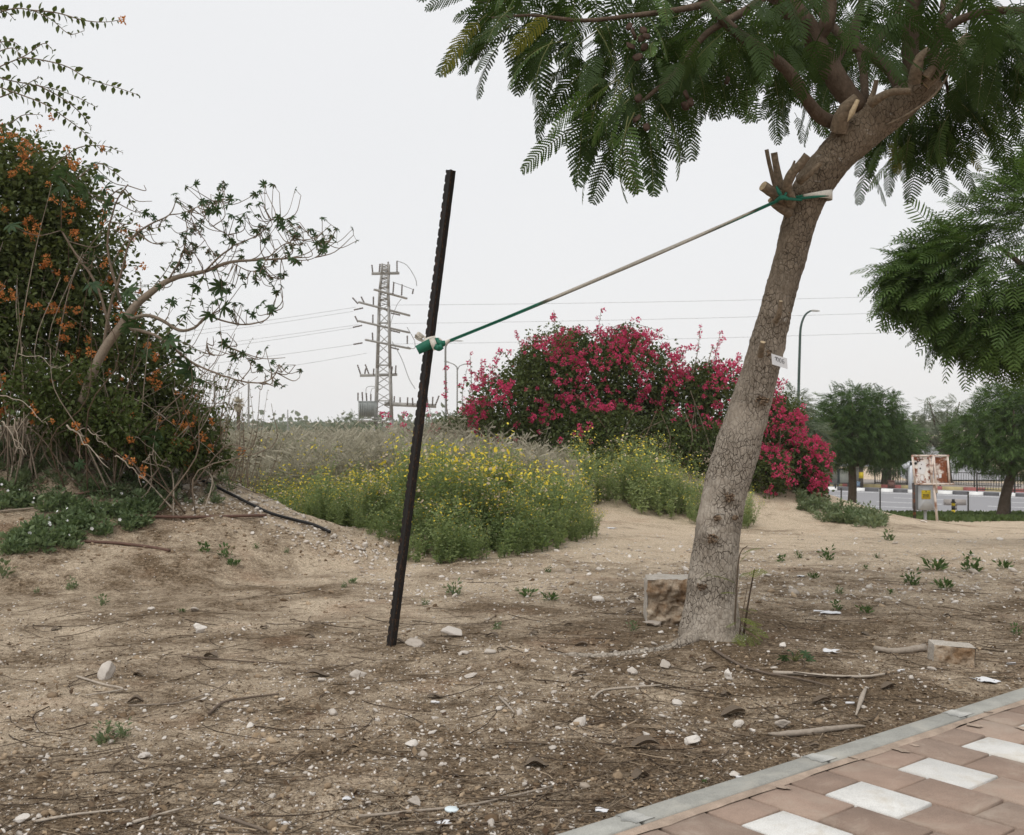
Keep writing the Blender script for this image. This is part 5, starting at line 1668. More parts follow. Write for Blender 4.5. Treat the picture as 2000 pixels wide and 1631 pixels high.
# ================================================================== OTHER TREES
def spray(seed, n=9, L=1.0):
    """a feathery twig: paired narrow leaflets along a drooping stalk"""
    r = np.random.default_rng(seed)
    g = Geo()
    for k in range(n):
        u = .1 + .9 * k / (n - 1)
        b = np.array([u * L, 0, -.25 * u * u * L])
        for s in (-1, 1):
            d = np.array([.55 + .3 * u, s * (1 - .2 * u), -.25 + r.normal(0, .12)])
            ln = .30 * L * math.sin(PI * (.2 + .72 * u)) * r.uniform(.85, 1.1)
            scatter(g, BLADE[0] * [1, .62, 1], BLADE[1], b[None], basis(d, r.normal(0, .3, 1)), np.array([ln]), 0, np.array([np.clip(r.normal(.5, .2), 0, 1)]))
    return g
SP = [spray(k) for k in range(3)]
def crown_mass(lobes, n, size, rng, seed, droop=.5, shell=.5, holes=.12, gap=1.6):
    g = Geo()
    c = np.array([l[0] for l in lobes]); r = np.array([l[1] for l in lobes])
    w = np.prod(r, 1) ** (2 / 3); w /= w.sum()
    k = rng.choice(len(lobes), n, p=w)
    d = rng.normal(0, 1, (n, 3)); d /= np.linalg.norm(d, axis=1)[:, None]
    q = (shell + (1 - shell) * rng.random(n) ** .5) * (1 + .25 * fbm(d[:, 0] * 2.5 + k * 2.7, d[:, 1] * 2.5, d[:, 2] * 2.5, seed=seed))
    p = c[k] + d * r[k] * q[:, None]
    ok = vnoise(p[:, 0] * gap, p[:, 1] * gap, p[:, 2] * gap, seed=seed + 3) > -1 + 2 * holes
    p, d = p[ok], d[ok]
    n = len(p)
    dd = d * np.array([1, 1, .6]) + rng.normal(0, .45, (n, 3)) + np.array([0, 0, -droop * .6])
    R = basis(dd, rng.normal(0, .5, n))
    for q in range(len(SP)):
        tv, tf, tt = flat(SP[q])
        s = slice(q, None, len(SP))
        m = len(p[s])
        v = np.einsum('nij,nkj->nki', R[s], tv[None] * (size * rng.uniform(.7, 1.25, m))[:, None, None]) + p[s][:, None]
        off = (np.arange(m) * len(tv))[:, None, None]
        ti = np.clip(tt[None] + rng.normal(0, .2, m)[:, None], 0, 1).ravel()
        g.add(v.reshape(-1, 3), [(f[None] + off).reshape(-1, f.shape[1]) for f in tf], 0, ti)
    return g
def tree_limbs(root, base, fork, tips, r0, mat, rng, name='trunk'):
    g = Geo()
    mid = (base + fork) / 2 + rng.normal(0, .05, 3)
    v, f = tube([base - [0, 0, .15], base + (mid - base) * .12, mid, fork], [r0 * 1.6, r0 * 1.12, r0 * .95, r0 * .85], 12)
    g.add(v, f)
    g.build(name, mat, root, smooth_=True)
    for t in tips:
        m = fork + (t - fork) * .5 + rng.normal(0, .12, 3)
        v, f = tube([fork - (fork - base) * .04, m, t], [r0 * .55, r0 * .38, r0 * .12], 7)
        g = Geo(); g.add(v, f)
        g.build('branch', mat, root, smooth_=True)

rt_ = np.random.default_rng(707)
# round-headed street tree behind the red shrub
t1 = thing('street_tree', 'round-headed green street tree with a straight trunk in front of the bus shelter', 'tree', 'trees along the road')
Y1 = 44.0
b1 = P(1663, 1002, Y1); b1[2] = float(H(b1[0], b1[1]))
tree_limbs(t1, b1, P(1664, 905, Y1), [P(x, y, Y1 + dy) for x, y, dy in ((1610, 850, 0), (1640, 810, 1), (1690, 800, -.8), (1740, 850, .5), (1665, 790, -1), (1720, 880, 1))], .17, M['bark_dark'], rt_)
crown_mass([lob(1640, 850, 62, Y1), lob(1690, 830, 66, Y1), lob(1735, 855, 48, Y1), lob(1610, 860, 45, Y1 - .4), lob(1665, 795, 45, Y1), lob(1720, 800, 40, Y1 + .4), lob(1635, 800, 38, Y1 + .5), lob(1700, 875, 40, Y1 - .5, 1.2, .6), lob(1622, 878, 34, Y1, 1.2, .6), lob(1762, 870, 28, Y1, 1.2, .7)],
           5200, .42, rt_, 91, shell=.45, holes=.06).build('crown', M['crown'], t1)
# dark wide tree at the right edge, its trunk leaning right
t2 = thing('street_tree', 'dark wide-crowned street tree with a leaning trunk to the right of the rusty notice board', 'tree', 'trees along the road')
Y2 = 39.0
b2 = P(1957, 1018, Y2); b2[2] = float(H(b2[0], b2[1]))
tree_limbs(t2, b2, P(1976, 925, Y2), [P(x, y, Y2 + dy) for x, y, dy in ((1900, 870, 0), (1940, 820, 1), (2010, 800, -.8), (2060, 850, .5), (1980, 800, -1), (2040, 890, 1))], .19, M['bark_dark'], rt_)
crown_mass([lob(1905, 845, 52, Y2), lob(1960, 820, 66, Y2), lob(2030, 820, 72, Y2), lob(2085, 860, 58, Y2), lob(1888, 880, 40, Y2, 1.2, .7), lob(1950, 885, 50, Y2 - .4, 1.2, .7), lob(2010, 895, 50, Y2, 1.2, .7), lob(1950, 785, 32, Y2), lob(2000, 785, 40, Y2 + .5)],
           5600, .42, rt_, 93, shell=.45, holes=.06).build('crown', M['crown'], t2)
# lighter tree behind, on the far pavement
t3 = thing('street_tree', 'paler small-crowned tree on the far pavement between shelter and notice board', 'tree', 'trees along the road')
Y3 = 76.5
b3 = P(1730, 951, Y3); b3[2] = RZ + .2
tree_limbs(t3, b3, P(1735, 905, Y3), [P(x, y, Y3 + dy) for x, y, dy in ((1715, 880, 0), (1755, 870, .5), (1738, 850, -.5))], .32, M['bark_dark'], rt_)
crown_mass([lob(1740, 880, 42, Y3), lob(1765, 860, 36, Y3), lob(1712, 885, 30, Y3)], 1200, .8, rt_, 95).build('crown', M['crown'], t3)
t4 = thing('street_tree', 'thin grey-green tree with sparse twigs behind the notice board', 'tree', 'trees along the road')
Y4 = 78.0
b4 = P(1853, 958, Y4); b4[2] = RZ + .2
tree_limbs(t4, b4, P(1848, 890, Y4), [P(x, y, Y4 + dy) for x, y, dy in ((1820, 805, 0), (1868, 795, .5), (1800, 850, -.5), (1850, 800, 0), (1880, 830, .3), (1815, 785, 0), (1874, 785, 0))], .26, M['bark_dark'], rt_)
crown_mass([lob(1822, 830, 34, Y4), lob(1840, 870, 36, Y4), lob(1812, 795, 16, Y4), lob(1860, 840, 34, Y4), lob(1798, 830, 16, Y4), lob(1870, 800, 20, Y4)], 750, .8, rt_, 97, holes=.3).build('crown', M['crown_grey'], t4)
t5 = thing('dark_bushy_tree', 'dense blue-green bushy tree rising behind the right end of the red bougainvillea', 'tree')
Y5 = 30.0
b5 = P(1560, 990, Y5); b5[2] = float(H(b5[0], b5[1]))
tree_limbs(t5, b5, P(1560, 900, Y5), [P(x, y, Y5 + dy) for x, y, dy in ((1545, 800, 0), (1580, 830, .3), (1570, 860, -.4))], .12, M['bark_dark'], rt_)
crown_mass([lob(1545, 800, 34, Y5), lob(1560, 850, 42, Y5), lob(1575, 900, 38, Y5), lob(1552, 775, 16, Y5), lob(1530, 850, 40, Y5), lob(1582, 935, 30, Y5), lob(1590, 850, 20, Y5)], 1500, .36, rt_, 99).build('crown', M['crown_grey'], t5)

# the second feathery tree whose crown fills the right edge
t6 = thing('feathery_tree', 'second feathery-leaved tree whose dense crown hangs in from the right edge', 'tree')
Y6 = 12.5; S6 = Y6 / F
b6 = np.array([P(2150, 0, Y6)[0], Y6, 0]); b6[2] = float(H(b6[0], b6[1]))
tree_limbs(t6, b6, P(2150, 640, Y6), [P(x, y, Y6 + dy) for x, y, dy in ((1900, 600, -.3), (1950, 480, .3), (2050, 380, 0), (2250, 380, .2), (2330, 560, 0), (2100, 560, -1.4), (2150, 520, 1.4), (1960, 640, .2))], .15, M['bark'], rt_)
L6 = [lob(2010, 480, 140, Y6, 1.1), lob(1930, 560, 130, Y6, .9), lob(2060, 400, 95, Y6), lob(1985, 610, 85, Y6), lob(1870, 520, 70, Y6), lob(2150, 480, 180, Y6), lob(2280, 560, 150, Y6), lob(2160, 590, 120, Y6), lob(1900, 585, 70, Y6, .8), lob(1800, 545, 40, Y6, .8)]
F6 = [frond_geo(.52, 9, .5, .12, 4, 21, .25, False), frond_geo(.48, 9, .9, .11, 4, 22, .25, False), frond_geo(.55, 10, .7, .12, 4, 23, .3, False), frond_geo(.42, 8, .4, .10, 4, 24, .25, False)]
F6M = [q.mesh('open_frond', [M['frond_b'], M['rachis']]) for q in F6]
pts = []
for k in range(4600):
    l = L6[rt_.integers(len(L6))]
    d = rt_.normal(0, 1, 3); d /= np.linalg.norm(d)
    p = l[0] + d * l[1] * rt_.uniform(.55, .98)
    ins = sum((((p - c) / r) ** 2).sum() < .34 for c, r in L6)
    if ins:
        continue
    out = (p - P(2130, 540, Y6)); out /= np.linalg.norm(out)
    px_ = 1000 + p[0] / p[1] * F
    pts.append((p, out + rt_.normal(0, .5, 3) + np.array([0, 0, -.45 if d[2] < .3 else -.1]), px_, p[1]))
vis = [q for q in pts if q[2] < 2040 and q[3] < Y6 + .3]
oth = [q for q in pts if not (q[2] < 2040 and q[3] < Y6 + .3)] + vis[300:]
for q in vis[:300]:
    R = basis(q[1], np.array([rt_.normal(0, .3)]))[0]
    o = link('frond', (FRM if rt_.random() < .6 else FRB)[rt_.integers(4)], t6, q[0])
    o.rotation_euler = mathutils.Matrix(R.tolist()).to_euler()
    o.scale = (rt_.uniform(.8, 1.15),) * 3
g = Geo()
for k in range(4):
    oo = oth[k::4]
    scatter(g, np.concatenate(F6[k].v), [np.concatenate(F6[k].f[4])], np.array([q[0] for q in oo]), np.concatenate([basis(q[1], rt_.normal(0, .4, 1)) for q in oo]), rt_.uniform(.8, 1.2, len(oo)), 0, np.clip(rt_.normal(.45, .22, len(oo)), 0, 1))
g.build('crown', M['frond_b'], t6)['kind'] = 'stuff'

# trees in the far field
def far_tree(px, ptop, pbase, wpx, Y, label, mat, n=260, name='field_tree'):
    t = thing(name, label, 'tree', 'trees scattered over the far field')
    b = P(px, pbase, Y); b[2] = float(H(b[0], b[1])) - .1
    hpx = pbase - ptop
    tree_limbs(t, b, P(px, pbase - hpx * .3, Y), [P(px + k * wpx * .3, ptop + hpx * .3, Y) for k in (-1, 0, 1)], .06 * Y / 75, M['bark_dark'], rt_)
    Ls = [lob(px + rt_.normal(0, wpx * .18), ptop + hpx * q, wpx * s, Y) for q, s in ((.25, .28), (.45, .42), (.62, .46), (.5, .36))]
    crown_mass(Ls, n, wpx * .17 * Y / F, rt_, int(px), .3).build('crown', mat, t)
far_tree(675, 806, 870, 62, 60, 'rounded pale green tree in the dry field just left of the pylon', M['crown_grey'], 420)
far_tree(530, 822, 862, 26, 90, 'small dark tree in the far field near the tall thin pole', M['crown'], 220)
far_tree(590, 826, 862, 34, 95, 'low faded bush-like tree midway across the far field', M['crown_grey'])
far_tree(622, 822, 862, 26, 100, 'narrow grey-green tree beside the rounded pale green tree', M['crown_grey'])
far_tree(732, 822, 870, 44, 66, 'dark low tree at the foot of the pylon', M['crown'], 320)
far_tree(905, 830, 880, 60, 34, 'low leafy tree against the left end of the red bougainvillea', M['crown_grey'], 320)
# far-off belt of trees
g = Geo()
n = 2600
px = rt_.uniform(-700, 2700, n); Y = rt_.uniform(260, 520, n)
X = (px - 1000) / F * Y
hh = rt_.uniform(2, 6.0, n) * (1 + .6 * vnoise(X * .02, Y * .02, 0, seed=58))
p = np.stack([X, Y, H0(X, Y) + hh * .5], -1)
for q in range(16):
    d = rt_.normal(0, 1, (n, 3)); d[:, 2] = d[:, 2] * .6 + .3
    scatter(g, HEART[0] * [1, 1.6, 2], HEART[1], p + rt_.normal(0, 1, (n, 3)) * hh[:, None] * [.45, .4, .22], basis(d, rt_.uniform(0, 6, n)), hh * rt_.uniform(.12, .28, n), 0, np.clip(rt_.normal(.4, .25, n), 0, 1))
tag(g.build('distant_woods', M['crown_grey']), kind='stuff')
# shaggy palm far off
pt_ = thing('fan_palm', 'shaggy headed palm standing far off beyond the field', 'palm tree')
Yp = 150.0
b = P(467, 850, Yp); b[2] = float(H(b[0], b[1]))
g = Geo(); v, f = tube([b, P(466, 830, Yp), P(466, 790, Yp)], [.35, .28, .26], 8); g.add(v, f); g.build('trunk', M['bark_dark'], pt_)
g = Geo()
c = P(466, 788, Yp); n = 160
d = rt_.normal(0, 1, (n, 3)); d /= np.linalg.norm(d, axis=1)[:, None]
low = rt_.random(n) < .45
d[low, 2] = -abs(d[low, 2]) * 2.2; d[low, :2] *= .4
scatter(g, BLADE[0] * [1, .8, 1], BLADE[1], np.tile(c, (n, 1)) + d * .15, basis(d), rt_.uniform(.7, 1.35, n), 0, rt_.random(n))
g.build('crown', M['dry'], pt_)

# ================================================================== POLES, PYLON, WIRES
M['galv'] = plain('galvanised_steel', (.33, .32, .30), .7, .15, 3)
M['dark_green'] = plain('green_lamp_post', (.045, .075, .065), .5, .1, 3)
M['lamp_grey'] = plain('grey_lamp_post', (.22, .22, .21), .6, .1, 3)
M['lamp_head'] = plain('lamp_head', (.42, .42, .40), .5, .1, 8)
def lamp_post(label, base, pts, r, mat, heads, name='lamp_post'):
    t = thing(name, label, 'lamp post', 'lamp posts along the roads')
    g = Geo(); v, f = tube(pts, np.linspace(r, r * .5, len(pts)), 8); g.add(v, f); g.build('pole', mat, t, smooth_=True)
    for (a, b, rr_) in heads:
        g = Geo()
        dv = np.asarray(b) - np.asarray(a)
        v, f = tube([a, a + dv * .25, a + dv * .7, b], [rr_ * .5, rr_, rr_ * .95, rr_ * .35], 8, n=10)
        c = v.mean(0); v = c + (v - c) * np.array([1, 1, .55])
        g.add(v, f); g.build('lamp_head', M['lamp_head'], t, smooth_=True)
YL = 56.0
lamp_post('tall dark green lamp post with a curved arm behind the leaning trunk', None, [P(1556, 1005, YL), P(1559, 800, YL), P(1562, 680, YL), P(1564, 640, YL), P(1571, 618, YL), P(1580, 609, YL), P(1588, 606, YL)], .08, M['dark_green'], [(P(1584, 606, YL), P(1601, 608, YL), .10)])
YL = 60.0
lamp_post('thin grey single-arm lamp post right of the steel stake', None, [P(871, 890, YL), P(871, 780, YL), P(870, 690, YL), P(872, 674, YL), P(878, 668, YL), P(888, 665.5, YL)], .07, M['lamp_grey'], [(P(886, 665.5, YL), P(905, 666, YL), .07)])
YL = 78.0
lamp_post('pale grey lamp post with two curved arms left of the red bougainvillea', None, [P(893, 890, YL), P(893, 780, YL), P(893, 724, YL), P(891, 716, YL), P(885, 711, YL), P(876, 708, YL)], .06, M['lamp_grey'], [(P(877, 708, YL), P(867, 705, YL), .11), (P(908, 711, YL), P(918, 711, YL), .11)])
g = Geo(); v, f = tube([P(893, 728, YL), P(894, 722, YL), P(898, 715, YL), P(908, 711, YL)], [.04, .035, .03, .03], 6); g.add(v, f)
two = [o for o in C.objects if o.get('label', '').startswith('pale grey lamp post')][0]
g.build('arm', M['lamp_grey'], two)
for (x, yt, Yq, r, lb) in [(485.5, 742, 110, .10, 'tall thin bare pole standing in the far field'), (419, 735, 90, .09, 'bare utility pole half hidden behind the dry shrub'), (562, 800, 260, .14, 'tiny far-off mast on the horizon')]:
    g = Geo(); bb = P(x, 860, Yq); v, f = tube([[bb[0], Yq, float(H(bb[0], Yq)) - .3], P(x, (860 + yt) / 2, Yq), P(x, yt, Yq)], [r * 1.2, r, r * .8], 8); g.add(v, f)
    tag(g.build('utility_pole', M['lamp_grey']), lb, 'pole')

# lattice power pole with cross-arms and a transformer
YP = 75.0
py_ = thing('power_pylon', 'slender lattice power pylon with cross-arms and a transformer beyond the dry field', 'pylon')
u = YP / F
def PP(px, py, dy=0.0):
    p = P(px, py, YP); p[1] += dy; return p
legs = {}
for sx in (-1, 1):
    for sy in (-1, 1):
        pts = []
        for (cy, w, cx) in ((905, 18, 749), (820, 15.5, 749.5), (720, 12.5, 749.5), (600, 9.5, 750), (565, 8, 750), (538, 7, 752), (516, 6.5, 753)):
            pts.append(PP(cx + sx * w, cy, sy * w * u))
        legs[sx, sy] = np.array(pts)
        g = Geo()
        for a, b in zip(pts[:-1], pts[1:]):
            v, f = bar(a, b, .095); g.add(v, f)
        g.build('mast_leg', M['galv'], py_)
g = Geo()
for (s1, s2) in (((-1, -1), (1, -1)), ((1, -1), (1, 1)), ((1, 1), (-1, 1)), ((-1, 1), (-1, -1))):
    A, B = legs[s1], legs[s2]
    tt = np.linspace(0, len(A) - 1.001, 36)
    fa = lambda L, t: np.array([np.interp(t, np.arange(len(L)), L[:, k]) for k in range(3)])
    for k in range(len(tt) - 1):
        a, b = (fa(A, tt[k]), fa(B, tt[k + 1])) if k % 2 else (fa(B, tt[k]), fa(A, tt[k + 1]))
        v, f = bar(a, b, .05); g.add(v, f)
        if k % 4 == 0:
            v, f = bar(fa(A, tt[k]), fa(B, tt[k]), .055); g.add(v, f)
g.build('bracing', M['galv'], py_)
M['porcelain'] = plain('brown_insulator', (.10, .075, .06), .4, .1, 10)
def arm(x0, y0, x1, y1, w=.15, d0=-1.6, d1=1.6):
    g = Geo(); v, f = bar(PP(x0, y0, d0), PP(x1, y1, d1), w, w * .8); g.add(v, f); return g.build('crossarm', M['galv'], py_)
for a in ((707, 595, 796, 612), (707, 631, 795, 646), (720, 667, 797, 678), (737, 571, 790, 578)):
    arm(*a)
arm(705, 734, 774, 731, .24, -.4, .4); arm(752, 789, 851, 793, .34, -.3, .3); arm(728, 536, 778, 532, .22, -.4, .4)
def insulator(a, b, r=.10):
    g = Geo()
    a, b = np.asarray(a), np.asarray(b)
    n = 13
    rr_ = np.where(np.arange(n) % 2, r, r * .5)
    v, f = tube([a + (b - a) * t for t in np.linspace(0, 1, n)], rr_, 7, curve=False); g.add(v, f)
    g.build('insulator', M['porcelain'], py_)
INS = [((700, 594), (689, 582)), ((712, 592), (706, 580)), ((700, 630), (694, 618)), ((692, 606), (710, 602)), ((690, 640), (708, 636)), ((691, 673), (709, 670)), ((729, 537), (727, 518)), ((741, 537), (743, 516)), ((757, 535), (759, 512)), ((776, 532), (776, 511)),
       ((785, 578), (786, 556)), ((768, 575), (770, 552)), ((806, 575), (808, 565)), ((730, 596), (730, 580)), ((729, 632), (729, 615)), ((729, 668), (728, 650)), ((796, 672), (796, 656)), ((706, 734), (699, 713)), ((713, 733), (715, 720)), ((722, 733), (714, 712)), ((730, 733), (731, 720)), ((765, 731), (767, 716)), ((773, 731), (774, 714)),
       ((700, 783), (700, 767)), ((709, 783), (708, 766)), ((717, 783), (716, 768)), ((725, 783), (725, 770)), ((770, 790), (771, 774)), ((782, 791), (782, 776)), ((796, 792), (797, 776)), ((807, 792), (806, 777)), ((836, 792), (835, 776)), ((845, 792), (846, 775)), ((851, 791), (858, 773)), ((764, 612), (782, 616)), ((764, 646), (782, 650)), ((764, 679), (780, 683))]
for a, b in INS:
    insulator(PP(*a, -.2), PP(*b, -.2), .065)
g = Geo(); v, f = box(PP(720, 800, -.3), (34 * u, .9, 29 * u)); g.add(v, f)
for k in range(9):
    v, f = box(PP(706 + 3.4 * k, 800, -.80), (.045, .12, 25 * u)); g.add(v, f)
v, f = box(PP(720, 784.5, -.3), (35 * u, .95, .06)); g.add(v, f)
g.build('transformer', plain('transformer_paint', (.30, .32, .31), .6, .1, 3), py_)
g = Geo(); v, f = box(PP(727, 822, -.2), (52 * u, 1.3, .14)); g.add(v, f); v, f = box(PP(727, 817, -.2), (46 * u, 1.1, .08)); g.add(v, f)
for x in (702, 748):
    v, f = bar(PP(x, 822, -.3), PP(748, 850, -.3), .09); g.add(v, f)
g.build('platform', M['galv'], py_)
g = Geo()
for pts in ([(716, 768), (718, 757), (730, 755), (741, 757)], [(725, 770), (728, 760), (738, 758), (744, 762)], [(776, 511), (796, 520), (812, 545), (815, 560)], [(768, 552), (790, 560), (806, 566)], [(785, 585), (775, 600), (762, 640)], [(767, 668), (785, 700), (800, 740), (812, 760)], [(796, 640), (810, 665), (812, 680)], [(797, 678), (808, 682), (813, 678)]):
    v, f = tube([PP(a, b, -.4) for a, b in pts], .022, 4); g.add(v, f)
g.build('jumper_wire', M['lamp_grey'], py_)

M['wire'] = plain('power_wire', (.30, .30, .30), .6, .05, 3)
WIRES = [((690, 608), (300, 668), 'lower'), ((695, 600), (300, 660), ''), ((691, 640), (300, 700), ''), ((700, 634), (300, 690), ''), ((691, 673), (300, 727), ''), ((716, 690), (300, 760), '')]
ordw = ['topmost', 'second', 'third', 'fourth', 'fifth', 'lowest']
rank = sorted(range(6), key=lambda q: WIRES[q][0][1])
for k, (a, b, _) in enumerate(WIRES):
    A = PP(*a); B = P(b[0] - 500, b[1] + (b[1] - a[1]) * .9, 62); B = B
    pts = [A + (B - A) * t - np.array([0, 0, .8 * t * (1 - t)]) for t in np.linspace(0, 1, 9)]
    g = Geo(); v, f = tube(pts, .010, 4, curve=False); g.add(v, f)
    tag(g.build('power_wire', M['wire']), 'thin power wire running left from the pylon, %s of the six' % ordw[rank.index(k)], 'wire', 'power wires left of the pylon')
for k, (a, b) in enumerate([((764, 596), (1800, 568)), ((764, 632), (1800, 596)), ((764, 672), (1800, 634))]):
    A = PP(*a); B = P(b[0] + 900, b[1] - 26, 70)
    pts = [A + (B - A) * t - np.array([0, 0, 1.4 * t * (1 - t)]) for t in np.linspace(0, 1, 13)]
    g = Geo(); v, f = tube(pts, .010, 4, curve=False); g.add(v, f)
    tag(g.build('power_wire', M['wire']), 'thin power wire running right from the pylon, %s of three' % ['topmost', 'middle', 'lowest'][k], 'wire', 'power wires right of the pylon')

# ================================================================== NOTICE BOARD WITH CABINET
M['board_paint'] = rusty('peeling_board', (.78, .75, .72), .49, .56, 3.6, .7, (.20, .065, .03))
M['board_rust'] = rusty('rusted_board', (.72, .67, .62), .40, .50, 2.6, .75, (.19, .065, .03))
M['board_frame'] = rusty('rusted_white_tube', (.66, .58, .52), .50, .66, 5, .7, (.24, .11, .06))
M['board_leg'] = rusty('dark_rusty_leg', (.06, .045, .04), .5, .6, 6, .8)
M['cab'] = plain('grey_cabinet', (.46, .49, .52), .5, .06, 6)
M['cab_dark'] = plain('cabinet_edge', (.16, .17, .18), .6, .1, 6)
M['warn'] = plain('yellow_warning_plate', (.66, .50, .03), .6, .08, 12)
M['black'] = plain('black_print', (.03, .03, .03), .6, .1)
YB = 30.0
ub = YB / F
nb = thing('notice_board', 'rusty white two-panel notice board on thin legs at the edge of the turf', 'notice board')
def PB(px, py, dy=0.0):
    p = P(px, py, YB); p[1] += dy; return p
def tubebar(name, pts, r, mat, par):
    g = Geo(); v, f = tube(pts, r, 8, curve=False); g.add(v, f); return g.build(name, mat, par)
for (x0, x1, x2, x3) in ((1783, 1817, 1788, 1817), (1823, 1849, 1825, 1851)):
    g = Geo()
    q = np.array([PB(x0, 893), PB(x1, 893), PB(x3, 943), PB(x2, 943)])
    n = 12
    t = np.linspace(0, 1, n)
    for dz in (0, .03):
        vv = np.array([[(q[0] * (1 - a) + q[1] * a) * (1 - b) + (q[3] * (1 - a) + q[2] * a) * b + np.array([0, dz + .004 * math.sin(9 * a + 5 * b), 0]) for a in t] for b in t]).reshape(-1, 3)
        i, j = np.meshgrid(np.arange(n - 1), np.arange(n - 1), indexing='ij')
        g.add(vv, [np.stack([i * n + j, i * n + j + 1, (i + 1) * n + j + 1, (i + 1) * n + j], -1).reshape(-1, 4)])
    g.build('board_panel', M['board_paint'] if x0 < 1800 else M['board_rust'], nb)
FRB_ = [[(1780, 889), (1786, 946)], [(1820, 889), (1818, 946)], [(1780, 890), (1852, 890)], [(1785, 945), (1862, 945)], [(1822, 889), (1828, 962)], [(1849, 890), (1853, 945)], [(1814, 892), (1819, 944)]]
for a in FRB_:
    tubebar('frame_tube', [PB(*a[0], -.06), PB(*a[1], -.06)], .026, M['board_frame'], nb)
def leg(a, b, mat, r):
    B = PB(*b); B[2] = float(H(B[0], B[1])) - .05
    return tubebar('leg', [PB(*a), B], r, mat, nb)
leg((1785, 944), (1788, 1018), M['board_leg'], .022); leg((1823, 935), (1831, 1018), M['board_frame'], .034)
leg((1782, 944), (1785, 1000), M['board_leg'], .012)
# torn posters: white patches with dark print
g = Geo()
for (x, y, w_, h_) in ((1800, 914, 17, 26), (1801, 934, 7, 11), (1836, 930, 6, 9), (1829, 930, 5, 6)):
    a = np.arange(12) / 12 * 2 * PI
    rr_ = RNG.uniform(.75, 1.05, 12)
    vv = np.array([PB(x, y, -.012)] + [PB(x + w_ / 2 * np.sign(math.cos(q)) * abs(math.cos(q)) ** .5 * s, y - h_ / 2 * np.sign(math.sin(q)) * abs(math.sin(q)) ** .5 * s, -.011) for q, s in zip(a, rr_)])
    k = np.arange(12)
    g.add(vv, np.stack([np.zeros(12, int), 1 + k, 1 + (k + 1) % 12], -1))
g.build('torn_poster', M['paper'], nb)
g = Geo()
for (x, y, w_, h_) in ((1788, 905, 5.5, 6), (1792, 902, 4, 3), (1797, 915, 3, 3.5), (1799, 907, 2, 2), (1796, 897, 10, 1.6)):
    a = np.arange(9) / 9 * 2 * PI
    vv = np.array([PB(x, y, -.02)] + [PB(x + w_ / 2 * math.cos(q), y + h_ / 2 * math.sin(q), -.0195) for q in a]); k = np.arange(9)
    g.add(vv, np.stack([np.zeros(9, int), 1 + k, 1 + (k + 1) % 9], -1))
g.build('faded_print', M['black'], nb)
cab = thing('service_cabinet', 'pale grey steel service cabinet with a yellow warning plate under the notice board', 'cabinet')
YB2 = YB + .35
def PC(px, py, dy=0.0):
    p = P(px, py, YB2); p[1] += dy; return p
def rbox(px0, px1, py0, py1, d, r=3):
    pts = []
    for cx, cy, a0 in ((px1 - r, py0 + r, 0), (px0 + r, py0 + r, 90), (px0 + r, py1 - r, 180), (px1 - r, py1 - r, 270)):
        for k in range(5):
            a = rad(a0 + k * 22.5)
            pts.append((cx + r * math.cos(a), cy - r * math.sin(a)))
    n = len(pts)
    v = [PC(x, y, -d / 2) for x, y in pts] + [PC(x, y, d / 2) for x, y in pts] + [PC((px0 + px1) / 2, (py0 + py1) / 2, -d / 2), PC((px0 + px1) / 2, (py0 + py1) / 2, d / 2)]
    k = np.arange(n)
    return v, [np.stack([k, (k + 1) % n, n + (k + 1) % n, n + k], -1), np.concatenate([np.stack([(k + 1) % n, k, np.full(n, 2 * n)], -1), np.stack([n + k, n + (k + 1) % n, np.full(n, 2 * n + 1)], -1)])]
g = Geo(); v, f = rbox(1787, 1824, 946, 996, .40); g.add(v, f); g.build('body', M['cab_dark'], cab)
g = Geo(); v, f = rbox(1788, 1821, 947.5, 995, .44); g.add(v, f); g.build('door', M['cab'], cab)
g = Geo(); v, f = box(PC(1802.5, 965, -.228), (17.5 * ub, .012, 17 * ub)); g.add(v, f); g.build('warning_plate', M['warn'], cab)
g = Geo()
for (x, y, w_, h_) in ((1802.5, 958.5, 1.6, 2.6), (1802.5, 964.5, 13, 1.3), (1802.5, 967, 12, 1.3), (1802.5, 961.5, 15.5, .5), (1802.5, 969.5, 13, 1.2)):
    v, f = box(PC(x, y, -.236), (w_ * ub, .006, h_ * ub)); g.add(v, f)
g.build('warning_print', M['black'], cab)
g = Geo(); B = PC(1807, 1000); v, f = tube([PC(1807, 995), [B[0], B[1], float(H(B[0], B[1])) - .1]], .04, 8, curve=False); g.add(v, f); g.build('leg', M['cab'], cab)

def far_stone(px, py, w, h, Y, label, seed, flatk=1.0):
    g = rock(seed, 2); b = P(px, py, Y); b[2] = float(H(b[0], b[1])) + h * .3
    o = link('stone', g.mesh('stone', M['stone']), None, b, (0, 0, seed), (w, w * .7, h))
    return tag(o, label, 'stone')

# ================================================================== ROADSIDE FURNITURE
M['pole_dark'] = plain('dark_post', (.06, .055, .05), .7, .1, 3)
for (x, yt, yb, Yq, lb) in [(1643, 955, 1003, 47.5, 'thin dark post left of the round-headed tree trunk'), (1719, 955, 1006, 46.5, 'thin dark post right of the round-headed tree trunk'), (1891, 962, 1012, 44, 'thin dark post right of the striped bollard'), (1973, 968, 1016, 42, 'thin dark post beside the leaning trunk at the right')]:
    B = P(x, yb, Yq); B[2] = float(H(B[0], B[1])) - .2
    g = Geo(); v, f = tube([B, P(x, yt, Yq)], .032, 8, curve=False); g.add(v, f)
    v, f = lathe(P(x, yt, Yq), [(.0, .05), (.045, .02), (.045, 0), (.0, -.01)], 8); g.add(v, f)
    tag(g.build('roadside_post', M['pole_dark']), lb, 'post', 'thin posts along the turf')
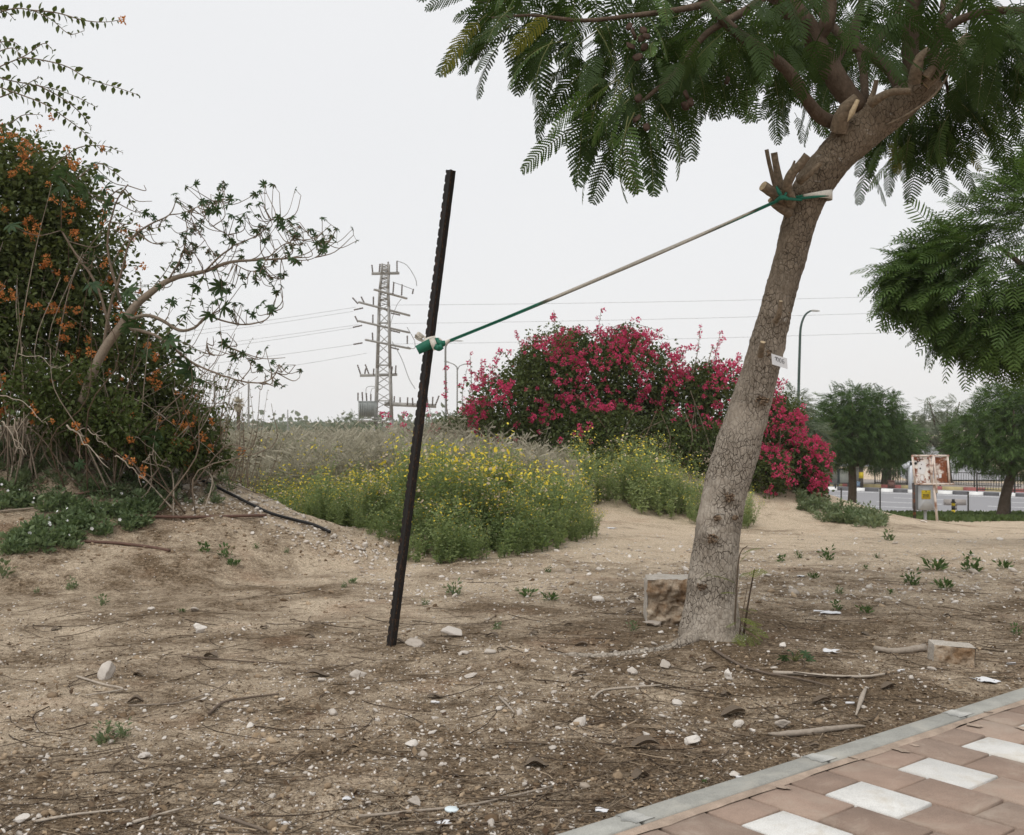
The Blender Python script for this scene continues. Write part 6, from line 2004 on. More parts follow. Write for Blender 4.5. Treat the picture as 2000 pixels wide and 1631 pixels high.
# striped bollard
bo = thing('striped_bollard', 'yellow and black striped bollard with a dark cap at the road edge', 'bollard')
Yb = 44.0
yy = [975, 981, 988, 996, 1003, 1012]
for k in range(len(yy) - 1):
    a, b = P(1862, yy[k], Yb), P(1862, yy[k + 1], Yb)
    g = Geo(); v, f = tube([a, b], .072 if k else .06, 10, curve=False); g.add(v, f)
    g.build('cap' if k == 0 else 'band', M['black'] if k % 2 == 0 else M['warn'], bo)
g = Geo(); v, f = lathe(P(1862, 981, Yb), [(.05, -.03), (.10, -.02), (.10, .02), (.05, .03)], 10); g.add(v, f); g.build('collar', M['black'], bo)
# low sign plate on its post behind it
g = Geo(); v, f = box(P(1865, 981, 53), (39 * 53 / F, .35, 11 * 53 / F)); g.add(v, f)
v, f = box(P(1865, 990, 53), (4 * 53 / F, .25, 10 * 53 / F)); g.add(v, f); v, f = box(P(1865, 1005, 53), (4 * 53 / F, .25, 24 * 53 / F)); g.add(v, f)
tag(g.build('road_sign_back', plain('sign_back', (.34, .31, .29), .8, .08, 3)), 'plain grey-brown sign plate behind the striped bollard', 'sign')

# railings
def railing(label, u0, u1, n, h, pitch, name='railing'):
    t = thing(name, label, 'railing')
    zb = RZ + .22
    for z in (.12, h - .04):
        g = Geo(); v, f = bar(rp(u0, n, zb + z), rp(u1, n, zb + z), .05); g.add(v, f); g.build('rail', M['pole_dark'], t)
    us = np.arange(u0, u1, 2.2)
    for u_ in us:
        g = Geo(); v, f = bar(rp(u_, n, zb - .1), rp(u_, n, zb + h + .05), .07); g.add(v, f); g.build('post', M['pole_dark'], t)
    g = Geo()
    for u_ in np.arange(u0 + pitch, u1, pitch):
        v, f = bar(rp(u_, n, zb + .1), rp(u_, n, zb + h - .02), .022); g.add(v, f)
    o = g.build('bars', M['pole_dark'], t); o['kind'] = 'stuff'
    return t
railing('pale steel railing behind the far pavement between shelter and notice board', 2.0, 11.5, -5.2, 1.0, .16)
railing('dark steel railing along the far kerb at the right edge', 9.6, 22, -.75, 1.15, .16)

# bus shelter
bs = thing('bus_shelter', 'grey bus shelter with glass walls and a white poster panel across the road', 'bus shelter')
ush = 75.5 / F
YS = 75.5
def PS(px, py, dy=0.0):
    p = P(px, py, YS); p[1] += dy; return p
M['glass'] = None
def glass_mat():
    m, nt = new_mat('shelter_glass')
    b = nt.nodes.new('ShaderNodeBsdfPrincipled'); b.inputs['Base Color'].default_value = (.30, .32, .32, 1); b.inputs['Roughness'].default_value = .15
    tr = nt.nodes.new('ShaderNodeBsdfTransparent'); tr.inputs[0].default_value = (.75, .78, .78, 1)
    ms = nt.nodes.new('ShaderNodeMixShader'); ms.inputs[0].default_value = .55
    nt.links.new(b.outputs[0], ms.inputs[2]); nt.links.new(tr.outputs[0], ms.inputs[1])
    o = nt.nodes.new('ShaderNodeOutputMaterial'); nt.links.new(ms.outputs[0], o.inputs[0])
    return m
M['glass'] = glass_mat()
M['shelter'] = plain('shelter_frame', (.13, .16, .16), .5, .1, 3)
g = Geo(); v, f = box(PS(1645, 908, -.4), (92 * ush, 2.0, 3.2 * ush)); g.add(v, f); g.build('roof', plain('shelter_roof', (.34, .36, .36), .5, .1, 3), bs)
for x in (1607, 1617, 1639, 1659, 1682):
    g = Geo(); v, f = box(PS(x, 930, .3), (2.2 * ush, .10, 42 * ush)); g.add(v, f); g.build('post', M['shelter'], bs)
for (x0, x1) in ((1608, 1616), (1618, 1638), (1660, 1681)):
    g = Geo(); v, f = box(PS((x0 + x1) / 2, 930, .3), ((x1 - x0 - 1) * ush, .03, 34 * ush)); g.add(v, f); g.build('pane', M['glass'], bs)
g = Geo(); v, f = box(PS(1650, 930, .25), (19 * ush, .14, 30 * ush)); g.add(v, f); g.build('poster_frame', M['shelter'], bs)
g = Geo(); v, f = box(PS(1650, 930.5, .165), (16.5 * ush, .02, 25 * ush)); g.add(v, f); g.build('poster', plain('faded_poster', (.66, .68, .60), .6, .1, 2), bs)
g = Geo(); v, f = box(PS(1628, 945, -.2), (18 * ush, .4, 1.5 * ush)); g.add(v, f); v, f = box(PS(1628, 948, -.2), (2 * ush, .3, 5 * ush)); g.add(v, f); g.build('bench', M['shelter'], bs)
# pole with a yellow band, bin, white sign column
g = Geo(); v, f = tube([P(1682, 954, 74.5), P(1682, 902, 74.5)], .14, 10, curve=False); g.add(v, f)
yp = thing('banded_pole', 'dark pole with a worn yellow band at the right end of the shelter', 'pole'); g.build('shaft', plain('tarred_pole', (.10, .085, .07), .8, .2, 3), yp)
g = Geo(); v, f = tube([P(1682, 934, 74.5), P(1682, 922, 74.5)], .155, 10, curve=False); g.add(v, f); g.build('band', M['warn'], yp)
g = Geo(); v, f = box(P(1674, 946, 74), (7 * ush, .5, 8 * ush)); g.add(v, f); v, f = box(P(1674, 941.5, 74), (7.6 * ush, .56, 1.4 * ush)); g.add(v, f)
tag(g.build('waste_bin', plain('blue_bin', (.20, .28, .38), .6, .1, 3)), 'small blue-grey bin beside the banded pole', 'bin')
g = Geo(); v, f = box(P(1740.5, 946, 75), (9 * ush, .5, 13 * ush)); g.add(v, f); v, f = box(P(1740.5, 939, 75), (9.6 * ush, .56, 1.5 * ush)); g.add(v, f)
tag(g.build('waste_bin', plain('brown_bin', (.16, .085, .07), .7, .15, 3)), 'brown litter bin against the railing', 'bin')
g = Geo(); v, f = box(P(1778, 930, 72), (5 * ush, .3, 55 * ush)); g.add(v, f); v, f = box(P(1772, 908, 72), (16 * ush, .3, 7 * ush), euler(0, .5, 0)[0]); g.add(v, f)
tag(g.build('sign_column', plain('white_column', (.62, .64, .66), .6, .05, 3)), 'pale grey sign column just left of the notice board', 'sign')
g = Geo(); v, f = tube([P(1632, 954, 71.6), P(1632, 944, 71.6)], .05, 6, curve=False); g.add(v, f); v, f = box(P(1632, 946, 71.5), (5 * ush, .12, 2 * ush)); g.add(v, f)
tag(g.build('short_post', M['pole_dark']), 'short dark post on the kerb before the shelter', 'post')

# ================================================================== STONES, TWIGS AND LITTER ON THE DIRT
def ico(sub):
    t = (1 + 5 ** .5) / 2
    v = np.array([[-1, t, 0], [1, t, 0], [-1, -t, 0], [1, -t, 0], [0, -1, t], [0, 1, t], [0, -1, -t], [0, 1, -t], [t, 0, -1], [t, 0, 1], [-t, 0, -1], [-t, 0, 1]], float)
    v /= np.linalg.norm(v, axis=1)[:, None]
    f = np.array([[0, 11, 5], [0, 5, 1], [0, 1, 7], [0, 7, 10], [0, 10, 11], [1, 5, 9], [5, 11, 4], [11, 10, 2], [10, 7, 6], [7, 1, 8], [3, 9, 4], [3, 4, 2], [3, 2, 6], [3, 6, 8], [3, 8, 9], [4, 9, 5], [2, 4, 11], [6, 2, 10], [8, 6, 7], [9, 8, 1]])
    for _ in range(sub):
        vl = list(map(tuple, v)); mp = {}
        def mid(a, b):
            k = (min(a, b), max(a, b))
            if k not in mp:
                m = (np.array(vl[a]) + np.array(vl[b])); m /= np.linalg.norm(m); mp[k] = len(vl); vl.append(tuple(m))
            return mp[k]
        nf = []
        for a, b, c in f:
            x, y, z = mid(a, b), mid(b, c), mid(c, a)
            nf += [[a, x, z], [b, y, x], [c, z, y], [x, y, z]]
        v, f = np.array(vl), np.array(nf)
    return v, f
def rock(seed, sub=2, rough=.28, tint=.5, cut=5):
    """a chipped stone: a ball with flat faces knocked off"""
    r = np.random.default_rng(seed)
    v, f = ico(sub)
    for k in range(cut):
        n = r.normal(0, 1, 3); n /= np.linalg.norm(n)
        h = r.uniform(.3, .7)
        e = v @ n - h
        v = v - np.outer(np.maximum(e, 0) * .92, n)
    q = fbm(v[:, 0] * 2.2 + seed, v[:, 1] * 2.2, v[:, 2] * 2.2, seed=seed, o=3)
    v = v * (1 + rough * q)[:, None]
    g = Geo(); g.add(v, f, 0, tint)
    return g
rs = np.random.default_rng(808)
MARKS = [(763, 1265, 'the steel stake'), (1390, 1250, 'the leaning trunk'), (1290, 1222, 'the rough block'), (1552, 1290, 'the castor seedling'), (1618, 1198, 'the long paper scrap'), (201, 1330, 'the upright pale stone'), (389, 1237, 'the bright white stone'), (1868, 1297, 'the pale stone lump'),
         (1350, 1456, 'the chalky stone'), (882, 1585, 'the plastic lid'), (1200, 1287, 'the surface root'), (1805, 1021, 'the notice board'), (620, 1322, 'the large dark pod'), (1258, 1462, 'the wavy grey pod'), (1820, 1440, 'the bend of the kerb'), (690, 1070, 'the end of the black hose'), (300, 1078, 'the cut brown pipe'), (1005, 1090, 'the flower patch'), (1900, 1118, 'the largest weed clump'), (205, 1452, 'the wispy weed')]
USED = set()
def near_label(what, px, py):
    """say where a small thing lies by the nearest landmarks, never twice the same way"""
    for mx, my, nm in sorted(MARKS, key=lambda m: math.hypot(m[0] - px, (m[1] - py) * 1.6)):
        dx, dy = px - mx, (py - my) * 1.6
        how = ('to the right of' if dx > 0 else 'to the left of') if abs(dx) > 2 * abs(dy) else ('in front of' if dy > 0 else 'behind') if abs(dy) > 2 * abs(dx) else (('in front and right of' if dx > 0 else 'in front and left of') if dy > 0 else ('behind and right of' if dx > 0 else 'behind and left of'))
        l = what + ' ' + how + ' ' + nm
        if l not in USED:
            USED.add(l)
            return l
ROCKM = [rock(k, 1, .22, float(rs.uniform(.35, .95)), 9).mesh('pebble', M['stone']) for k in range(10)]
def put_stone(px, py, w, h, label, seed, tint=.7, name='stone', yaw=0.0, sub=3, sink=.25, dep=.7):
    b = G(px, py, 2.5, 40)
    s = b[1] / F
    W_, H_ = w * s / 2, h * s / 2
    o = link(name, rock(seed, sub, .3, tint, 8).mesh(name, M['stone']), None, b + np.array([0, W_ * dep * .6, H_ * (1 - sink)]), (rs.normal(0, .1), rs.normal(0, .1), yaw), (W_ * 1.1, W_ * dep * 1.1, H_ * 1.15))
    return tag(o, label, 'stone')
put_stone(201, 1328, 42, 46, 'upright pale grey stone standing on bare sand at the left', 11, .62, dep=.8)
put_stone(389, 1237, 34, 18, 'bright white rounded stone on the sandy ground', 12, 1.0)
put_stone(697, 1323, 34, 20, 'tan angular stone beside a curled brown pod', 13, .45)
put_stone(888, 1244, 48, 20, 'low pale stone to the right of the stake', 14, .6)
put_stone(812, 1263, 44, 18, 'flat sandy stone at the foot of the steel stake', 15, .35)
put_stone(1350, 1456, 44, 22, 'white chalky stone on the dark litter in front of the tree', 16, .9)
put_stone(1424, 1332, 22, 26, 'small white wedge shaped stone in front of the trunk', 17, 1.0)
put_stone(1303, 1308, 24, 22, 'tan lump of stone beside the surface root', 18, .4)
put_stone(1440, 1420, 26, 14, 'small cream pebble lying just right of the chalky stone', 19, .75)
put_stone(1531, 1424, 34, 18, 'grey flat stone near the kerb among twigs', 20, .25)
put_stone(1236, 1318, 20, 16, 'pale pink rounded stone near the surface root', 22, .55)
put_stone(810, 1577, 34, 20, 'tan stone near the bottom beside the pale plastic disc', 23, .4)
put_stone(38, 1608, 34, 18, 'white stone at the bottom left corner', 24, .85)
put_stone(283, 1483, 26, 14, 'cream stone among pebbles at the lower left', 25, .75)
put_stone(1440, 1520, 26, 12, 'cream flat stone against the kerb', 26, .8)
put_stone(435, 1535, 22, 14, 'pinkish white stone at the lower left of the stones', 27, .7)
put_stone(915, 1325, 30, 12, 'long flat grey stone on the gravel', 28, .5)
put_stone(1262, 1440, 20, 12, 'tiny rough white stone left of the chalky stone', 29, .85)
put_stone(1805, 1021, 12, 5, 'pale stone lying under the notice board', 30, .8)
put_stone(380, 1195, 20, 12, 'grey stone behind the bright white stone', 31, .3)
put_stone(1280, 1224, 46, 14, 'low grey stone in front of the rough block', 32, .3)
put_stone(340, 930, 36, 16, 'rounded tan stone on the crest of the left heap', 33, .4)
put_stone(1530, 1265, 14, 10, 'small white stone beside the seedling', 34, 1.0)

# the rough-hewn block behind the trunk and the small kerb-stone lump
def hewn(size, seed, div=22, amp=.02, bev=.10, front=1.0):
    g = Geo()
    lin = np.linspace(-1, 1, div)
    for ax_ in range(3):
        for s in (-1, 1):
            a, b = np.meshgrid(lin, lin, indexing='ij')
            v = np.zeros((div * div, 3)); o = [k for k in range(3) if k != ax_]
            v[:, ax_] = s; v[:, o[0]] = a.ravel(); v[:, o[1]] = b.ravel()
            e = np.sort(np.abs(v), 1)
            v = v / (1 + bev * np.maximum(0, e[:, 1] - .75) ** 1.2)[:, None]
            w = v * np.array(size) / 2
            d = fbm(w[:, 0] * 14, w[:, 1] * 14, w[:, 2] * 14, seed=seed, o=4)
            fw = front if (ax_ == 1 and s == -1) else .25
            w = w + v / np.linalg.norm(v, axis=1)[:, None] * (d * amp * fw)[:, None]
            if ax_ == 1 and s == -1:
                w[:, 1] += front * amp * 1.2 * np.clip((1 - np.max(np.abs(v[:, [0, 2]]), 1)) * 3, 0, 1) * fbm(w[:, 0] * 30, w[:, 2] * 30, seed=seed + 2)
            i, j = np.meshgrid(np.arange(div - 1), np.arange(div - 1), indexing='ij')
            q = np.stack([i * div + j, i * div + j + 1, (i + 1) * div + j + 1, (i + 1) * div + j], -1).reshape(-1, 4)
            if (s > 0) == (ax_ == 1): q = q[:, ::-1]
            g.add(w, q, 1 if (ax_ == 1 and s == -1) else 0, .8 if ax_ == 2 else .5)
    return g
def hewn_mat(name, lo, hi, brown):
    m, nt = new_mat(name)
    v = coords(nt)
    n = noise(nt, v, 16, 6, .7, .3); f_ = noise(nt, v, 90, 4, .7)
    c = ramp(nt, n, [(.35, lo), (.65, hi)])
    k = ramp(nt, noise(nt, v, 9, 4, .6), [(.42, (0, 0, 0)), (.62, (1, 1, 1))])
    c = mixc(nt, k, c, brown)
    c = mixc(nt, .7, c, ramp(nt, f_, [(.3, (.6, .58, .55)), (.6, (1.1, 1.1, 1.1))]), 'MULTIPLY')
    finish(nt, c, .92, .12, 0, math_(nt, 'ADD', n, math_(nt, 'MULTIPLY', f_, .5)), .012, .9)
    return m
M['block'] = hewn_mat('pale_block', (.44, .40, .35), (.58, .54, .48), (.46, .41, .35))
M['block_front'] = hewn_mat('broken_block_face', (.40, .32, .24), (.58, .49, .38), (.26, .17, .10))
b = G(1318, 1222, 5, 9)
s = b[1] / F
o = hewn((118 * s, .26, 94 * s), 5, 40, .05, .24, 1.2).build('rough_stone_block', [M['block'], M['block_front']], None, True)
o.location = b + np.array([.02, .15, 42 * s]); o.rotation_euler = (0, .01, -.06)
tag(o, 'square pale stone block with a rough broken face half hidden by the trunk', 'stone block')
b = G(1868, 1297, 4, 9); s = b[1] / F
o = hewn((80 * s, .13, 38 * s), 9, 22, .018, .12, 1.0).build('broken_stone_lump', [M['block'], M['block_front']], None, True)
o.location = b + np.array([0, .065, 16 * s]); o.rotation_euler = (.03, .06, -.12)
tag(o, 'small pale oblong stone lump lying near the right edge', 'stone block')

# pebbles: the largest in view one by one, the rest as gravel
def scatter_px(n, rng, y0=1075, y1=1640, x0=-40, x1=2040, pw=1.6):
    px = rng.uniform(x0, x1, n); py = y0 + (y1 - y0) * rng.random(n) ** pw
    Y = F * CZ / (py - HY); X = (px - 1000) / F * Y
    return px, py, X, Y
def off_pave(X, Y, m=0.0):
    return ((X - .164) * .623 - (Y - 3.397) * .782) < -.012 - m
def dens_peb(px, py):
    """gravel lies thickest in front of the stake"""
    return .30 + 1.1 * np.exp(-(((px - 900) / 330) ** 2 + ((py - 1385) / 110) ** 2)) + .35 * smooth(1350, 1600, py) * smooth(900, 300, px) + .55 * (vnoise(px / 70, py / 34, 0, seed=66)) + .2 * vnoise(px / 22, py / 12, 0, seed=65)
n = 9000
px, py, X, Y = scatter_px(n, rs)
ok = off_pave(X, Y, .02) & (rs.random(n) < dens_peb(px, py))
px, py, X, Y = px[ok], py[ok], X[ok], Y[ok]
size = .0055 * np.exp(rs.normal(0, .45, len(X)))          # metres
app = size / Y
order = np.argsort(-app)
sel = order[:300]
for k in sel:
    z = float(H(X[k], Y[k]))
    s = size[k] * 1.35
    o = link('pebble', ROCKM[rs.integers(10)], None, (X[k], Y[k], z + s * .14), rs.normal(0, .25, 3) + np.array([0, 0, rs.uniform(0, 6.28)]), (s * rs.uniform(.9, 1.4), s * rs.uniform(.8, 1.1), s * rs.uniform(.55, .8)))
    tag(o, 'small pale limestone pebble lying on the bare dirt', 'pebble', 'pebbles scattered over the dirt')
g = Geo()
rest_ = order[300:]
px2, py2, X2, Y2 = scatter_px(12500, rs, 1062, 1640, pw=1.0)
ok = off_pave(X2, Y2, .01) & (rs.random(len(px2)) < dens_peb(px2, py2) + .18)
X2, Y2 = X2[ok], Y2[ok]
# stony slope of the left heap, and the path
hx = rs.uniform(330, 800, 2600); hy = rs.uniform(905, 1100, 2600)
hp = []
for a, b_ in zip(hx[::1], hy[::1]):
    if b_ > np.interp(a, [330, 480, 620, 760, 800], [905, 930, 1030, 1088, 1100]) - 4 and b_ < np.interp(a, [330, 480, 620, 760, 800], [990, 1010, 1075, 1110, 1115]) + rs.normal(0, 14):
        hp.append(G(a, b_, 6, 20))
hp = np.array(hp)
allX = np.concatenate([X[rest_], X2, hp[:, 0]]); allY = np.concatenate([Y[rest_], Y2, hp[:, 1]])
px9 = rs.uniform(700, 2040, 9000); py9 = rs.uniform(1040, 1180, 9000)
q9 = np.array([G(a, b_, 7, 30) for a, b_ in zip(px9[:2600], py9[:2600])])
allX = np.concatenate([allX, q9[:, 0]]); allY = np.concatenate([allY, q9[:, 1]])
sz = np.concatenate([size[rest_], .0032 * np.exp(rs.normal(0, .5, len(X2))), .011 * np.exp(rs.normal(0, .45, len(hp))), .0075 * np.exp(rs.normal(0, .55, len(q9)))])
for q in range(4):
    v, f = ico(0)
    v = v * rs.uniform(.55, 1.2, (12, 1)) * np.array([1.25, .95, .55])
    sl = slice(q, None, 4)
    N = len(allX[sl])
    scatter(g, v, f, np.stack([allX[sl], allY[sl], H(allX[sl], allY[sl]) + sz[sl] * .3], -1), euler(rs.normal(0, .4, N), rs.normal(0, .4, N), rs.uniform(0, 6.28, N)), sz[sl] * 1.1, 0, np.clip(rs.normal(.47, .3, N), 0, 1))
tag(g.build('gravel', M['stone']), kind='stuff')

# twigs: bigger ones singly, fine ones as litter
def twig_geo(L, r, rng, bend=.18, fork=False, sides=5, lift=.0, n=10):
    p = np.zeros((6, 3)); p[:, 0] = np.linspace(-L / 2, L / 2, 6)
    p[:, 1] = np.cumsum(rng.normal(0, bend * L * .2, 6)); p[:, 2] = r * .7 + lift * L * np.abs(rng.normal(0, .05, 6))
    g = Geo()
    v, f = tube(p, np.linspace(r, r * .45, 6), sides, n=n); g.add(v, f, 0, rng.random())
    if fork:
        a = p[3]; e = a + np.array([L * .25, rng.choice([-1, 1]) * L * .16, L * .02])
        v, f = tube([a, (a + e) / 2 + [0, 0, .004], e], [r * .6, r * .5, r * .25], sides, n=6); g.add(v, f, 0, rng.random())
    return g
TW = [twig_geo(1.0, .013, rs, .22, k % 3 == 0, 5, .1).mesh('twig', M['twig']) for k in range(9)]
def dens_tw(px, py):
    return .22 + .65 * smooth(900, 1400, px) * smooth(1120, 1200, py) + .65 * smooth(1480, 1600, py) * smooth(700, 950, px) + .30 * smooth(1180, 1240, py) * smooth(1330, 1270, py) + .2 * smooth(1300, 1631, py)
px, py, X, Y = scatter_px(1600, rs, 1130, 1640, pw=.9)
ok = off_pave(X, Y, .06) & (rs.random(len(px)) < dens_tw(px, py))
X, Y = X[ok][:190], Y[ok][:190]
def ground_rot(x, y, yaw):
    e = .04
    gx_ = (float(H(x + e, y)) - float(H(x - e, y))) / (2 * e); gy_ = (float(H(x, y + e)) - float(H(x, y - e))) / (2 * e)
    nrm = mathutils.Vector((-gx_, -gy_, 1)).normalized()
    return (nrm.to_track_quat('Z', 'Y').to_matrix() @ mathutils.Matrix.Rotation(yaw, 3, 'Z')).to_euler()
for x, y in zip(X, Y):
    L = .09 * math.exp(rs.normal(.25, .5))
    o = link('twig', TW[rs.integers(9)], None, (x, y, float(H(x, y)) + .004))
    o.rotation_euler = ground_rot(x, y, rs.normal(0, .9))
    o.scale = (L, L, min(L, .22))
    tag(o, 'thin dry twig lying among the litter on the dirt', 'twig', 'twigs strewn over the dirt')
g = Geo()
px, py, X, Y = scatter_px(26000, rs, 1110, 1645, pw=.85)
ok = off_pave(X, Y, .01) & (rs.random(len(px)) < dens_tw(px, py) * 1.1 * (.55 + .9 * (vnoise(px / 60, py / 28, 0, seed=67) + .25)))
X, Y = X[ok], Y[ok]; N = len(X)
for q in range(6):
    L = 1.0
    p = np.zeros((4, 3)); p[:, 0] = np.linspace(-.5, .5, 4); p[:, 1] = np.cumsum(rs.normal(0, .09, 4)); p[:, 2] = [0, .03, .05, .02]
    v, f = tube(p, np.array([.022, .02, .016, .009]), 3, curve=False, cap=False)
    sl = slice(q, None, 6); m = len(X[sl])
    sc = .032 * np.exp(rs.normal(0, .55, m))
    scatter(g, v, f, np.stack([X[sl], Y[sl], H(X[sl], Y[sl]) + .0025], -1), euler(rs.normal(0, .12, m), rs.normal(0, .12, m), rs.uniform(0, 6.28, m)), sc, 0, np.clip(rs.beta(1.3, 1.5, m), 0, 1))
# long fine stalks of fallen fronds
px, py, X, Y = scatter_px(900, rs, 1130, 1645, pw=.9)
ok = off_pave(X, Y, .1) & (rs.random(len(px)) < dens_tw(px, py)); X, Y = X[ok], Y[ok]; m = len(X)
for q in range(5):
    p = np.zeros((7, 3)); p[:, 0] = np.linspace(-.5, .5, 7); p[:, 1] = np.cumsum(rs.normal(0, .035, 7)) + .12 * np.linspace(-1, 1, 7) ** 2 * rs.choice([-1, 1]); p[:, 2] = .006
    v, f = tube(p, np.linspace(.006, .003, 7), 3, curve=False, cap=False)
    sl = slice(q, None, 5); k = len(X[sl])
    scatter(g, v, f, np.stack([X[sl], Y[sl], H(X[sl], Y[sl]) + .004], -1), euler(rs.normal(0, .03, k), rs.normal(0, .03, k), rs.normal(0, .9, k)), rs.uniform(.2, .55, k), 0, rs.uniform(0, .45, k))
tag(g.build('twig_litter', M['twig']), kind='stuff')
# crumbs of rotted leaf
g = Geo()
px, py, X, Y = scatter_px(42000, rs, 1090, 1645, pw=.85)
ok = off_pave(X, Y, .005) & (rs.random(len(px)) < dens_tw(px, py) * .95 + .10 + .35 * (vnoise(px / 120, py / 30, 0, seed=68) > .15)); X, Y = X[ok], Y[ok]; N = len(X)
d = np.stack([rs.normal(0, 1, N), rs.normal(0, 1, N), rs.normal(0, .35, N)], -1)
scatter(g, BLADE[0] * [1, 1.2, 1.5], BLADE[1], np.stack([X, Y, H(X, Y) + .003], -1), basis(d, rs.normal(0, .5, N)), .011 * np.exp(rs.normal(0, .5, N)), 0, rs.beta(1.1, 1.9, N))
tag(g.build('leaf_litter', M['litter']), kind='stuff')

# clods of earth: crusted soil broken small
g = Geo()
px, py, X, Y = scatter_px(9000, rs, 1080, 1645, pw=.9)
ok = off_pave(X, Y, .02) & (rs.random(len(px)) < .35 + .5 * (vnoise(px / 110, py / 45, 0, seed=72)))
X, Y = X[ok], Y[ok]
hx2 = rs.uniform(-40, 760, 4200); hy2 = rs.uniform(900, 1095, 4200)
cl_ = np.array([G(a, b_, 5, 20) for a, b_ in zip(hx2[:1800], hy2[:1800])])
X = np.concatenate([X, cl_[:, 0]]); Y = np.concatenate([Y, cl_[:, 1]])
sz = .0058 * np.exp(rs.normal(0, .55, len(X))) * (1 + .25 * (Y > 7.5))
for q in range(4):
    v, f = ico(0)
    v = v * rs.uniform(.55, 1.2, (12, 1)) * np.array([1.2, 1.0, .6])
    sl = slice(q, None, 4); N = len(X[sl])
    scatter(g, v, f, np.stack([X[sl], Y[sl], H(X[sl], Y[sl]) + sz[sl] * .15], -1), euler(rs.normal(0, .4, N), rs.normal(0, .4, N), rs.uniform(0, 6.28, N)), sz[sl], 0, np.clip(rs.normal(.45, .28, N), 0, 1))
tag(g.build('soil_clods', tinted('clod', (.14, .095, .058), (.48, .37, .255), .95, 60, .004)), kind='stuff')

# curled dry pods and leaves, one by one
def curl(seed):
    r = np.random.default_rng(seed)
    g = Geo(); n = 9
    a, b = np.meshgrid(np.linspace(-1, 1, n), np.linspace(-1, 1, 7), indexing='ij')
    w = np.sqrt(np.clip(1 - a ** 2, 0, 1)) * .5 + .04
    z = .22 * np.sin(a * r.uniform(1.5, 3.6) + r.uniform(0, 3)) + .55 * r.uniform(.5, 1.1) * (b * w * 1.6) ** 2
    v = np.stack([a, b * w, z - z.min()], -1).reshape(-1, 3)
    i, j = np.meshgrid(np.arange(n - 1), np.arange(6), indexing='ij')
    q = np.stack([i * 7 + j, i * 7 + j + 1, (i + 1) * 7 + j + 1, (i + 1) * 7 + j], -1).reshape(-1, 4)
    g.add(v, q, 0, .45); g.add(v - [0, 0, .05], q[:, ::-1], 0, .6)
    return g
CU = [curl(k) for k in range(6)]
PODM = [q.mesh('curled_pod', M['pod']) for q in CU]
def put_curl(px, py, w, label=None, yaw=None, k=None):
    b = G(px, py, 2.5, 20); s = w * b[1] / F / 2
    o = link('curled_pod', PODM[rs.integers(6) if k is None else k], None, b + np.array([0, 0, .003]), (0, 0, rs.normal(0, .5) if yaw is None else yaw), (s, s, s * .8))
    tag(o, label or near_label('curled grey-brown dry pod', px, py), 'seed pod', 'dry pods fallen under the tree')
put_curl(620, 1322, 48, 'large dark curled pod beside the tan angular stone', .2, 1)
put_curl(1258, 1462, 62, 'wavy grey dry pod on a sandy patch in front of the tree', .1, 2)
put_curl(1432, 1398, 52, 'brown open pod on the dark litter right of the chalky stone', .2, 3)
put_curl(1250, 1520, 44, 'pale curled pod lying just above the kerb', .6, 4)
put_curl(1048, 1498, 48, 'folded pale pod on the twigs at the lower middle', .1, 5)
put_curl(1605, 1374, 40, 'greyish wavy pod lying in the dark litter right of centre', .1, 2)
put_curl(1735, 1345, 34, 'grey pod near the kerb at the right', .3, 3)
put_curl(850, 1364, 34, 'dark twisted pod among the gravel', .3, 1)
for (x, y, w) in [(780, 1256, 24), (960, 1243, 30), (1042, 1240, 24), (1135, 1262, 26), (1200, 1275, 24), (1130, 1282, 20), (1132, 1320, 32), (980, 1270, 20), (1418, 1360, 26), (1386, 1310, 30), (1235, 1170, 20), (1110, 1222, 18), (265, 1372, 34), (412, 1285, 34), (515, 1228, 20), (110, 1230, 24), (1090, 1235, 16), (1430, 1550, 22), (1232, 1195, 26), (1690, 1240, 20), (1850, 1205, 18), (605, 1245, 22), (1590, 1460, 24), (270, 1320, 24)]:
    put_curl(x, y, w)
# long bits of bark, bigger sticks
def stick(pts, r, label, tint=.6, name='stick', mat=None, lift=.006, sides=8):
    p = np.array([G(x, y, 2.5, 30) for x, y in pts]); p[:, 2] += lift + np.array(r) * .6 if np.iterable(r) else lift + r * .6
    v, f = tube(p, r if np.iterable(r) else np.linspace(r, r * .6, len(p)), sides)
    q = fbm(v[:, 0] * 40, v[:, 1] * 40, v[:, 2] * 40, seed=69) * (r if not np.iterable(r) else max(r)) * .35
    v[:, 2] += q
    g = Geo(); g.add(v, f, 0, tint)
    return tag(g.build(name, mat or M['deadwood'], None, True), label, 'stick')
stick([(1708, 1272), (1740, 1277), (1770, 1276), (1806, 1272)], [.016, .017, .018, .022], 'thick broken branch piece lying left of the pale stone lump', .65, 'branch_piece')
stick([(1510, 1318), (1560, 1320), (1600, 1324), (1640, 1326), (1690, 1326), (1728, 1321)], .009, 'long pale stick lying across the dark litter', .85)
stick([(1390, 1270), (1440, 1300), (1490, 1318), (1560, 1330), (1620, 1345)], .008, 'dark bent stick trailing away from the trunk base', .15)
stick([(1500, 1438), (1540, 1440), (1580, 1436), (1640, 1428), (1690, 1422)], [.004, .014, .013, .012, .004], 'flat peeling strip of grey bark near the kerb', .6, 'bark_strip')
stick([(1690, 1350), (1682, 1372), (1672, 1400)], [.008, .012, .004], 'split grey sliver of wood standing out of the litter', .75, 'bark_strip')
stick([(408, 1398), (440, 1375), (500, 1365), (545, 1360)], .007, 'curved reddish brown stalk on the sand at the left', .12)
stick([(252, 1382), (300, 1380), (350, 1376), (400, 1360), (440, 1340), (460, 1320)], .004, 'trailing green runner with tiny leaves on the sand', .4, 'runner')
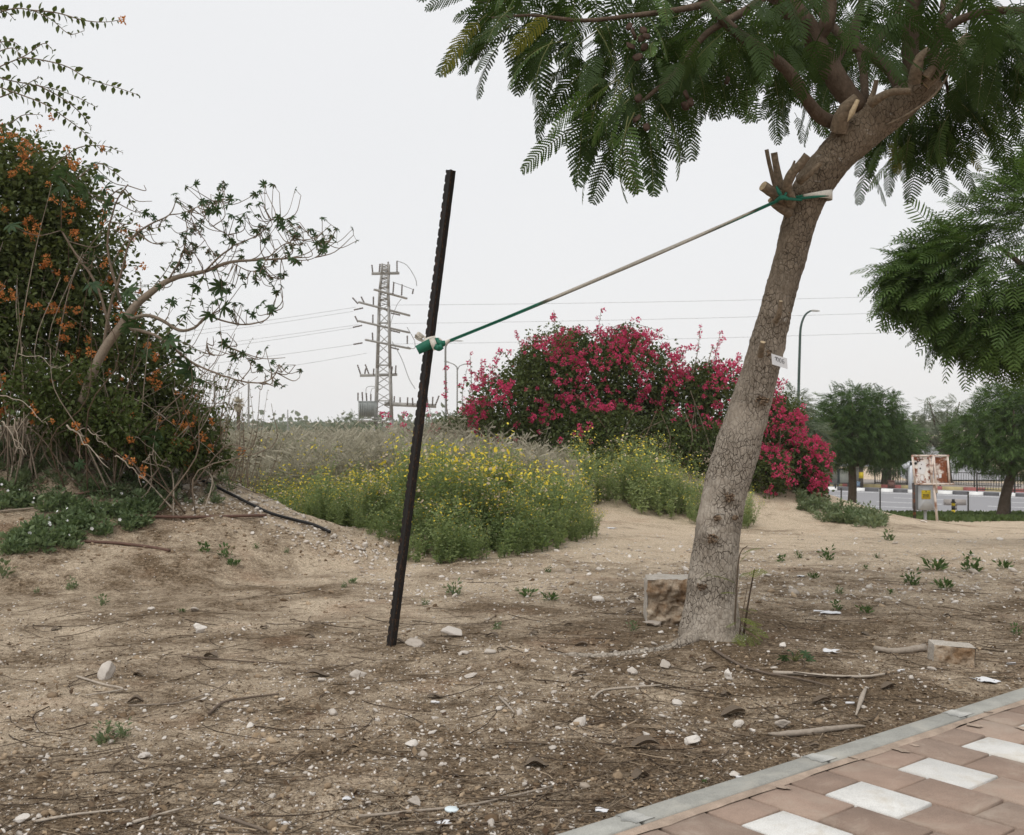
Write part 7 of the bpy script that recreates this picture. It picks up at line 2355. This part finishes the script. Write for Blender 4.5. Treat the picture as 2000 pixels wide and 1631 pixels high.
stick([(150, 1325), (200, 1340), (240, 1350), (170, 1362)], .006, 'pale forked twig below the upright stone', .8)
stick([(355, 1285), (420, 1290), (490, 1296), (560, 1300)], .005, 'long dark twig left of the stake', .1)
stick([(1158, 1368), (1180, 1352), (1240, 1346), (1292, 1342)], .006, 'hooked pale stick on the gravel', .85)
stick([(975, 1365), (990, 1380), (1004, 1396)], .006, 'short pale stick among the gravel', .7)
stick([(700, 1600), (900, 1580), (1000, 1560), (1080, 1540)], .005, 'fine grey stalk running along the bottom', .6)
stick([(430, 1600), (470, 1612), (520, 1631)], .007, 'dark twig at the bottom left', .2)
stick([(70, 1610), (150, 1596), (245, 1585)], .005, 'pale straw stalk near the bottom left corner', .9)
stick([(260, 1612), (300, 1600), (355, 1585)], .006, 'straw coloured stick in the lower left', .85)
# litter: paper scraps, cigarette ends, a plastic disc
def scrap(px, py, w, h, label, seed, name='paper_scrap', mat=None, cat='scrap'):
    b = G(px, py, 2.5, 30); s = b[1] / F
    r = np.random.default_rng(seed)
    n = 6
    a, c = np.meshgrid(np.linspace(-.5, .5, n), np.linspace(-.5, .5, n), indexing='ij')
    z = .25 * fbm(a * 3 + seed, c * 3, seed=seed)
    v = np.stack([a * w * s * (1 + .25 * r.normal(0, 1, a.shape) * (abs(a) > .4)), c * w * s * .8, (z - z.min()) * h * s * 1.6 + .004], -1).reshape(-1, 3)
    i, j = np.meshgrid(np.arange(n - 1), np.arange(n - 1), indexing='ij')
    q = np.stack([i * n + j, (i + 1) * n + j, (i + 1) * n + j + 1, i * n + j + 1], -1).reshape(-1, 4)
    g = Geo(); g.add(v, q); g.add(v - [0, 0, .0015], q[:, ::-1])
    o = g.build(name, mat or M['paper']); o.location = b; o.rotation_euler = (0, 0, r.normal(0, .4))
    return tag(o, label, cat)
scrap(1622, 1275, 24, 14, 'crumpled white paper scrap right of the seedling', 1)
scrap(1618, 1198, 38, 8, 'long white paper scrap beyond the seedling', 2)
scrap(1925, 1331, 40, 10, 'lacy white paper scrap below the pale stone lump', 3)
scrap(1565, 1127, 14, 8, 'tiny white scrap on the path right of the trunk', 4)
scrap(1175, 1586, 26, 8, 'white scrap lying just above the kerb', 5)
scrap(560, 1610, 14, 6, 'tiny white scrap at the bottom left', 6)
scrap(680, 1563, 20, 8, 'small white oval scrap left of the plastic disc', 7)
scrap(865, 1611, 28, 10, 'pinkish paper piece below the plastic disc', 8)
scrap(90, 830, 22, 16, 'pale grey crumpled scrap caught in the orange shrub', 9)
scrap(1195, 1033, 18, 6, 'white scrap at the foot of the second flower drift', 10)
b = G(882, 1585, 2.5, 6)
g = Geo(); v, f = lathe((0, 0, 0), [(.0001, .006), (.022, .0065), (.0235, .005), (.0235, 0), (.0001, 0)], 28); g.add(v, f)
o = g.build('plastic_lid', plain('pale_blue_plastic', (.66, .74, .77), .4, .03)); o.location = b + np.array([0, 0, .004]); o.rotation_euler = (.05, .03, .3)
tag(o, 'pale blue round plastic lid lying near the bottom centre', 'lid')
cv, cf = tube([[-.5, 0, 0], [.5, 0, 0]], .14, 10, curve=False)
cg = Geo(); cg.add(cv, cf)
cm = cg.mesh('cigarette_end', M['paper'])
for (x, y, lb) in [(850, 1374, 'white cigarette end among the gravel'), (1660, 1376, 'white cigarette end on the dark litter'), (1760, 1312, 'white cigarette end right of the long pale stick'), (1446, 1521, 'white cigarette end against the kerb'), (1975, 1298, 'white cigarette end near the right edge')]:
    b = G(x, y, 2.5, 20); s = 17 * b[1] / F
    tag(link('cigarette_end', cm, None, b + np.array([0, 0, .006]), (0, 0, rs.normal(0, .4)), s), lb, 'cigarette end')

# ---------------------------------------------------------------- weeds, one by one
WM = [w.mesh('weed', M['weed']) for w in WD] + [w.mesh('grey_weed', M['weed_grey']) for w in WD]
WEEDS = [(885, 1163, 44, 5, 'grey-green rosette weed on the bare path right of the stake'), (1030, 1166, 36, 2, 'low leafy weed on the path behind the gravel'), (1075, 1172, 34, 2, 'bright green weed with a yellow bud beside the leafy one'), (1615, 1094, 40, 1, 'upright green weed on the path right of the trunk'),
         (1690, 1112, 18, 3, ''), (1780, 1143, 44, 1, 'spreading green weed on the stony ground at the right'), (1828, 1114, 50, 2, ''), (1900, 1118, 56, 1, 'largest green weed clump near the right edge'), (1845, 1150, 40, 2, ''), (1635, 1192, 34, 0, 'dark green weed beside the long paper scrap'), (1690, 1197, 32, 2, ''), (1640, 1160, 24, 5, ''),
         (200, 1182, 36, 4, 'small green seedling on the dirt at the left'), (205, 1452, 64, 5, 'wispy grey-green weed on bare sand at the lower left'), (238, 1440, 50, 5, ''), (400, 1078, 40, 3, ''), (440, 1090, 44, 0, ''), (455, 1106, 30, 2, ''), (1735, 1056, 36, 1, ''), (1665, 1022, 40, 1, ''), (1525, 1098, 30, 3, ''), (1560, 1090, 24, 1, ''), (970, 1230, 30, 7, ''), (1237, 1232, 34, 4, ''),
         (355, 1195, 16, 2, ''), (72, 1160, 20, 4, ''), (140, 1152, 34, 5, ''), (5, 1130, 60, 4, 'grey leaved weed at the left edge'), (1010, 1155, 14, 1, ''), (1070, 1118, 18, 1, ''), (830, 1182, 20, 5, ''), (690, 1140, 22, 6, ''), (672, 1148, 18, 5, ''), (1985, 1240, 36, 0, ''), (1375, 1530, 18, 3, ''), (1590, 1130, 24, 2, ''), (1740, 1160, 20, 3, ''), (1960, 1110, 34, 2, ''), (1712, 1090, 16, 1, ''), (560, 1080, 16, 5, ''), (500, 1072, 18, 1, '')]
for (x, y, w, k, lb) in WEEDS:
    b = G(x, y, 2.5, 40); s = w * b[1] / F / .30
    tag(link('weed', WM[k], None, b - np.array([0, 0, .004]), (0, 0, rs.uniform(0, 6)), s), lb or near_label('small grey weed' if k > 3 else 'small green weed', x, y), 'weed', 'weeds dotted over the dirt')
# castor seedling right of the trunk
cs = thing('castor_seedling', 'young castor seedling with lobed green leaves right of the trunk base', 'seedling')
b0 = G(1552, 1292, 4, 9); s0 = b0[1] / F
CMg = [palmate(40 + k, 7).mesh('seedling_leaf', M['castor']) for k in range(3)]
for (x, y, s, rx, ry, rz) in [(1533, 1284, 17, .9, .2, 2.6), (1545, 1273, 14, .5, .1, 1.2), (1572, 1277, 15, .8, -.2, .3), (1580, 1287, 14, 1.0, .1, -.6), (1556, 1284, 12, .6, .2, 4), (1563, 1270, 9, .4, .1, 1)]:
    p = P(x, y, b0[1] + rs.normal(0, .03)); link('leaf', CMg[rs.integers(3)], cs, p, (rx, ry, rz), s * s0)
    g = Geo(); v, f = tube([b0, (b0 + p) / 2 + [0, 0, .015], p], [.004, .003, .002], 5, n=8); g.add(v, f, 0, .3); g.build('stalk', M['rachis'], cs)
# suckers sprouting at the foot of the tree
sk = thing('sucker_shoots', 'green suckers with small feathery leaves sprouting at the right foot of the trunk', 'shoots')
M['fresh'] = leaf_mat('sucker_leaf', (.09, .14, .03), (.26, .30, .07), .35)
sf = frond_geo(.20, 10, .5, .050, 4, 12, .3, False, .0030).mesh('small_frond', [M['fresh'], M['rachis']])
for (pts, r, t) in [([(1434, 1240), (1437, 1180), (1441, 1110), (1447, 1078), (1460, 1066)], .006, .2), ([(1452, 1240), (1461, 1180), (1470, 1130), (1474, 1112)], .007, .05), ([(1444, 1240), (1452, 1190), (1459, 1150), (1459, 1138)], .004, .3), ([(1446, 1235), (1447, 1205)], .004, .0)]:
    g = Geo(); v, f = tube([P(a, b_, 6.16) for a, b_ in pts], np.linspace(r, r * .4, len(pts)), 6); g.add(v, f, 0, t); g.build('stem', M['twig'], sk)
for (x, y, yaw, pt, s) in [(1447, 1084, .2, -.5, .62), (1444, 1100, .4, -.9, .4), (1440, 1130, .3, -.5, .5), (1437, 1140, 2.9, -.5, .7), (1440, 1160, 3.3, -.3, .5), (1452, 1128, .1, -.35, .75), (1440, 1190, .2, .1, .5), (1438, 1205, -.6, .2, .6), (1444, 1222, -.3, .3, .75), (1450, 1225, -.1, .2, .8), (1446, 1232, -1.0, .5, .7), (1440, 1232, -1.6, .5, .6), (1450, 1215, .5, 0, .7), (1452, 1235, -.4, .45, .7), (1460, 1190, .3, 0, .3), (1442, 1215, 3.4, .1, .4), (1443, 1240, -2.2, .6, .6), (1456, 1228, -.8, .2, .6), (1392, 1122, 2.8, .2, .45), (1372, 1118, .2, .2, .35)]:
    o = link('frond', sf, sk, P(x, y, 6.12), (rs.normal(0, .3), pt, yaw), s)

# ---------------------------------------------------------------- pipes, hose and dead wood on the left heap
M['pipe'] = plain('brown_drip_pipe', (.125, .07, .052), .6, .2, 30)
M['hose'] = plain('black_hose', (.018, .018, .018), .5, .1)
def laid(pts, r, mat, name, label, cat, lift=0.01, parent=None, sides=8):
    p = np.array([G(x, y, 5, 25) for x, y in pts]); p[:, 2] += r + lift
    v, f = tube(p, r, sides, n=len(pts) * 6)
    g = Geo(); g.add(v, f, 0, .5)
    o = g.build(name, mat, parent, True)
    return tag(o, label, cat) if label else o
ip = thing('irrigation_pipe', 'brown plastic drip pipe with a looped branch lying on the foot of the heap', 'pipe')
laid([(258, 1013), (300, 1014), (380, 1015), (460, 1013), (520, 1012)], .013, M['pipe'], 'pipe_run', None, None, parent=ip)
laid([(140, 978), (180, 969), (215, 966), (250, 971), (278, 984), (290, 998), (291, 1011)], .012, M['pipe'], 'looped_branch', None, None, lift=.03, parent=ip)
p = G(288, 1014, 5, 20); g = Geo(); v, f = tube([p + [-.07, 0, .02], p + [.06, .0, .02]], .022, 10, curve=False); g.add(v, f); v, f = tube([p + [0, 0, .02], p + [.01, .02, .06]], .018, 8, curve=False); g.add(v, f); g.build('tee_joint', M['pipe'], ip)
laid([(165, 1061), (230, 1064), (290, 1071), (332, 1078)], .012, M['pipe'], 'cut_pipe', 'short brown pipe end lying in front of the weeds', 'pipe', lift=.0)
laid([(372, 934), (410, 950), (450, 970), (490, 990), (530, 1008), (570, 1019), (610, 1029), (645, 1044)], .014, M['hose'], 'black_hose', 'black hose running down the crest of the heap towards the flowers', 'hose')
DW = [([(395, 914), (440, 938), (490, 955), (540, 963), (588, 971), (606, 958)], .012, 'long bare branch lying down the crest, ending at the flowers', .7), ([(402, 930), (440, 950), (480, 962), (520, 974)], .009, 'thin bare branch lying parallel to the black hose', .8), ([(455, 950), (520, 975), (570, 992), (612, 1000)], .007, 'thin dead stem leaning down into the flower patch', .75),
      ([(400, 905), (440, 898), (480, 906), (500, 920)], .008, 'brown arched twig standing off the crest', .45), ([(0, 1005), (60, 999), (110, 993), (136, 989)], .009, 'grey bare branch lying on the weeds at the left edge', .55)]
for pts, r, lb, t in DW:
    stick(pts, r, lb, t, 'dead_branch', M['stem'], .02, 7)
DB = [([(132, 830), (150, 850), (172, 872), (200, 898)], 9.2, .014, 'white bare branch hanging out of the orange shrub'), ([(225, 888), (240, 902), (260, 918), (280, 934)], 9.15, .010, 'pale forked branch below an orange flower clump'), ([(0, 820), (15, 838), (30, 862), (45, 888)], 9.0, .012, 'whitish branch slanting down at the left edge'), ([(25, 815), (30, 840), (38, 862), (50, 892)], 9.0, .010, 'thin whitish branch beside the slanting one at the left'), ([(175, 842), (190, 858), (215, 872)], 9.3, .008, 'short pale branch in the middle of the shrub foot'),
      ([(300, 880), (285, 900), (278, 906)], 9.5, .008, 'thin pale twig propped against the heap'), ([(0, 770), (40, 785), (75, 815), (90, 828)], 9.1, .008, 'pale twig reaching to the grey scrap'), ([(250, 770), (290, 790), (340, 825), (400, 870), (440, 905)], 9.9, .007, 'long thin grey stem sloping across the shrub'), ([(230, 830), (260, 850), (300, 880), (330, 905)], 9.5, .006, 'thin brown stem sloping under the shrub'), ([(40, 690), (75, 700), (110, 718), (125, 725)], 9.3, .006, 'grey twig across the dark leaves at the left')]
for pts, Yq, r, lb in DB:
    g = Geo(); q_ = catmull([P(x, y, Yq) for x, y in pts], 24)
    s_ = np.arange(24)
    q_[:, 0] += .018 * vnoise(s_ * .35, s_ * 0 + Yq * 7, seed=36); q_[:, 2] += .022 * vnoise(s_ * .4, s_ * 0 + pts[0][0], seed=37)
    v, f = tube(q_, np.linspace(r, r * .35, 24) * .62, 6, curve=False); g.add(v, f, 0, .9)
    for w in range(3):
        m_ = rs.integers(6, 20); e = q_[m_] + np.array([rs.normal(.05, .06), 0, rs.normal(-.02, .07)])
        v, f = tube([q_[m_], (q_[m_] + e) / 2 + rs.normal(0, .008, 3), e], [r * .35, r * .28, r * .15], 5, n=6); g.add(v, f, 0, .9)
    tag(g.build('bare_branch', M['stem'], None, True), lb, 'branch')

# ---------------------------------------------------------------- the air: thin haze over the whole place
hz, nt = new_mat('thin_haze')
pv_ = nt.nodes.new('ShaderNodeVolumePrincipled')
pv_.inputs['Color'].default_value = (1.0, 1.0, 1.0, 1)
pv_.inputs['Density'].default_value = 0.00035
pv_.inputs['Anisotropy'].default_value = 0.0
ho = nt.nodes.new('ShaderNodeOutputMaterial')
nt.links.new(pv_.outputs[0], ho.inputs['Volume'])
g = Geo(); v, f = box((0, 470, 16.5), (2400, 1060, 49)); g.add(v, f)
tag(g.build('haze', hz), kind='stuff')
